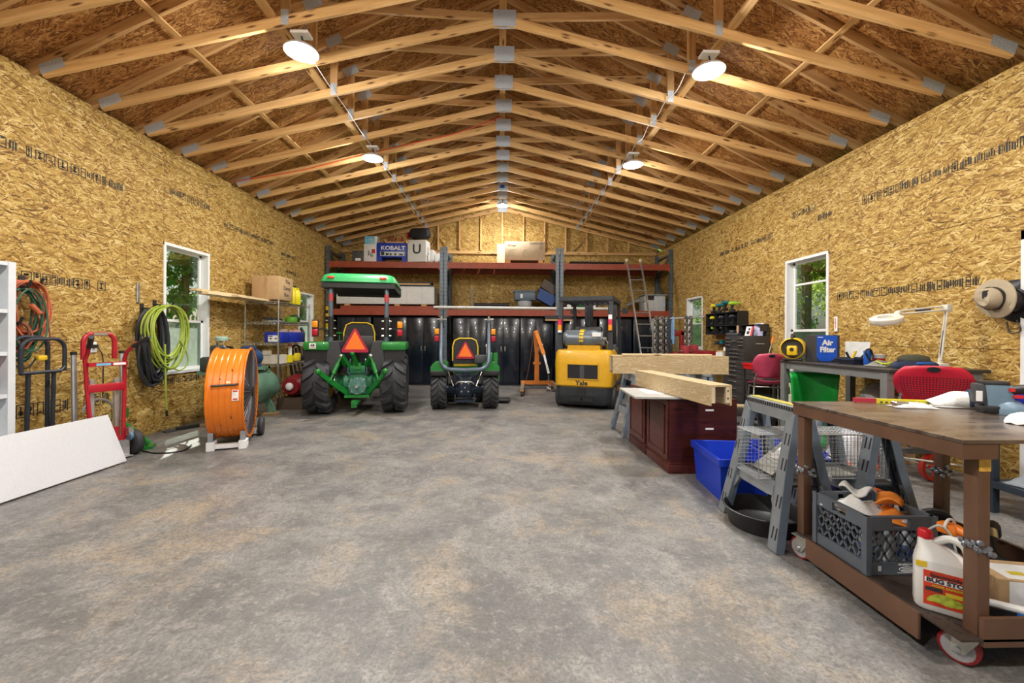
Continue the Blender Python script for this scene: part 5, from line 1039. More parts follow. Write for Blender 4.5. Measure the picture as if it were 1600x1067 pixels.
t = thing('oil_bottle', 'black oil bottle with red label on the wire shelving', 'bottle', (-4.02, 8.62, TS(1.16))); MB().loft([[(math.cos(q) * .07 * r, math.sin(q) * .05 * r, z) for q in [k * math.pi / 6 for k in range(12)]] for z, r in ((0, .95), (.02, 1), (.18, 1), (.24, .6), (.26, .35), (.29, .35))]).build('body', M_blk, t); MB().b2((-.045, -.052, .05), (.045, -.049, .13)).build('label_plate', M_wprint, t, 0); MB().b2((-.045, -.0535, .09), (.045, -.052, .13)).build('label_band', M_red, t, 0)
t = thing('yellow_box', 'small yellow box on the low tier of the wire shelving', 'box', (-4.02, 8.06, TS(.78))); MB().b2((-.07, -.07, 0), (.07, .07, .14), bev=.004).build('body', M_yj, t); MB().b2((-.05, -.0712, .04), (.05, -.0702, .1)).build('label_plate', M_jy, t, 0)
t = thing('caulk_tube', 'tall white caulk tube standing on the wire shelving', 'tube', (-4.04, 8.20, TS(.78))); MB().lathe([(.035, 0), (.035, .30), (.02, .32), (.015, .36)], 14).build('body', M_wprint, t); MB().lathe([(.036, .30), (.036, .33)], 14).build('cap_ring', M_red, t)
t = thing('cordless_saw', 'black and yellow power tool on the low tier of the wire shelving', 'tool', (-4.06, 8.48, TS(.78))); MB().b2((-.06, -.12, 0), (.06, .1, .16), bev=.03).build('body', mat('yellow_tool', (.72, .55, .02), .45), t); MB().tube(spline([(0, -.12, .14), (0, -.14, .26), (0, .0, .32), (0, .14, .26), (0, .16, .1)], 4), .022, 8).build('handle', M_blk, t); MB().b2((-.05, .08, .0), (.05, .24, .1), bev=.015).build('blade_guard', M_blk, t)
t = thing('white_carton', 'open white and tan carton behind the blue motor on the wire shelving', 'box', (-4.1, 7.82, TS(.78))); MB().b2((-.18, -.14, 0), (.12, .14, .16)).b2((-.16, -.16, .16), (.0, -.15, .24)).build('body', mat('tan_white_carton', (.62, .58, .50), .7), t, 0)
# red tank and clutter behind the compressor
t = thing('red_fuel_tank', 'dark red ribbed plastic fuel tank on the floor by the wire shelving', 'fuel tank', (-3.69, 7.93, .20), 0)
rg = []
for k in range(9): y = -.42 + k * .105; r = .22 * (1 - .28 * (abs(k - 4) / 4) ** 3) + (.012 if k % 2 else -.006); rg.append([(math.cos(q) * r * .95, y, .20 + math.sin(q) * r * .9) for q in [i * math.pi / 8 for i in range(16)]])
MB().loft(rg).build('body', mat('fuel_red', (.24, .012, .018), .4, var=.15), t); MB().cyl((0, -.1, .38), (0, -.1, .45), .05, n=14).build('cap', M_blk, t); MB().sph((.0, -.45, .2), (.07, .05, .07), 12, 8).build('spout', M_wprint, t)
tag(MB().b2((-3.89, 7.45, 0), (-3.45, 8.45, .195)).build('low_platform', mat('dark_wood', (.09, .06, .04), .8)), 'low dark wooden platform under the red fuel tank', 'platform')
for i in range(5): tag(MB().beam((-4.30, 9.0 + i * .17, .0), (-4.50, 9.05 + i * .17, 1.02), .05, .03, (0, 1, 0)).build('lath', mat('dark_lath', (.045, .035, .03), .7)), 'dark narrow lath leaning on the wall under the small window', 'lath', 'laths under the small window')
t = thing('level', 'yellow and black spirit level hanging on the rack post', 'level', (-4.475, 11.0, 1.42)); MB().b2((-.03, -.02, 0), (.03, .02, .62)).build('body', M_jy, t, 0); MB().b2((-.032, -.022, .18), (.032, -.019, .36)).b2((-.032, -.022, .44), (.032, -.019, .52)).build('vial_window', M_blk, t, 0)

# ================================================================== workbench side
M_brown = mat('bench_brown_paint', (.135, .068, .040), .42, var=.18, scale=6); M_saw = mat('sawhorse_grey', (.20, .22, .24), .55, var=.12); M_sawd = mat('sawhorse_inner', (.055, .062, .075), .6); M_saws = mat('sawhorse_edge', (.17, .22, .29), .5)
M_weld = mat('weld_bead', (.30, .32, .36), .35, .8, var=.6, scale=60); M_tyrered = mat('caster_red', (.28, .012, .018), .45); M_zincp = mat('zinc_plate', (.50, .50, .46), .35, .7, var=.2)
def bench_top_mat():
    m, nt, b, N, L = nodes('steel_bench_top')
    tc = N.new('ShaderNodeTexCoord'); mp = N.new('ShaderNodeMapping'); mp.inputs['Scale'].default_value = (1.2, 5, 1); L.new(tc.outputs['Object'], mp.inputs[0])
    no = N.new('ShaderNodeTexNoise'); no.inputs['Scale'].default_value = 3; no.inputs['Detail'].default_value = 6; L.new(mp.outputs[0], no.inputs['Vector'])
    r = ramp(N, [(.3, (.085, .062, .05)), (.55, (.17, .13, .105)), (.75, (.26, .21, .17))]); L.new(no.outputs['Fac'], r.inputs[0]); L.new(r.outputs[0], b.inputs['Base Color'])
    rr = N.new('ShaderNodeMapRange'); rr.inputs[3].default_value = .16; rr.inputs[4].default_value = .42; L.new(no.outputs['Fac'], rr.inputs[0]); L.new(rr.outputs[0], b.inputs['Roughness']); b.inputs['Metallic'].default_value = .45
    return m
# ------------------------------------------------------------------ welded steel cart
BX0, BX1, BY0, BY1 = 1.77, 3.05, 1.57, 2.52
t = thing('steel_workbench', 'brown welded steel workbench on red casters', 'workbench', (BX0, BY0, 0)); W_ = BX1 - BX0; D_ = BY1 - BY0
MB().b2((0, 0, .915), (W_, D_, .93), bev=.001).build('top_plate', bench_top_mat(), t, 0)
MB().b2((.004, .004, .855), (.145, D_ - .004, .9145)).build('apron', M_brown, t, 0); MB().b2((.052, D_ - .05, .857), (W_ - .02, D_ - .004, .9145)).build('apron', M_brown, t, 0)
for x, y in ((.095, .03), (.02, D_ - .075), (.86, D_ - .075), (.86, .03)):
    l = MB().b2((x, y, .14), (x + .052, y + .055, .854 if x < .5 else .9145), bev=.006).build('leg', M_brown, t, 30)
    z = .50 if y < .1 else .53
    if x < .5 and y < .1:
        MB().b2((x + .002, y - .0015, .80), (x + .050, y - .0003, .852)).build('bare_patch', mat('ochre_rust', (.60, .34, .05), .6, var=.4, scale=40), l, 0)
    w_ = MB(); rnd = random.Random(int(x * 100 + y * 10))
    for k in range(9): w_.sph((x - .004 + rnd.uniform(0, .068), y - .004 if k % 2 else y + .02 * (k % 3), z + rnd.uniform(-.03, .03)), (.014, .010, .012), 7, 5)
    for k in range(6): w_.sph((x - .006, y + .011 * k, z + rnd.uniform(-.02, .02)), (.009, .010, .012), 7, 5)
    w_.build('weld_seam', M_weld, l)
MB().b2((.10, .012, .125), (.86 + .08, .0295, .235)).build('lower_rail', M_brown, t, 0); MB().b2((.0, .17, .045), (.0115, D_ - .12, .157)).build('lower_rail', M_brown, t, 0); MB().b2((.08, D_ - .03, .14), (.9, D_, .26)).build('lower_rail', M_brown, t, 0); MB().b2((.92, .02, .13), (.94, D_, .235)).build('lower_rail', M_brown, t, 0)
sh = MB().b2((.0118, .012, .147), (.92, D_ - .03, .1565)).build('lower_shelf', mat('shelf_steel_dark', (.085, .062, .052), .4, .5, var=.3, scale=8), t, 0)
tr = MB()
for i in range(20):
    for j in range(22):
        a = 45 if (i + j) % 2 else -45; tr.box((0, 0, 0), (.024, .006, .003), TR(.05 + i * .044, .06 + j * .039, .157, rz=a))
tr.build('tread_pattern', MATS['shelf_steel_dark'], sh, 0)['kind'] = 'stuff'
for x, y, rz in ((.12, .09, 30), (.045, D_ - .06, 15), (.88, .1, 0), (.88, D_ - .07, 30)):
    M = TR(x, y, 0, rz=rz)
    c = MB().lathe([(.034, -.020), (.050, -.021), (.058, -.021), (.064, -.016), (.064, .016), (.058, .021), (.050, .021), (.034, .020)], 28, M @ TR(.0, .02, .064) @ Matrix.Rotation(R(90), 4, 'Y')).build('caster', M_tyrered, t); MB().lathe([(.052, .0215), (.047, .013), (.018, .013), (.014, .024), (.001, .025)], 20, M @ TR(.0, .02, .064) @ Matrix.Rotation(R(90), 4, 'Y')).lathe([(.052, .0215), (.047, .013), (.018, .013), (.014, .024), (.001, .025)], 20, M @ TR(.0, .02, .064) @ Matrix.Rotation(R(-90), 4, 'Y')).build('wheel_centre', mat('caster_core_grey', (.36, .36, .38), .45), c)
    for s in (-1, 1): MB().add([(s * .029, .0, .048), (s * .029, .04, .048), (s * .029, .035, .136), (s * .029, -.05, .136)], [(0, 1, 2, 3)], M).build('fork_plate', M_zincp, c, 0, None, .004); MB().cyl(M @ Vector((s * .02, .02, .064)), M @ Vector((s * .042, .02, .064)), .011, n=6).build('axle_nut', M_steel, c)
    MB().box((0, 0, .1385), (.09, .11, .005), M).build('mount_plate', M_zincp, c, 0)
BZ = .9305
# things on the bench top
t = thing('spirit_level', 'short yellow level with red end lying at the far edge of the bench top', 'level', (2.32, 2.44, BZ), -14); MB().b2((-.19, -.012, 0), (.17, .012, .026)).build('body', mat('level_yellow', (.70, .62, .03), .4), t, 0); MB().b2((-.20, -.013, .002), (-.09, .013, .027)).build('red_end', mat('level_red', (.45, .03, .06), .4), t, 0)
p = MB()
for k in range(9): p.b2((-.07 + k * .026, -.0135, .004), (-.058 + k * .026, -.0122, .012))
p.build('rule_marks', M_ink, t, 0)
def crumple(w, d, h, seed, nu=14, nv=10, edge=.25):
    rnd = random.Random(seed); ph = [(rnd.uniform(3, 9), rnd.uniform(3, 9), rnd.uniform(0, 6)) for _ in range(5)]
    def fn(u, v):
        e = min(1, min(u, 1 - u) / edge) * min(1, min(v, 1 - v) / edge); s = sum(math.sin(a * u * 2 + b * v * 2 + c) for a, b, c in ph) / 5
        return ((u - .5) * w * (1 + .06 * math.sin(9 * v)), (v - .5) * d * (1 + .08 * math.sin(7 * u)), .004 + h * max(0, e * (.55 + .55 * s)))
    return MB().grid(fn, nu, nv)
M_poly = mat('clear_poly', (.80, .82, .84), .2, alpha=.55); M_cloth = mat('white_towel', (.72, .72, .70), .9, var=.06, scale=80, bump=.3); M_navycl = mat('navy_cloth', (.02, .03, .07), .85)
t = thing('parts_bag', 'clear plastic bag of small metal parts on the bench top', 'bag', (2.30, 2.30, BZ), -12); crumple(.20, .10, .035, 5).build('film', M_poly, t, 60, None, .001); MB().box((-.06, 0, .017), (.06, .05, .028), None, .004).box((-.005, .01, .014), (.03, .03, .022), None, .004).build('metal_part', M_chrome, t)
t = thing('towel', 'folded pale towel with a broad navy band beside the grey power tool', 'towel', (2.60, 2.33, BZ), -25); crumple(.27, .16, .07, 8, 20, 16, .4).build('cloth', M_cloth, t, 60, None, .006)
MB().grid(lambda u, v: (.01 + .06 * u + .05 * v, -.085 + .17 * v, .012 + .095 * math.sin(math.pi * min(1, max(0, v))) ** .6 * (.9 + .1 * u)), 4, 12).build('navy_band', M_navycl, t, 60, None, .006); MB().grid(lambda u, v: (-.14 + .29 * u, -.08 + .15 * v, .01 + .075 * math.sin(math.pi * v) ** .5 * min(1, u * 2.2 + .15)), 14, 10).build('upper_fold', M_cloth, t, 60, None, .006)
t = thing('power_sander', 'blue-grey and black cordless power tool with red buttons on the bench top', 'power tool', (2.60, 2.13, BZ), -28); t.matrix_world = t.matrix_world @ Matrix.Scale(.82, 4); M_tool = mat('tool_blue_grey', (.16, .25, .34), .4)
MB().lathe([(.085, 0), (.085, .03), (.075, .06), (.045, .085)], 24, TR(.03, 0, 0)).build('base', M_tool, t); MB().b2((-.10, -.06, .0), (.06, .06, .05), bev=.01).build('black_foot', M_blk, t)
MB().loft([[(x - .02 * z / .2, y, z + .0) for x, y in ((-.07, -.05), (.05, -.05), (.05, .05), (-.07, .05))] for z in (.05, .18)]).build('body', M_tool, t, 30); MB().b2((-.125, -.045, .06), (-.075, .045, .185), bev=.008).build('battery', M_dgrey, t); MB().b2((-.13, -.046, .075), (-.10, -.0445, .14)).build('battery_label', M_wprint, t, 0)
MB().b2((-.10, -.048, .17), (.03, .048, .205), bev=.015).build('cap', M_blk, t); MB().tube([(.03, -.03, .15), (.10, -.04, .165), (.15, -.05, .175)], .028, 12).build('grip', M_blk, t); MB().cyl((.15, -.05, .175), (.185, -.057, .18), .034, n=18).build('grip_end', M_tool, t); MB().b2((.035, -.062, .105), (.075, -.045, .125)).b2((.015, -.06, .145), (.04, -.045, .165)).build('red_button', mat('button_red', (.65, .02, .02), .4), t, 0)
t = thing('dust_mask', 'white pleated dust mask lying on the bench top', 'mask', (2.40, 1.86, BZ), -8); MB().loft([[(math.cos(q) * .085 * r, math.sin(q) * .055 * r, z + .004 * math.sin(8 * q)) for q in [k * math.pi / 12 for k in range(24)]] for z, r in ((0.004, 1), (.02, .93), (.037, .74), (.047, .45), (.05, .1))]).build('shell', mat('mask_white', (.80, .80, .80), .85, var=.03), t, 60)
t = thing('blue_parts_box', 'small open blue plastic box at the end of the bench top', 'box', (2.84, 2.22, BZ), -10); tote_mesh(.09, .07, .10, .008).build('body', mat('bright_blue_plastic', (.012, .03, .55), .35), t); MB().cyl((.02, 0, .012), (.05, .02, .13), .008, n=8).build('driver', M_chrome, t)
# ------------------------------------------------------------------ things on the lower shelf
SZ = .159
t = thing('milk_crate', 'grey plastic milk crate full of rags and bottles on the bench shelf', 'crate', (1.965, 2.19, SZ), 0); M_crate = mat('crate_grey', (.095, .115, .145), .5, var=.1); cw, ch_ = .165, .285
for s in (-1, 1):
    for q in (-1, 1): MB().b2((s * cw - .014, q * cw - .014, 0), (s * cw + .014, q * cw + .014, ch_)).build('corner_post', M_crate, t, 0)
for ax in (0, 1):
    for s in (-1, 1):
        M = TR(0, 0, 0, rz=90 * ax) @ TR(0, s * cw, 0)
        w = MB().box((0, 0, .03), (2 * cw, .014, .06), M).box((-.105, 0, ch_ - .033), (.12, .014, .062), M).box((.105, 0, ch_ - .033), (.12, .014, .062), M).box((0, 0, ch_ - .006), (2 * cw, .018, .012), M).box((0, 0, ch_ - .062), (2 * cw, .016, .012), M)
        for k in range(-3, 4):
            for d in (-1, 1):
                a = Vector((k * .055 - d * .055, 0, .06)); b = Vector((k * .045 + d * .055, 0, ch_ - .065))
                if abs(a.x) > cw or abs(b.x) > cw:
                    f0, f1 = 0.0, 1.0
                    dx = b.x - a.x
                    for lim in (-cw, cw):
                        f = (lim - a.x) / dx
                        if 0 < f < 1:
                            if (a.x - lim) * (1 if lim > 0 else -1) > 0: f0 = max(f0, f)
                            else: f1 = min(f1, f)
                    a, b = a.lerp(b, f0), a.lerp(b, f1)
                    if f1 <= f0: continue
                w.beam(M @ a, M @ b, .010, .006, (M.to_3x3() @ Vector((0, 1, 0))))
        w.build('lattice_side', M_crate, t, 0)
MB().b2((-cw, -cw, .0), (cw, cw, .008)).build('bottom', M_crate, t, 0); text('PROPERTY OF', .014, M_wprint, t, FACE_S(.03, -cw - .0085, .05)); 
em = MB().tube([(.03 + .04 * math.cos(q), -cw - .0085, .028 + .012 * math.sin(q)) for q in [k * math.pi / 8 for k in range(16)]], .0015, 4, True).b2((.0, -cw - .0092, .022), (.06, -cw - .0078, .026)).b2((.005, -cw - .0092, .030), (.055, -cw - .0078, .033)).b2((-.02, -cw - .0092, .010), (.08, -cw - .0078, .012)); em.build('printed_emblem', M_wprint, t, 0); MB().b2((-.115, -cw - .0092, .02), (-.10, -cw - .0078, .045)).build('recycle_mark', M_wprint, t, 0)
def rag(x, y, z, w, d, h, seed, m, label, cat='rag'):
    t = thing('shop_rag', label, cat, (x, y, z), seed * 37, 'rags in the milk crate'); crumple(w, d, h, seed, 16, 12, .35).build('cloth', m, t, 60, None, .006); MB().grid(lambda u, v: (-.06 + .13 * u, -.05 + .10 * v, .03 + h * .9 + .02 * math.sin(6 * u + 3 * v) - .05 * (v - .5) ** 2), 8, 8).build('fold', m, t, 60, None, .008)
rag(1.94, 2.235, SZ + .225, .25, .22, .10, 3, M_cloth, 'white rag heaped on top of the milk crate'); rag(2.03, 2.15, SZ + .22, .16, .15, .08, 6, mat('orange_rag', (.85, .26, .03), .85), 'orange rag heaped on top of the milk crate')
for i, (x, y, h, lab) in enumerate([(1.87, 2.10, .22, 'white bottle with blue band in the milk crate corner'), (1.95, 2.08, .20, 'white bottle with blue band against the crate front'), (2.05, 2.08, .23, 'white bottle with blue band near the red-labelled jar')]):
    b_ = thing('spray_bottle', lab, 'bottle', (x, y, SZ + .009), 0, 'bottles in the milk crate'); MB().lathe([(.034, 0), (.036, .01), (.036, h * .65), (.018, h * .82), (.018, h)], 14).build('body', mat('milky_bottle', (.62, .66, .72), .35), b_); MB().lathe([(.0365, h * .2), (.0365, h * .5)], 14, None, False).build('label_band', [mat('blue_label', (.12, .2, .5), .5), M_wprint, mat('blue_label', (.12, .2, .5), .5)][i], b_)
b_ = thing('jar', 'jar with red mottled label inside the milk crate', 'jar', (2.07, 2.18, SZ + .009)); MB().lathe([(.04, 0), (.042, .01), (.042, .15), (.035, .165)], 16).build('body', mat('mottled_red', (.30, .12, .10), .5, var=.6, scale=60), b_); MB().cyl((0, 0, .165), (0, 0, .19), .04, n=16).build('lid', M_wprint, b_)
tag(MB().add([(1.90, 1.86, SZ + .001), (1.99, 1.83, SZ + .001), (1.965, 1.80, SZ + .004), (1.885, 1.82, SZ + .003)], [(0, 1, 2, 3)]).build('paper_scrap', mat('red_paper', (.70, .09, .04), .7), None, 0, None, .002), 'scrap of red paper on the bench shelf', 'paper')
t = thing('insecticide_jug', 'white BUG STOP insecticide jug with red cap and red label', 'jug', (1.905, 1.765, SZ), -40); t.matrix_world = t.matrix_world @ Matrix.Scale(.93, 4); M_jug = mat('jug_white', (.78, .78, .76), .4, var=.03)
def rr(w, d, z, n=5, r=.03):
    o = []
    for cx, cy, a0 in ((w - r, d - r, 0), (-w + r, d - r, 90), (-w + r, -d + r, 180), (w - r, -d + r, 270)):
        for k in range(n): a = R(a0 + 90 * k / (n - 1)); o.append((cx + r * math.cos(a), cy + r * math.sin(a), z))
    return o
jr = [rr(.092, .056, 0), rr(.10, .062, .012), rr(.10, .062, .20), rr(.096, .06, .225)]
MB().loft(jr).loft([rr(.096, .06, .225), [(p[0] * .7 - .02, p[1] * .75, .265) for p in rr(.096, .06, 0)], [(p[0] * .32 - .055, p[1] * .45, .30) for p in rr(.096, .06, 0)], [(p[0] * .24 - .06, p[1] * .40, .312) for p in rr(.096, .06, 0)]]).build('body', M_jug, t, 50)
MB().tube(spline([(-.03, 0, .295), (.02, 0, .325), (.07, 0, .30), (.085, 0, .23)], 5), .017, 10).build('handle', M_jug, t); MB().lathe([(.026, 0), (.028, .01), (.028, .03), (.022, .04)], 16, TR(-.06, 0, .31)).build('cap', mat('cap_red', (.60, .01, .02), .4), t); MB().tube(spline([(-.05, .01, .345), (-.01, .03, .37), (.03, .05, .33), (.05, .06, .25)], 5), .005, 6).build('hose', mat('clear_hose', (.55, .56, .56), .3), t)
lab = MB().b2((-.072, -.0645, .03), (.082, -.0622, .185)).build('label_panel', mat('label_red', (.62, .045, .012), .45, var=.25, scale=14), t, 0)
text('Spectracide', .022, M_ink, lab, FACE_S(.0, -.0655, .167), sx=1.0, bold=.0006); MB().b2((-.068, -.0652, .132), (.078, -.0644, .155)).build('white_band', M_wprint, lab, 0); text('BUG STOP', .026, M_ink, lab, FACE_S(.005, -.0662, .144), sx=1.12, bold=.0011); text('HOME BARRIER', .013, mat('label_yellow', (.7, .55, .03), .5), lab, FACE_S(.005, -.0662, .121), sx=1.1, bold=.0004)
MB().b2((-.066, -.0655, .095), (-.01, -.0644, .112)).build('black_strip', M_ink, lab, 0); MB().b2((.0, -.0655, .085), (.075, -.0644, .103)).build('yellow_strip', MATS['label_yellow'], lab, 0); MB().grid(lambda u, v: (-.06 + .125 * u, -.0652, .045 + .045 * v * math.sin(math.pi * (.1 + .8 * u)) + .004 * math.sin(8 * u)), 10, 2).build('leaf_picture', mat('label_leaf', (.42, .50, .05), .5, var=.5, scale=50), lab, 0, None, .0006)
MB().b2((-.098, -.0632, .195), (-.06, -.0615, .22)).build('price_tag', M_jy, t, 0)
t = thing('spray_bottle', 'dark spray bottle with orange trigger head behind the insecticide jug', 'spray bottle', (2.09, 1.92, SZ), 15); MB().lathe([(.04, 0), (.042, .012), (.042, .16), (.02, .22), (.018, .25)], 18).build('body', mat('dark_clear_bottle', (.045, .055, .065), .25), t); MB().b2((-.03, -.045, .25), (.03, .03, .30), bev=.012).tube([(0, -.03, .285), (-.005, -.075, .275)], [.022, .017], 10).build('trigger_head', mat('trigger_orange', (.85, .22, .02), .4), t); MB().tube(arc((0, -.01, .285), .034, -10, 190, 10), .006, 6).build('white_trim', M_wprint, t)
t = thing('lidded_carton', 'small brown carton with white address label on the bench shelf', 'box', (2.30, 1.82, SZ), -12); MB().b2((-.14, -.09, 0), (.14, .09, .13), bev=.004).build('body', M_card, t); MB().b2((-.10, -.0912, .02), (.13, -.0902, .12)).b2((-.10, -.085, .1302), (.13, .05, .1312)).build('address_label', M_wprint, t, 0); MB().b2((-.06, -.05, .1315), (.0, -.02, .1322)).build('yellow_sticker', mat('label_yellow', (.7, .55, .03), .5), t, 0)
t = thing('scrub_brush', 'white-backed scrub brush with blue bristles on the bench shelf', 'brush', (2.14, 1.70, SZ), -35); MB().b2((-.09, -.022, .03), (.09, .022, .05), bev=.008).build('back', M_wprint, t); MB().b2((.0, -.026, .0), (.092, .026, .03)).build('bristles', mat('bristle_blue', (.02, .16, .55), .7, var=.3, scale=90), t, 0); MB().b2((-.09, -.026, .0), (-.002, .026, .03)).build('dark_bristles', M_blk, t, 0); MB().cyl((-.09, .03, .0), (-.09, .03, .05), .016, n=10).build('red_knob', MATS['cap_red'], t)
for i, (x, y, z, rz, lab) in enumerate([(2.28, 2.04, 0, 20, 'black rubber hose fitting nearest the carton on the bench shelf'), (2.56, 2.12, 0, 60, 'black rubber hose fitting furthest along the bench shelf'), (2.40, 2.34, 0, 10, 'black rubber hose fitting at the back of the bench shelf')]):
    t = thing('hose_fitting', lab, 'fitting', (x, y, SZ), rz, 'black fittings on the bench shelf'); MB().tube(spline([(-.12, -.02, .03), (-.04, .02, .06), (.03, .01, .15), (.10, -.03, .16), (.14, -.05, .10)], 5), .028, 10).build('body', M_rub, t); MB().cyl((.01, .015, .12), (.04, .01, .155), .034, n=14).build('clamp', M_steel, t)
# ------------------------------------------------------------------ sawhorses
def sawhorse(x, y, label, rz=0, L=.30, H=.86, spread=.20, group='grey folding sawhorses', ruler=False):
    t = thing('sawhorse', label, 'sawhorse', (x, y, 0), rz, group)
    for s in (-1, 1):
        v = Vector((-s * (spread - .03), 0, H)); hh = v.length; v.normalize(); u = Vector((0, 1, 0)); n = u.cross(v)
        if n.x * s < 0: n = -n
        M = Matrix(((u.x, v.x, n.x, s * spread), (u.y, v.y, n.y, 0), (u.z, v.z, n.z, 0), (0, 0, 0, 1)))
        pn = bpy.data.objects.new('leg_frame', None); 
        top = [(-L * .88, hh), (L * .88, hh), (L * .90, hh - .085), (-L * .90, hh - .085)]
        MB().prism(top, -.012, .012, M).build('top_rail', M_saw, t, 0); P = MB().prism([(-L * 1.0, hh * .45), (L * 1.0, hh * .45), (L * .9, hh * .36), (L * .45, hh * .34), (-L * .45, hh * .34), (-L * .9, hh * .36)], -.010, .010, M)
        for q in (-1, 1):
            P.prism([(q * L * .62, hh * .42), (q * L * .62, hh * .32), (q * L * .92, hh * .16), (q * L * .95, hh * .42)], -.010, .010, M)
        body = P.build('frame_panel', M_saw, t, 0)
        for q in (-1, 1):
            lp = [(q * (L + .04), 0), (q * (L - .04), 0), (q * (L * .95 - .075), hh * .5), (q * (L * .88 - .065), hh - .08), (q * L * .88, hh - .02), (q * (L * .955), hh * .55)]
            lg = MB().prism(lp, -.006, .026, M).build('leg', M_saw, t, 0)
            MB().prism([(a_ * .999, b_) for a_, b_ in lp], -.0085, -.0065, M).build('leg_back', M_sawd, lg, 0)
            ed = MB()
            for k in range(len(lp)):
                a_, b_ = lp[k], lp[(k + 1) % len(lp)]
                if k in (0, 3): continue
                p0 = M @ Vector((a_[0], a_[1], .0)); p1 = M @ Vector((b_[0], b_[1], .0)); ed.beam(p0, p1, .006, .052, tuple(M.to_3x3() @ Vector((0, 0, 1))))
            ed.build('leg_edge', M_saws, lg, 0)
            sl = MB()
            for zz in (.12, .34, .60, .78):
                for dd in (-.016, .016):
                    c0 = q * (L + .004 - (.075 * zz)) + dd
                    for nn in (.0255, -.0095): sl.box((c0, hh * zz, nn), (.011, .075, .002), M)
            sl.build('slots', M_hole, lg, 0)['kind'] = 'stuff'
    MB().b2((-.05, -L * .9, H - .015), (.05, L * .9, H + .018), bev=.006).build('top_beam', M_saw, t)
    if ruler:
        MB().b2((-.03, -L * .88, H + .018), (.035, L * .88, H + .024)).build('yellow_rule', mat('rule_yellow', (.42, .38, .08), .5), t, 0); tt = MB()
        for k in range(22): tt.b2((-.052, -L * .86 + k * .0245, H - .012), (-.049, -L * .86 + k * .0245 + .014, H + .012))
        tt.build('ribbing', M_hole, t, 0)['kind'] = 'stuff'
    MB().b2((-spread * .62, -L * .8, H * .43), (spread * .62, L * .8, H * .445)).build('shelf', M_sawd, t, 0)
    return t
sawhorse(1.90, 2.86, 'grey folding sawhorse with yellow rule, straddling the black drain pan', L=.30, ruler=True); sawhorse(2.50, 2.95, 'grey folding sawhorse behind the far legs of the brown workbench', L=.30, H=.80)
sawhorse(1.80, 5.72, 'grey folding sawhorse under the end of the oak beam nearest the forklift', L=.28, H=.80); sawhorse(2.72, 5.72, 'grey folding sawhorse under the oak beam near the tool chests', L=.28, H=.80)
# wire animal trap lying across the sawhorse shelves
t = thing('wire_trap', 'galvanised wire mesh animal trap with tilted sheet door', 'trap', (2.14, 2.86, .385), 0); M_mesh = mat('mesh_wire', (.40, .42, .44), .4, .8); TX, TYd, TH = .44, .125, .29
def mesh_panel(o, ux, uy, nu, nv):
    m = MB(); o, ux, uy = Vector(o), Vector(ux), Vector(uy)
    for k in range(nu + 1): m.cyl(o + ux * (k / nu), o + ux * (k / nu) + uy, .0016, n=4, cap=False)
    for k in range(nv + 1): m.cyl(o + uy * (k / nv), o + uy * (k / nv) + ux, .0016, n=4, cap=False)
    return m
for nm, o, ux, uy, nu, nv in [('mesh_side', (-TX, -TYd, 0), (2 * TX, 0, 0), (0, 0, TH), 34, 11), ('mesh_side', (-TX, TYd, 0), (2 * TX, 0, 0), (0, 0, TH), 34, 11), ('mesh_top', (-TX, -TYd, TH), (2 * TX, 0, 0), (0, 2 * TYd, 0), 34, 10), ('mesh_bottom', (-TX, -TYd, 0), (2 * TX, 0, 0), (0, 2 * TYd, 0), 34, 10), ('mesh_end', (TX, -TYd, 0), (0, 2 * TYd, 0), (0, 0, TH), 10, 11)]:
    mesh_panel(o, ux, uy, nu, nv).build(nm, M_mesh, t, 0)['kind'] = 'stuff'
for s in (-1, 1):
    for z in (0, TH): MB().cyl((-TX, s * TYd, z), (TX, s * TYd, z), .004, n=6).build('edge_wire', M_mesh, t)
    for x in (-TX, -.12, TX): MB().tube([(x, -TYd, 0), (x, -TYd, TH), (x, TYd, TH), (x, TYd, 0)], .004, 6).build('hoop_wire', M_mesh, t) if s > 0 else None
MB().add([(-.34, -.11, .02), (-.34, .11, .02), (-.02, .11, .27), (-.02, -.11, .27)], [(0, 1, 2, 3)]).build('sheet_door', M_zincp, t, 0, None, .004); MB().add([(-.25, -.05, .098), (-.25, .06, .098), (-.16, .06, .168), (-.16, -.05, .168)], [(0, 1, 2, 3)]).build('paper_label', M_wprint, t, 0, None, .002); MB().tube([(-.15, -.1, .27), (0, 0, .22), (.25, .1, .06)], .004, 6).build('trip_rod', M_blk, t); MB().b2((.05, -.10, .004), (.25, .10, .012)).build('trip_plate', M_zincp, t, 0); MB().b2((-.10, -.17, -.01), (.02, -.128, .035), bev=.005).build('bait_tray', mat('tray_grey', (.42, .43, .44), .5), t)
tag(MB().lathe([(.055, -.25), (.055, .25), (.048, .25), (.048, -.25), (.055, -.25)], 20, TR(2.55, 2.62, .06, rz=15, rx=90), False).build('black_pipe', M_blk), 'short open black plastic pipe lying on the floor behind the bench', 'pipe')
t = thing('drain_pan', 'round black plastic drain pan under the ruled sawhorse', 'pan', (1.86, 2.92, 0)); MB().lathe([(.001, .004), (.19, .004), (.215, .02), (.245, .11), (.255, .125), (.265, .122), (.262, .112), (.25, .10), (.225, .0), (.001, .0)], 36).build('pan', M_blk, t); MB().tube([(-.16, -.06, .03), (-.10, -.06, .05)], .014, 8).build('plug', M_dgrey, t)
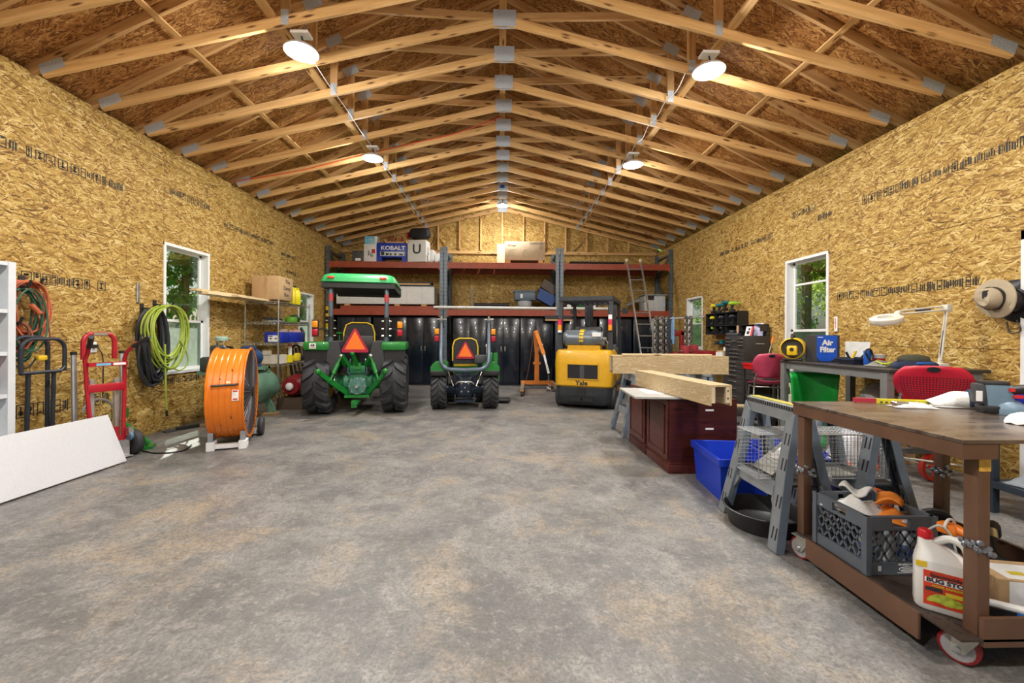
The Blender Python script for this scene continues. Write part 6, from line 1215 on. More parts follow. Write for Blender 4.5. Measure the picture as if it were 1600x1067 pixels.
# blue crates
M_bcr = mat('crate_blue', (.010, .045, .50), .38, var=.06)
def bluecrate(x, y, rz, label):
    t = thing('blue_crate', label, 'crate', (x, y, 0), rz, 'blue stacking crates'); w, d, h = .31, .22, .34; o = [(-w, -d), (w, -d), (w, d), (-w, d)]; k = .90
    MB().loft([[(a * k, b * k, 0) for a, b in o], [(a, b, h) for a, b in o], [(a * .96, b * .94, h) for a, b in o], [(a * k * .95, b * k * .93, .012) for a, b in o]]).build('shell', M_bcr, t, 0)
    for s in (-1, 1): MB().b2((-w - .012, s * d - .012 + s * .004, h - .05), (w + .012, s * d + .012 + s * .004, h + .012), bev=.003).build('rim', M_bcr, t); MB().b2((s * w - .012, -d, h - .05), (s * w + .012, d, h + .012), bev=.003).build('rim', M_bcr, t)
    for s in (-1, 1): MB().b2((s * (w + .013) - .002, -.07, h - .04), (s * (w + .013) + .002, .07, h - .005)).build('hand_hole', M_hole, t, 0)
    for x_ in (-.2, 0, .2): MB().b2((x_ - .03, -d - .020, h - .17), (x_ - .02, -d + .012, h - .05)).b2((x_ + .02, -d - .020, h - .17), (x_ + .03, -d + .012, h - .05)).b2((x_ - .03, -d - .02, h - .175), (x_ + .03, -d + .01, h - .165)).build('rib', M_bcr, t, 0)
bluecrate(1.99, 3.58, 84, 'empty blue plastic crate between pedestal and ruled sawhorse'); bluecrate(2.52, 3.62, 90, 'blue plastic crate standing behind the wire trap')
# ------------------------------------------------------------------ mahogany pedestals, oak beams
M_mah = lumber('mahogany', (.055, .012, .010), (.105, .024, .018), (.03, .006, .005), .32)
def pedestal(y, label):
    t = thing('desk_pedestal', label, 'cabinet', (1.96, y, 0), 0, 'mahogany desk pedestals'); w, d, h = .33, .295, .715
    MB().b2((-w, -d, .08), (w, d, h), bev=.003).build('carcass', M_mah, t, 0); MB().b2((-w - .015, -d - .015, 0), (w + .0, d + .015, .085), bev=.006).build('plinth', M_mah, t); MB().b2((-w - .008, -d - .008, .085), (w, d + .008, .10), bev=.004).build('base_moulding', M_mah, t)
    dr = MB().b2((-w - .018, -d + .02, .115), (-w - .001, d - .02, h - .015), bev=.003).build('door', M_mah, t); fr = MB(); y0, y1, z0, z1 = -d + .075, d - .075, .17, h - .075
    for a, b in (((y0, z0), (y1, z0 + .014)), ((y0, z1 - .014), (y1, z1)), ((y0, z0), (y0 + .014, z1)), ((y1 - .014, z0), (y1, z1))): fr.b2((-w - .026, a[0], a[1]), (-w - .017, b[0], b[1]))
    fr.build('door_moulding', M_mah, dr, 0); MB().b2((-w - .022, y0 + .03, z0 + .03), (-w - .0175, y1 - .03, z1 - .03), bev=.002).build('raised_panel', M_mah, dr, 0)
    for z in (.42, .60): MB().b2((.02, -d - .001, z), (.10, -d - .0003, z + .018)).build('white_sticker', M_wprint, t, 0)
pedestal(4.325, 'mahogany desk pedestal with white stickers next to the blue crate'); pedestal(4.965, 'mahogany desk pedestal standing next to the forklift side, half hidden')
t = thing('laminate_panel', 'pale grey laminate panel with white paper lying across the pedestals', 'panel', (1.62, 4.38, .7165), -4); MB().b2((-.30, -.36, 0), (.40, .36, .018)).build('sheet', mat('laminate_grey', (.42, .42, .40), .4), t, 0); MB().b2((-.12, -.1, .0182), (.22, .2, .0188)).build('paper', M_wprint, t, 0)
def oak():
    m, nt, b, N, L = nodes('limed_oak'); tc = N.new('ShaderNodeTexCoord'); mp = N.new('ShaderNodeMapping'); mp.inputs['Scale'].default_value = (1.8, 9, 9); L.new(tc.outputs['Object'], mp.inputs[0])
    no = N.new('ShaderNodeTexNoise'); no.inputs['Scale'].default_value = .9; no.inputs['Detail'].default_value = 3; no.inputs['Distortion'].default_value = .8; L.new(mp.outputs[0], no.inputs['Vector'])
    w = N.new('ShaderNodeMath'); w.operation = 'MULTIPLY'; w.inputs[1].default_value = 75; L.new(no.outputs['Fac'], w.inputs[0]); f = N.new('ShaderNodeMath'); f.operation = 'SINE'; L.new(w.outputs[0], f.inputs[0])
    r = ramp(N, [(.0, (.47, .345, .185)), (.75, (.50, .375, .21)), (.97, (.60, .49, .32))]); mr = N.new('ShaderNodeMapRange'); mr.inputs[1].default_value = -1; mr.inputs[2].default_value = 1; L.new(f.outputs[0], mr.inputs[0]); L.new(mr.outputs[0], r.inputs[0]); L.new(r.outputs[0], b.inputs['Base Color']); b.inputs['Roughness'].default_value = .5
    return m
M_oak = oak()
def boxbeam(p0, p1, w, h, label, ledge=False):
    p0 = Vector(p0); p1 = Vector(p1); L_ = (p1 - p0).length; t = thing('oak_box_beam', label, 'beam'); t.matrix_world = frame(p0, p1); g = .016
    MB().b2((0, w / 2 - g, 0), (L_, w / 2, h)).build('side_board', M_oak, t, 0); MB().b2((0, -w / 2, 0), (L_, -w / 2 + g, h)).build('side_board', M_oak, t, 0); MB().b2((0, -w / 2 + g, h - g), (L_, w / 2 - g, h)).build('cover_board', M_oak, t, 0)
    for x in (0.003, L_ - .025): MB().b2((x, -w / 2 + g, h * .12), (x + .022, -w / 2 + g + .035, h - g)).b2((x, w / 2 - g - .035, h * .12), (x + .022, w / 2 - g, h - g)).build('end_cleat', mat('pine_cleat', (.66, .55, .38), .6), t, 0)
    for x in (-.0005, L_ - .003):
        for z in (.35, .72): MB().cyl((x, -w / 2 + g + .018, h * z), (x + .0035, -w / 2 + g + .018, h * z), .007, n=8).build('screw_hole', M_hole, t)
    return t
boxbeam((1.50, 5.70, .82), (3.02, 5.62, .82), .22, .24, 'limed oak box beam lying level on two sawhorses'); boxbeam((1.86, 3.52, .7165 + .02), (1.71, 5.02, .7165 + .02), .20, .175, 'limed oak box beam lying slantwise across the mahogany pedestals')
o = member('trim_strip', (1.62, 5.60, 1.075), (2.80, 5.55, 1.075), .05, .022, MATS['fresh_pine']); tag(o, 'pale pine trim strip lying on the level oak beam', 'strip')
# ------------------------------------------------------------------ table along the wall
M_tleg = mat('table_leg_grey', (.16, .165, .165), .5); M_ttop = mat('table_top_dark', (.035, .03, .03), .45)
t = thing('wall_table', 'tall dark-topped table with grey steel legs along the wall', 'table', (3.98, 4.50, 0)); MB().b2((-.45, -.76, 1.0), (.50, .76, 1.03), bev=.004).build('table_top', M_ttop, t); MB().b2((-.44, -.74, .93), (-.40, .74, 1.0)).build('apron', M_tleg, t, 0); MB().b2((.40, -.74, .93), (.44, .74, 1.0)).build('apron', M_tleg, t, 0); MB().b2((-.40, -.74, .93), (.40, -.70, 1.0)).build('apron', M_tleg, t, 0)
for x in (-.42, .42):
    for y in (-.70, .70): MB().b2((x - .035, y - .035, 0), (x + .035, y + .035, .99)).build('leg', M_tleg, t, 0)
MB().b2((-.40, .66, .25), (.40, .70, .30)).build('stretcher', M_tleg, t, 0); MB().b2((-.40, -.70, .25), (.40, -.66, .30)).build('stretcher', M_tleg, t, 0)
TZ = 1.0305
t = thing('air_mover', 'yellow round utility blower at the end of the table', 'blower', (3.61, 5.13, TZ), -42); M_yb = mat('blower_yellow', (.78, .50, .01), .4)
MB().lathe([(.125, -.12), (.135, -.11), (.13, .08), (.118, .09), (.118, -.11), (.125, -.12)], 32, TR(0, 0, .15, rx=90), False).build('housing', M_yb, t); MB().cyl((0, -.02, .15), (0, .05, .15), .118, n=28).build('dark_grille', M_dgrey, t); MB().box((0, -.07, .125), (.11, .08, .12), None, .02).build('motor_pod', M_yb, t); MB().cyl((0, -.118, .14), (0, -.105, .14), .022, n=14).build('knob', M_blk, t); MB().b2((-.10, -.08, 0), (.10, .07, .03), bev=.01).build('foot', M_blk, t); MB().tube([(0, -.08, .27), (0, -.06, .32), (0, .06, .32), (0, .08, .27)], .018, 8).build('handle', M_blk, t)
t = thing('air_filter_box', 'blue and black box lettered Air Filter on the table', 'box', (3.81, 4.91, TZ), -4); M_afb = mat('filter_blue', (.012, .10, .62), .4); MB().b2((-.13, -.10, 0), (.13, .10, .315), bev=.003).build('body', M_ink, t); MB().prism([(-.129, .06), (-.10, .012), (.03, .012), (.10, .06), (.1, .312), (-.129, .312)], .0, .0012, FACE_S(0, -.1005, 0)).build('blue_face', M_afb, t, 0)
text('Air', .085, M_wprint, t, FACE_S(-.01, -.1025, .225), sx=1.1, bold=.004); text('Filter', .085, M_wprint, t, FACE_S(-.01, -.1025, .145), sx=.95, bold=.004); MB().b2((-.12, -.1025, .285), (-.06, -.1012, .295)).build('maker_line', M_wprint, t, 0); MB().b2((.1305, -.03, .05), (.1315, .03, .18)).b2((.1305, -.02, .21), (.1315, .03, .26)).build('side_print', M_dgrey, t, 0)
tag(MB().add([(3.98, 4.78, TZ), (4.10, 4.62, TZ), (4.17, 4.66, TZ + .24), (4.02, 4.83, TZ + .24)], [(0, 1, 2, 3)]).build('plastic_sheet', mat('panel_white', (.55, .56, .55), .4), None, 0, None, .008), 'white plastic panel leaning behind the Air Filter box', 'panel')
t = thing('tool_tray', 'dark tray of hand tools with yellow handle on the table', 'tray', (3.88, 4.52, TZ), 8); tote_mesh(.14, .10, .05, .006).build('tray', mat('tray_blue_black', (.02, .03, .06), .5), t); MB().cyl((-.04, .02, .03), (.0, .0, .14), .014, n=8).build('yellow_handle', M_jy, t); MB().cyl((-.06, .0, .03), (-.09, .03, .13), .012, n=8).cyl((.04, .02, .02), (.08, -.02, .10), .010, n=8).build('black_handle', M_blk, t); MB().b2((-.02, -.06, .03), (.12, .05, .062)).build('packet', M_bbin, t, 0)
t = thing('spray_can', 'bright blue can standing on the table', 'can', (3.84, 4.32, TZ)); MB().lathe([(.036, 0), (.038, .006), (.038, .145), (.034, .155), (.03, .155)], 20).build('body', mat('can_blue', (.01, .10, .55), .35), t); MB().lathe([(.0385, .0), (.0385, .008)], 20).build('base_ring', M_chrome, t)
t = thing('white_tub', 'small white printed tub beside the blue can', 'tub', (3.95, 4.32, TZ)); MB().lathe([(.05, 0), (.06, .11), (.063, .115)], 18).build('body', M_wprint, t); MB().lathe([(.0545, .035), (.0585, .075)], 18, None, False).build('red_print', M_red, t)
t = thing('work_gloves', 'heap of dark gloves and yellow-green cord on the table', 'gloves', (3.82, 4.15, TZ), 20); crumple(.22, .18, .06, 21).build('gloves', mat('glove_grey', (.22, .22, .20), .85), t, 60, None, .006); MB().tube(spline([(-.1, -.06, .03), (-.02, -.09, .04), (.06, -.05, .035), (.02, .03, .06), (-.06, .0, .05), (-.08, -.08, .03), (.08, -.09, .03)], 5), .006, 6).build('lime_cord', mat('lime_cord', (.55, .58, .05), .5), t); MB().tube(spline([(-.02, .08, .05), (-.06, .1, .14), (.0, .1, .17), (.05, .1, .12), (.02, .09, .05)], 5), .010, 6).build('black_cord', M_blk, t)
t = thing('jacket', 'folded olive and blue jacket heaped on the table', 'jacket', (3.92, 3.90, TZ), 5)
MB().loft([[(math.cos(q) * .21 * r, math.sin(q) * .13 * r, z + .008 * math.sin(4 * q)) for q in [k * math.pi / 9 for k in range(18)]] for z, r in ((0, .95), (.02, 1), (.05, .97), (.07, .7))]).build('dark_layer', M_navycl, t, 60); MB().loft([[(math.cos(q) * .15 * r, .01 + math.sin(q) * .09 * r, z) for q in [k * math.pi / 9 for k in range(18)]] for z, r in ((.06, .9), (.08, 1), (.115, .9), (.13, .4))]).build('olive_layer', mat('olive_cloth', (.07, .075, .05), .85), t, 60); MB().b2((-.10, -.125, .045), (.06, -.09, .065), bev=.008).build('blue_lining', mat('lining_blue', (.02, .14, .55), .6), t)
# magnifier lamp
t = thing('magnifier_lamp', 'white articulated magnifier lamp clamped to the table', 'lamp', (4.20, 3.93, TZ)); M_cream = mat('cream_enamel', (.66, .63, .55), .4)
MB().b2((-.05, -.04, 0), (.05, .04, .05), bev=.01).cyl((0, 0, .05), (0, 0, .09), .018, n=10).build('clamp_base', M_cream, t)
for d in (-.018, .018): MB().cyl((d * .5, d, .08), (.06 + d * .5, d, .56), .008, n=8).build('lower_arm', M_cream, t); MB().cyl((.07, d, .58 + d), (-.40, d, .53 + d * .8), .008, n=8).build('upper_arm', M_cream, t)
MB().cyl((.01, 0, .14), (.04, 0, .36), .012, n=8).cyl((-.10, 0, .56), (-.24, 0, .548), .011, n=8).build('spring', M_dgrey, t); MB().b2((.035, -.03, .54), (.09, .03, .61), bev=.008).build('elbow', M_cream, t); MB().sph((-.42, 0, .52), .028, 10, 8).build('head_joint', M_cream, t)
hd = MB().lathe([(.065, -.025), (.12, -.028), (.128, -.01), (.125, .02), (.10, .035), (.065, .03), (.065, -.025)], 32, TR(-.55, -.02, .46, ry=-14, rx=8), False).build('lamp_head', M_cream, t); MB().cyl((-.55, -.02, .455), (-.55, -.02, .462), .066, n=28).build('lens', mat('lens_glass', (.6, .65, .68), .08), hd)
# ------------------------------------------------------------------ chairs
M_cred = mat('chair_red', (.50, .012, .035), .38, var=.06); M_cred2 = mat('chair_faded_red', (.48, .05, .11), .45)
def shell_chair(x, y, rz, m, label, perf, sz, bh, bw):
    t = thing('shell_chair', label, 'chair', (x, y, 0), rz)
    def back(u, v):
        w = bw * (1 - .30 * max(0, (v - .6) / .4) ** 2.2 - .28 * max(0, (.55 - v) / .55) ** 1.5); xx = (u - .5) * 2; return (xx * w, .20 + .10 * v - .07 * xx * xx, sz + .10 + bh * v * (1 - .05 * xx * xx))
    b = MB().grid(back, 14, 10).build('backrest', m, t, 60, None, .01)
    if perf:
        h = MB()
        for i in range(22):
            for j in range(10):
                u, v = .06 + i * .04, .12 + j * .062; p0 = Vector(back(u, v)); du = (Vector(back(u + .01, v)) - p0).normalized(); dv = (Vector(back(u, v + .01)) - p0).normalized(); n = du.cross(dv).normalized()
                for s in (-1, 1): h.box((0, 0, 0), (.008, .008, .0012), Matrix.Translation(p0 + n * .0060 * s) @ Matrix((du, n.cross(du), n)).transposed().to_4x4())
        h.build('perforations', M_hole, b, 0)['kind'] = 'stuff'
    p0 = Vector(back(.5, .90)); MB().lathe([(.001, -.0075), (.04, -.0075), (.04, .0075), (.001, .0075)], 18, Matrix.Translation(p0) @ TR(rx=72) @ Matrix.Diagonal((1, .55, 1, 1))).build('grip_hole', M_hole, b)
    MB().grid(lambda u, v: ((u - .5) * 2 * (bw * .92), -.22 + .42 * v, sz + .03 * (2 * u - 1) ** 2 + .06 * v ** 6 - .03 * (1 - v) ** 4), 12, 10).build('seat', m, t, 60, None, .01)
    for s in (-1, 1): MB().tube([(s * (bw + .01), -.26, .0), (s * (bw - .03), -.16, sz - .03), (s * (bw - .03), .14, sz - .03), (s * (bw + .01), .26, .0)], .011, 8).build('leg', M_chrome, t); MB().tube([(s * (bw - .03), .14, sz - .03), (s * bw * .9, .20, sz + .04), (s * bw * .8, .23, sz + .16)], .010, 8).build('back_support', M_chrome, t)
    MB().cyl((-(bw - .03), .1, sz - .03), ((bw - .03), .1, sz - .03), .010, n=8).build('crossbar', M_chrome, t); MB().cyl((-(bw - .02), -.2, .24), ((bw - .02), -.2, .24), .009, n=8).build('foot_rail', M_chrome, t)
shell_chair(3.62, 3.47, 138, M_cred, 'bright red perforated shell chair drawn up behind the bench', True, .70, .30, .235); shell_chair(3.72, 5.82, 160, M_cred2, 'faded red shell chair on chrome legs by the tool chests', False, .66, .34, .21)
# green plastic tub standing on end under the table
t = thing('green_barrow_tub', 'bright green plastic barrow tub standing on end under the table', 'tub', (3.70, 4.86, 0), -20)
MB().grid(lambda u, v: ((u - .5) * 2 * (.25 - .07 * (1 - v)), .05 + .22 * (1 - (2 * u - 1) ** 2) * (.4 + .6 * math.sin(math.pi * min(1, v * 1.1))), .02 + .86 * v), 14, 14).build('tub', mat('tub_green', (.01, .33, .045), .38), t, 60, None, .012); MB().tube([((u - .5) * 2 * .25, .06 + .22 * (1 - (2 * u - 1) ** 2) * .45, .885) for u in [k / 12 for k in range(13)]], .012, 6).build('rim', MATS['tub_green'], t)
t = thing('wrapped_parcel', 'parcel wrapped in clear crinkled plastic under the table', 'parcel', (4.06, 4.45, .281), 10); MB().loft([[(math.cos(q) * .20 * r * (1 + .08 * math.sin(5 * q + z * 20)), math.sin(q) * .18 * r, z) for q in [k * math.pi / 10 for k in range(20)]] for z, r in ((0, .85), (.1, 1), (.3, .95), (.45, .7), (.55, .3))]).build('film', mat('crinkled_film', (.45, .46, .48), .22, var=.4, scale=14, bump=.9, alpha=.85), t, 60)
tag(MB().b2((3.82, 4.30, 0), (4.34, 4.66, .28), bev=.004).build('brown_box', M_card), 'brown cardboard box on the floor under the table', 'box'); tag(MB().b2((3.95, 4.72, .0), (4.40, 5.1, .52), bev=.004).build('olive_case', mat('olive_case', (.20, .17, .08), .6)), 'olive flat case on the floor behind the green tub', 'case')
tag(MB().b2((3.52, 5.03, .30), (3.55, 5.08, .62), bev=.004).tube(spline([(3.535, 5.055, .62), (3.535, 5.06, .70), (3.55, 5.1, .75), (3.57, 5.14, .70)], 4), .008, 6).build('power_strip', mat('beige_plastic', (.55, .50, .38), .5)), 'beige power strip fixed to the table leg', 'power strip')
# ------------------------------------------------------------------ tool chests
M_chest = mat('chest_brown_black', (.040, .036, .036), .45, var=.15); 
def drawers(t, x, y0, y1, zs, w=.5):
    for z0, z1 in zs:
        d = MB().b2((x - .008, y0, z0), (x, y1, z1), bev=.002).build('drawer', M_chest, t); c = (y0 + y1) / 2; hw = min(.12, (y1 - y0) * .32); MB().b2((x - .028, c - hw, (z0 + z1) / 2 + .0), (x - .007, c + hw, (z0 + z1) / 2 + .016), bev=.003).build('handle', M_chrome, d)
t = thing('roller_cabinet', 'brown-black roller tool cabinet with seven drawers under the top chest', 'tool chest', (4.28, 7.27, 0)); MB().b2((-.23, -.33, .10), (.23, .33, .915), bev=.005).build('body', M_chest, t)
zs = [(.84, .90), (.77, .83), (.69, .76), (.60, .68), (.49, .59), (.36, .48), (.22, .35)]; drawers(t, -.231, -.31, .31, zs)
for x in (-.18, .18):
    for y in (-.27, .27): MB().cyl((x - .02, y, .05), (x + .02, y, .05), .05, n=14).b2((x - .025, y - .02, .06), (x + .025, y + .02, .10)).build('caster', M_blk, t)
t = thing('top_chest', 'brown-black top tool chest with open lid and chrome drawer pulls', 'tool chest', (4.28, 7.27, .9165)); MB().b2((-.20, -.31, 0), (.22, .31, .42), bev=.005).build('body', M_chest, t)
for y0, y1, zs in ((-.30, -.11, [(.34, .39), (.28, .33), (.22, .27)]), (-.10, .10, [(.28, .36)]), (.11, .30, [(.34, .39), (.28, .33), (.22, .27)]), (-.29, .29, [(.14, .20), (.08, .13), (.01, .07)])): drawers(t, -.201, y0, y1, zs)
MB().b2((.18, -.31, .42), (.215, .31, .62), bev=.004).b2((.06, -.31, .50), (.19, -.30, .62)).b2((.06, .30, .50), (.19, .31, .62)).b2((.06, -.31, .61), (.21, .31, .62)).build('lid', M_chest, t, 0); MB().b2((-.02, -.332, .28), (.12, -.312, .30)).build('side_handle', M_chrome, t, 0)
CZ = .9165 + .4205
t = thing('blister_pack', 'red and white packaged tool leaning in the open top chest', 'package', (4.22, 7.10, CZ), -60, None, -20); MB().b2((-.06, -.006, 0), (.06, .006, .17)).build('card', M_wprint, t, 0); MB().b2((.03, -.008, .0), (.06, .008, .17)).build('red_edge', M_red, t, 0); MB().b2((-.03, -.02, .03), (.01, -.006, .08)).b2((-.01, -.02, .10), (.01, -.006, .14)).build('black_tool', M_blk, t, 0)
t = thing('parts_pouch', 'clear bag of blue and red parts leaning in the open top chest', 'bag', (4.36, 7.06, CZ), -60, None, -15); MB().b2((-.08, -.012, 0), (.08, .012, .22), bev=.008).build('film', mat('blue_speckle_bag', (.42, .42, .62), .3, var=.8, scale=45), t)
t = thing('clamp_tool', 'grey hand plane with wooden knob on the top chest', 'tool', (4.14, 7.42, CZ), 20); MB().b2((-.05, -.13, 0), (.05, .12, .05), bev=.015).b2((-.04, -.02, .05), (.04, .06, .10), bev=.01).build('body', M_dgrey, t); MB().lathe([(.015, 0), (.022, .05), (.018, .1), (.024, .13)], 12, TR(.0, -.09, .05)).build('knob', mat('tan_knob', (.55, .36, .22), .5), t)
t = thing('side_cart', 'brown-black tool cart with open lower shelf beside the faded red chair', 'tool cart', (4.24, 6.42, 0)); MB().b2((-.24, -.33, .62), (.26, .38, .80), bev=.004).build('drawer_case', M_chest, t); drawers(t, -.241, -.31, .36, [(.72, .79), (.63, .71)])
for x in (-.22, .24):
    for y in (-.31, .36): MB().b2((x - .015, y - .015, 0), (x + .015, y + .015, .62)).build('post', M_chest, t, 0)
MB().b2((-.24, -.33, .36), (.26, .38, .385)).build('shelf', M_dgrey, t, 0); MB().b2((-.24, -.33, .09), (.26, .38, .12)).build('shelf', M_chest, t, 0); MB().b2((.245, -.33, .1), (.26, .38, .62)).build('back_panel', M_chest, t, 0)
t = thing('red_tray', 'bright red plastic tray on the tool cart', 'tray', (4.08, 6.72, .8015)); tote_mesh(.10, .14, .07, .006).build('body', mat('tray_red', (.62, .012, .015), .35), t); MB().cyl((-.05, -.05, .02), (.04, .05, .07), .012, n=8).build('handle_inside', mat('tan_knob', (.55, .36, .22), .5), t)
t = thing('claw_hammer', 'long tool with orange grip standing in the red tray side', 'tool', (4.20, 6.58, .8015)); MB().b2((-.035, -.03, 0), (.035, .03, .10), bev=.01).build('orange_base', mat('orange_plastic', (.85, .20, .02), .45), t); MB().cyl((0, 0, .09), (.10, .02, .42), .006, n=8).build('shaft', M_chrome, t); MB().cyl((.10, .02, .42), (.13, .025, .52), .016, n=10).build('grip', MATS['orange_plastic'], t)
# wall organiser with cordless tools
t = thing('tool_organiser', 'black wall-mounted cordless tool organiser', 'tool rack', (4.53, 8.25, 1.36)); MB().b2((-.02, -.62, 0), (0, .58, .44)).build('back_plate', M_blk, t, 0)
for z in (.0, .17, .42): MB().b2((-.20, -.62, z), (-.02, .58, z + .015)).build('shelf', M_blk, t, 0)
for y in (-.62, -.2, .2, .57): MB().b2((-.20, y - .008, 0), (-.02, y + .008, .44)).build('divider', M_blk, t, 0)
def drill(x, y, z, rz, m, label, sc=1.0):
    t = thing('cordless_drill', label, 'drill', (x, y, z), rz, 'cordless tools by the organiser'); t.matrix_world = t.matrix_world @ Matrix.Scale(sc, 4); MB().lathe([(.025, -.09), (.034, -.07), (.034, .04), (.022, .07), (.016, .11)], 14, TR(0, 0, .16, rx=90)).build('barrel', m, t); MB().loft([[(a, b + q, z_) for a, b in ((-.016, -.022), (.016, -.022), (.016, .022), (-.016, .022))] for z_, q in ((.05, .03), (.14, .015))]).build('grip', M_blk, t); MB().b2((-.035, -.025, 0), (.035, .075, .055), bev=.008).build('battery', M_blk, t)
M_ty = mat('drill_yellow', (.72, .62, .02), .45); M_tt = mat('drill_teal', (.01, .16, .20), .45); M_tl = mat('drill_lime', (.30, .55, .03), .45)
drill(4.42, 8.62, 1.796, 100, M_ty, 'yellow cordless tool on top of the black organiser'); drill(4.42, 8.40, 1.796, 80, M_tt, 'teal cordless tool beside the yellow one on the organiser'); drill(4.42, 8.18, 1.83, 95, M_tt, 'teal cordless tool at the middle of the organiser top'); drill(4.42, 7.92, 1.796, 80, M_tl, 'lime cordless tool at the end of the organiser top'); drill(4.40, 8.60, 1.547, 100, M_ty, 'yellow cordless drill inside the organiser'); drill(4.40, 8.25, 1.547, 90, M_dgrey, 'grey cordless drill inside the organiser'); drill(4.40, 7.86, 1.547, 90, M_dgrey, 'grey cordless drill at the window end inside the organiser')
for i, (y, m, lab) in enumerate([(8.60, M_tl, 'lime hand tool on the lowest organiser shelf'), (8.25, M_dgrey, 'grey hand tool on the lowest organiser shelf')]): drill(4.40, y, 1.377, 90, m, lab, .74)
t = thing('lower_tool_rail', 'black rail of small tools fixed under the organiser', 'tool rail', (4.53, 8.2, 1.16)); MB().b2((-.12, -.45, 0), (0, .45, .012)).build('rail', M_blk, t, 0)
for k in range(5): MB().b2((-.10, -.40 + k * .19, .0125), (-.02, -.30 + k * .19, .07 + .02 * (k % 2)), bev=.01).build('small_tool', [M_dgrey, M_tl, M_blk, M_tt, M_dgrey][k], t)
# bench with red machines under the small window
t = thing('red_work_table', 'low steel work table with red edge under the small window', 'table', (4.22, 8.75, 0)); MB().b2((-.26, -.95, .84), (.28, 1.05, .88)).build('table_top', mat('dull_steel_top', (.22, .23, .25), .45, .5), t, 0); MB().b2((-.265, -.95, .83), (-.26, 1.05, .885)).build('red_edge', mat('edge_red', (.42, .02, .02), .4), t, 0)
for x in (-.23, .25):
    for y in (-.9, .9): MB().b2((x - .025, y - .025, 0), (x + .025, y + .025, .84)).build('leg', M_rackpost, t, 0)
t = thing('arbor_press', 'red arbor press standing on the work table', 'press', (4.08, 9.62, .8815)); M_mred = mat('machine_red', (.30, .025, .02), .4); MB().b2((-.14, -.14, 0), (.14, .14, .08), bev=.01).b2((.04, -.05, .08), (.14, .05, .55), bev=.01).b2((-.10, -.05, .45), (.14, .05, .58), bev=.02).build('frame', M_mred, t); MB().b2((-.08, -.02, .15), (-.04, .02, .62)).build('ram', M_steel, t, 0); MB().cyl((-.06, -.06, .5), (-.2, -.25, .62), .01, n=8).build('lever', M_chrome, t)
t = thing('bench_vise', 'pinkish-red bench machine with square opening on the work table', 'machine', (4.12, 9.12, .8815)); M_mp = mat('machine_pink_red', (.42, .05, .06), .45); MB().b2((-.16, -.13, 0), (.14, .13, .06), bev=.008).b2((-.16, -.13, .06), (-.06, .13, .24), bev=.01).b2((.04, -.13, .06), (.14, .13, .26), bev=.01).build('body', M_mp, t); MB().cyl((-.25, 0, .12), (.04, 0, .12), .018, n=10).build('screw', M_chrome, t)
tag(MB().b2((4.02, 8.22, .8815), (4.36, 8.72, 1.03), bev=.01).build('red_metal_box', mat('dark_red_metal', (.28, .012, .018), .4)), 'plain dark red metal box on the work table', 'box')
t = thing('paper_rolls', 'pale carton with white paper packs on the work table', 'carton', (4.3, 7.98, .8815)); MB().b2((-.10, -.13, 0), (.14, .14, .17)).build('carton', M_card, t, 0); MB().b2((-.13, -.12, 0), (-.103, -.02, .15)).build('pack', M_wprint, t, 0); MB().b2((-.13, .0, 0), (-.103, .11, .14)).build('pack', M_wprint, t, 0); MB().cyl((.0, .0, .17), (.0, .0, .24), .035, n=12).build('roll', M_wprint, t)
# ------------------------------------------------------------------ wall: thermometer and hats
t = thing('thermometer', 'white strip thermometer on the wall beside the big window', 'thermometer', (4.538, 5.60, 1.40)); MB().b2((-.012, -.025, 0), (0, .025, .20), bev=.002).build('plate', M_wprint, t); MB().b2((-.0135, -.004, .04), (-.012, .004, .18)).build('tube', M_red, t, 0)
def hat(x, y, z, M_, label, r, hook=False, crease=True):
    t = thing('sun_hat', label, 'hat', (x, y, z), 0, 'hats on the wall'); F = Matrix.Rotation(R(-90), 4, 'Y') @ Matrix.Rotation(R(25), 4, 'Z')
    MB().loft([[(math.cos(q) * r * a, math.sin(q) * r * b * a, h + .012 * math.sin(2 * q)) for q in [k * math.pi / 16 for k in range(32)]] for a, b, h in ((1.0, .88, 0), (.98, .88, .008), (.60, .9, .02), (.56, .9, .05), (.52, .88, .10), (.40, .8, .125), (.15, .6, .115))], F).build('brim_and_crown', M_, t, 55); MB().lathe([(r * .60, .022), (r * .595, .055)], 28, F @ Matrix.Diagonal((1, .9, 1, 1)), False).build('band', M_blk, t)
    return t
M_khaki = mat('khaki_cotton', (.40, .33, .23), .9, var=.1, bump=.2)
t = hat(4.42, 3.66, 1.675, M_khaki, 'khaki brimmed sun hat hanging on the wall', .18); MB().b2((-.115, -.03, .0), (-.095, .05, .07)).build('front_patch', M_blk, t, 0)
t = hat(4.53, 3.60, 1.65, M_blk, 'black brimmed hat hanging behind the khaki hat', .195); MB().tube(spline([(-.02, -.02, -.17), (-.03, -.06, -.26), (-.03, .02, -.28), (-.02, .05, -.18)], 5), .005, 6).build('chin_cord', M_blk, t); MB().box((-.03, -.10, .02), (.03, .06, .10), None, .02).build('purple_lining', mat('purple_cloth', (.14, .02, .10), .8), t)
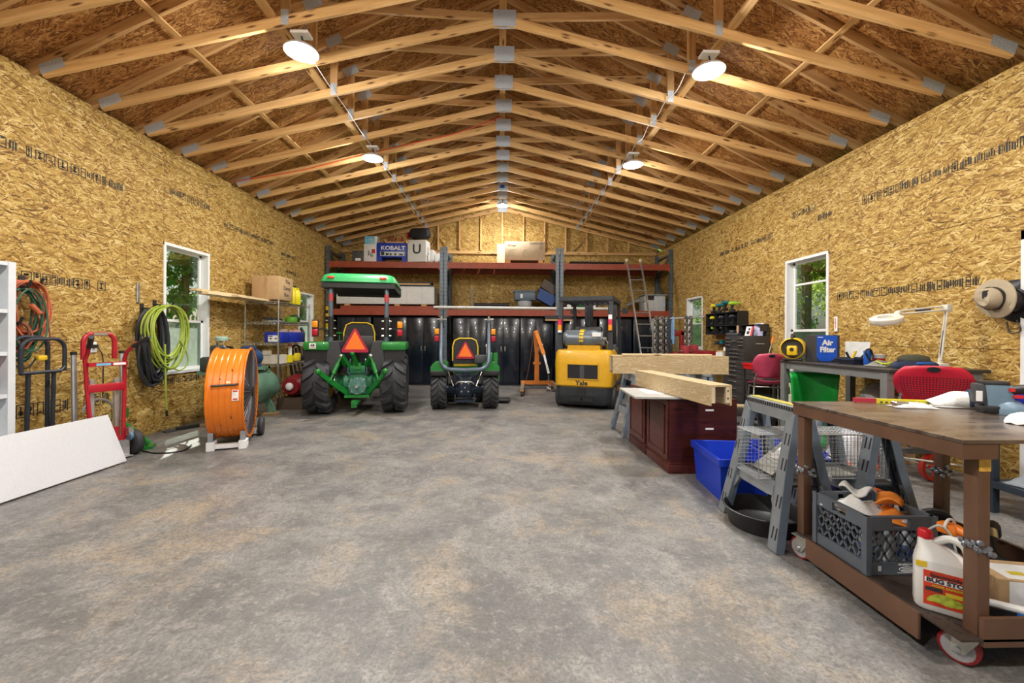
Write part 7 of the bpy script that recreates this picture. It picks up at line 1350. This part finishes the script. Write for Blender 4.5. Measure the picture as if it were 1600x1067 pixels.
# ------------------------------------------------------------------ low steel shelf and carts beyond the bench
t = thing('low_steel_shelf', 'dark steel shelf rack holding rags beyond the brown workbench', 'shelf', (4.05, 2.70, 0)); M_dsh = mat('dark_blue_steel', (.035, .05, .07), .42, .3)
for x in (-.30, .45):
    for y in (-.45, .42): MB().b2((x - .025, y - .025, 0), (x + .025, y + .025, .84)).build('post', M_dsh, t, 0)
for z in (.24, .80): MB().b2((-.33, -.48, z - .05), (.48, .45, z), bev=.003).build('tray', M_dsh, t, 0)
for k in range(3): MB().cyl((-.3255, -.45 + .012 * (k % 2), .60 + k * .03), (-.329, -.45 + .012 * (k % 2), .60 + k * .03), .006, n=8).build('bolt', M_chrome, t)
for i, (x, y, m, lab) in enumerate([(3.92, 2.93, mat('grey_rag', (.30, .34, .38), .85), 'grey crumpled rag on the low steel shelf'), (3.92, 2.66, M_cloth, 'rolled pale towel on the low steel shelf')]):
    t = thing('shelf_rag', lab, 'rag', (x, y, .2405), 20 * i); crumple(.34, .26, .10, 31 + i).build('cloth', m, t, 60, None, .008)
tag(MB().b2((4.14, 2.80, .2405), (4.42, 3.10, .62), bev=.004).build('brown_box', M_card), 'brown carton standing on the low steel shelf', 'box'); tag(MB().b2((4.14, 2.45, .2405), (4.42, 2.74, .66), bev=.004).build('wood_offcut', M_pine), 'upright pine offcut block on the low steel shelf', 'offcut')
t = thing('hand_cart', 'tubular steel hand cart with red spoked wheels under the far tables', 'cart', (3.75, 4.02, 0), 0)
for s in (-1, 1):
    MB().tube([(-.55, s * .16, .36), (.30, s * .16, .33), (.42, s * .16, .20)], .011, 8).build('rail', M_chrome, t); w = MB().lathe([(.10, -.025), (.125, -.022), (.125, .022), (.10, .025), (.10, -.025)], 24, TR(.25, s * .22, .125, rx=90), False).build('wheel', mat('wheel_red', (.50, .03, .015), .45), t); MB().lathe([(.02, -.03), (.03, 0), (.02, .03)], 12, TR(.25, s * .22, .125, rx=90)).b2((.245, s * .22 - .008, .03), (.255, s * .22 + .008, .22)).b2((.155, s * .22 - .008, .12), (.345, s * .22 + .008, .13)).build('spokes', MATS['wheel_red'], w, 0)
MB().cyl((.25, -.22, .125), (.25, .22, .125), .01, n=8).build('axle', M_chrome, t); MB().cyl((-.5, -.16, .36), (-.5, .16, .36), .011, n=8).build('crossbar', M_chrome, t); MB().tube([(-.45, .16, .36), (-.45, .16, .0)], .011, 8).tube([(-.45, -.16, .36), (-.45, -.16, .0)], .011, 8).build('leg', M_chrome, t); MB().cyl((.1, 0, .33), (.2, 0, .7), .012, n=8).build('upright', M_chrome, t)
t = thing('bagged_goods', 'clear bag of orange and white goods behind the wire trap', 'bag', (2.88, 3.42, 0), 0); MB().loft([[(math.cos(q) * .20 * r * (1 + .07 * math.sin(6 * q)), math.sin(q) * .16 * r, z) for q in [k * math.pi / 10 for k in range(20)]] for z, r in ((0, .9), (.08, 1), (.3, .9), (.48, .55), (.56, .2))]).build('film', mat('goods_bag', (.55, .56, .60), .25, var=.5, scale=9, bump=.6), t, 60)
for k, (x, y, z) in enumerate([(-.13, -.13, .05), (.12, -.12, .12), (.05, -.15, .30), (-.12, -.11, .28)]): MB().sph((x, y, z), (.06, .05, .05), 10, 7).build('orange_item', mat('orange_net', (.80, .14, .02), .6), t)
tag(MB().b2((2.55, 6.25, 0), (3.15, 6.75, .70), bev=.01).build('blue_steel_cabinet', mat('blue_grey_cabinet', (.10, .16, .22), .45)), 'blue-grey steel cabinet standing behind the level oak beam', 'cabinet')
o = member('offcut_board', (3.15, 6.42, .28), (3.84, 6.20, .28), .14, .03, MATS['fresh_pine']); tag(o, 'pale offcut board resting on a low dolly by the tool cabinet', 'board'); t = thing('dolly', 'low black dolly under the offcut board', 'dolly', (3.50, 6.32, 0), -18); MB().b2((-.32, -.14, .14), (.32, .14, .262), bev=.01).build('deck', M_chest, t)
for x in (-.26, .26):
    for y in (-.1, .1): MB().cyl((x - .015, y, .07), (x + .015, y, .07), .07, n=14).build('wheel', M_blk, t)

# ================================================================== outdoors: ground, trees
struct(MB().b2((-60, -40, -.4), (60, 60, -.152)).build('ground', mat('grass_ground', (.10, .16, .04), .9, var=.4, scale=2), None, 0))
struct(MB().b2((-7, -30, -.16), (7, -2.85, -.11)).build('bounce_apron', mat('bounce_gravel', (.50, .47, .42), .9, var=.25, scale=20, bump=.3), None, 0))  # unseen pale ground added to bounce sunlight up onto the ceiling
M_leaf = mat('leaf_green', (.30, .50, .10), .5, var=.5, scale=1.5); M_leaf2 = mat('leaf_yellow_green', (.48, .58, .14), .5, var=.5, scale=1.5); M_bark = mat('bark', (.26, .20, .15), .9, var=.4, scale=14, bump=.6)
for mm in (M_leaf, M_leaf2):
    nt_ = mm.node_tree; b_ = nt_.nodes['Principled BSDF']; tl_ = nt_.nodes.new('ShaderNodeBsdfTranslucent'); mx_ = nt_.nodes.new('ShaderNodeMixShader'); mx_.inputs[0].default_value = .45
    nt_.links.new(b_.inputs['Base Color'].links[0].from_socket, tl_.inputs[0]); nt_.links.new(b_.outputs[0], mx_.inputs[1]); nt_.links.new(tl_.outputs[0], mx_.inputs[2]); nt_.links.new(mx_.outputs[0], nt_.nodes['Material Output'].inputs[0])
def make_tree(seed, h, r, zc, n, lm):
    rnd = random.Random(seed); t = thing('tree', 'leafy green tree outside', 'tree')
    tr = MB().tube([(0, 0, -.2), (.05, .02, h * .3), (-.05, .05, h * .6), (.02, 0, h * .92)], [.14, .12, .09, .03], 8)
    for i in range(9):
        a = rnd.uniform(0, 6.28); z = rnd.uniform(zc, h * .85); L = r * rnd.uniform(.5, .9)
        tr.tube([(0, 0, z), (math.cos(a) * L * .5, math.sin(a) * L * .5, z + .25), (math.cos(a) * L, math.sin(a) * L, z + .35)], [.045, .03, .01], 5)
    tr.build('trunk', M_bark, t)
    m = MB()
    blobs = []
    for i in range(44):
        a = rnd.uniform(0, 6.28); q = r * math.sqrt(rnd.random()) * .8; blobs.append((math.cos(a) * q, math.sin(a) * q, rnd.uniform(zc, h), rnd.uniform(.4, .9)))
    for i in range(n):
        bx_, by_, bz_, br = rnd.choice(blobs)
        d = Vector((rnd.gauss(0, 1), rnd.gauss(0, 1), rnd.gauss(0, 1))).normalized() * br * rnd.uniform(.5, 1)
        p = Vector((bx_, by_, bz_)) + d; s = rnd.uniform(.08, .16)
        e = Matrix.Translation(p) @ Matrix.Rotation(rnd.uniform(0, 6.28), 4, 'Z') @ Matrix.Rotation(rnd.uniform(-1.2, 1.2), 4, 'X')
        m.add([(-s * .45, 0, 0), (0, -s, .02), (s * .45, 0, 0), (0, s, .02)], [(0, 1, 2, 3)], e)
    f = m.build('foliage', lm, t, 0); f['kind'] = 'stuff'
    return t
ta = make_tree(1, 7.5, 2.4, 1.0, 11000, M_leaf); tb = make_tree(2, 9.0, 2.2, 2.2, 9000, M_leaf2); tcz = make_tree(3, 4.0, 1.9, .3, 8000, M_leaf)
rt = random.Random(11); first = {0: True, 1: True, 2: True}
spots = [(-10, 7.2, 0), (-10.6, 14.4, 0), (-17.5, 10.5, 1), (-17.5, 18.5, 0), (-9.8, 20.6, 2), (-16.5, 26, 0), (-24.5, 16, 0), (-9.5, 27.5, 0),
         (9.6, 13.1, 1), (13.5, 6.5, 0), (16.2, 13.6, 0), (10.6, 19.4, 0), (17.5, 20.6, 1), (11.5, 26.8, 0), (19.5, 28, 0), (23.5, 17.5, 0)]
for x, y, k in spots:
    src = (ta, tb, tcz)[k]; o = src if first[k] else dup(src); first[k] = False
    o.matrix_world = TR(x, y, -.15, rz=rt.uniform(0, 360)) @ Matrix.Scale(rt.uniform(.9, 1.15), 4)
    wn_ = 'beside the wall with the hose coils' if x < 0 else 'beside the wall with the tool chests'
    o['label'] = ['broad leafy green tree outside ', 'tall yellow-green tree outside ', 'low bushy green tree outside '][k] + wn_
    o['group'] = ['broad', 'tall', 'low'][k] + (' trees left of the building' if x < 0 else ' trees right of the building')
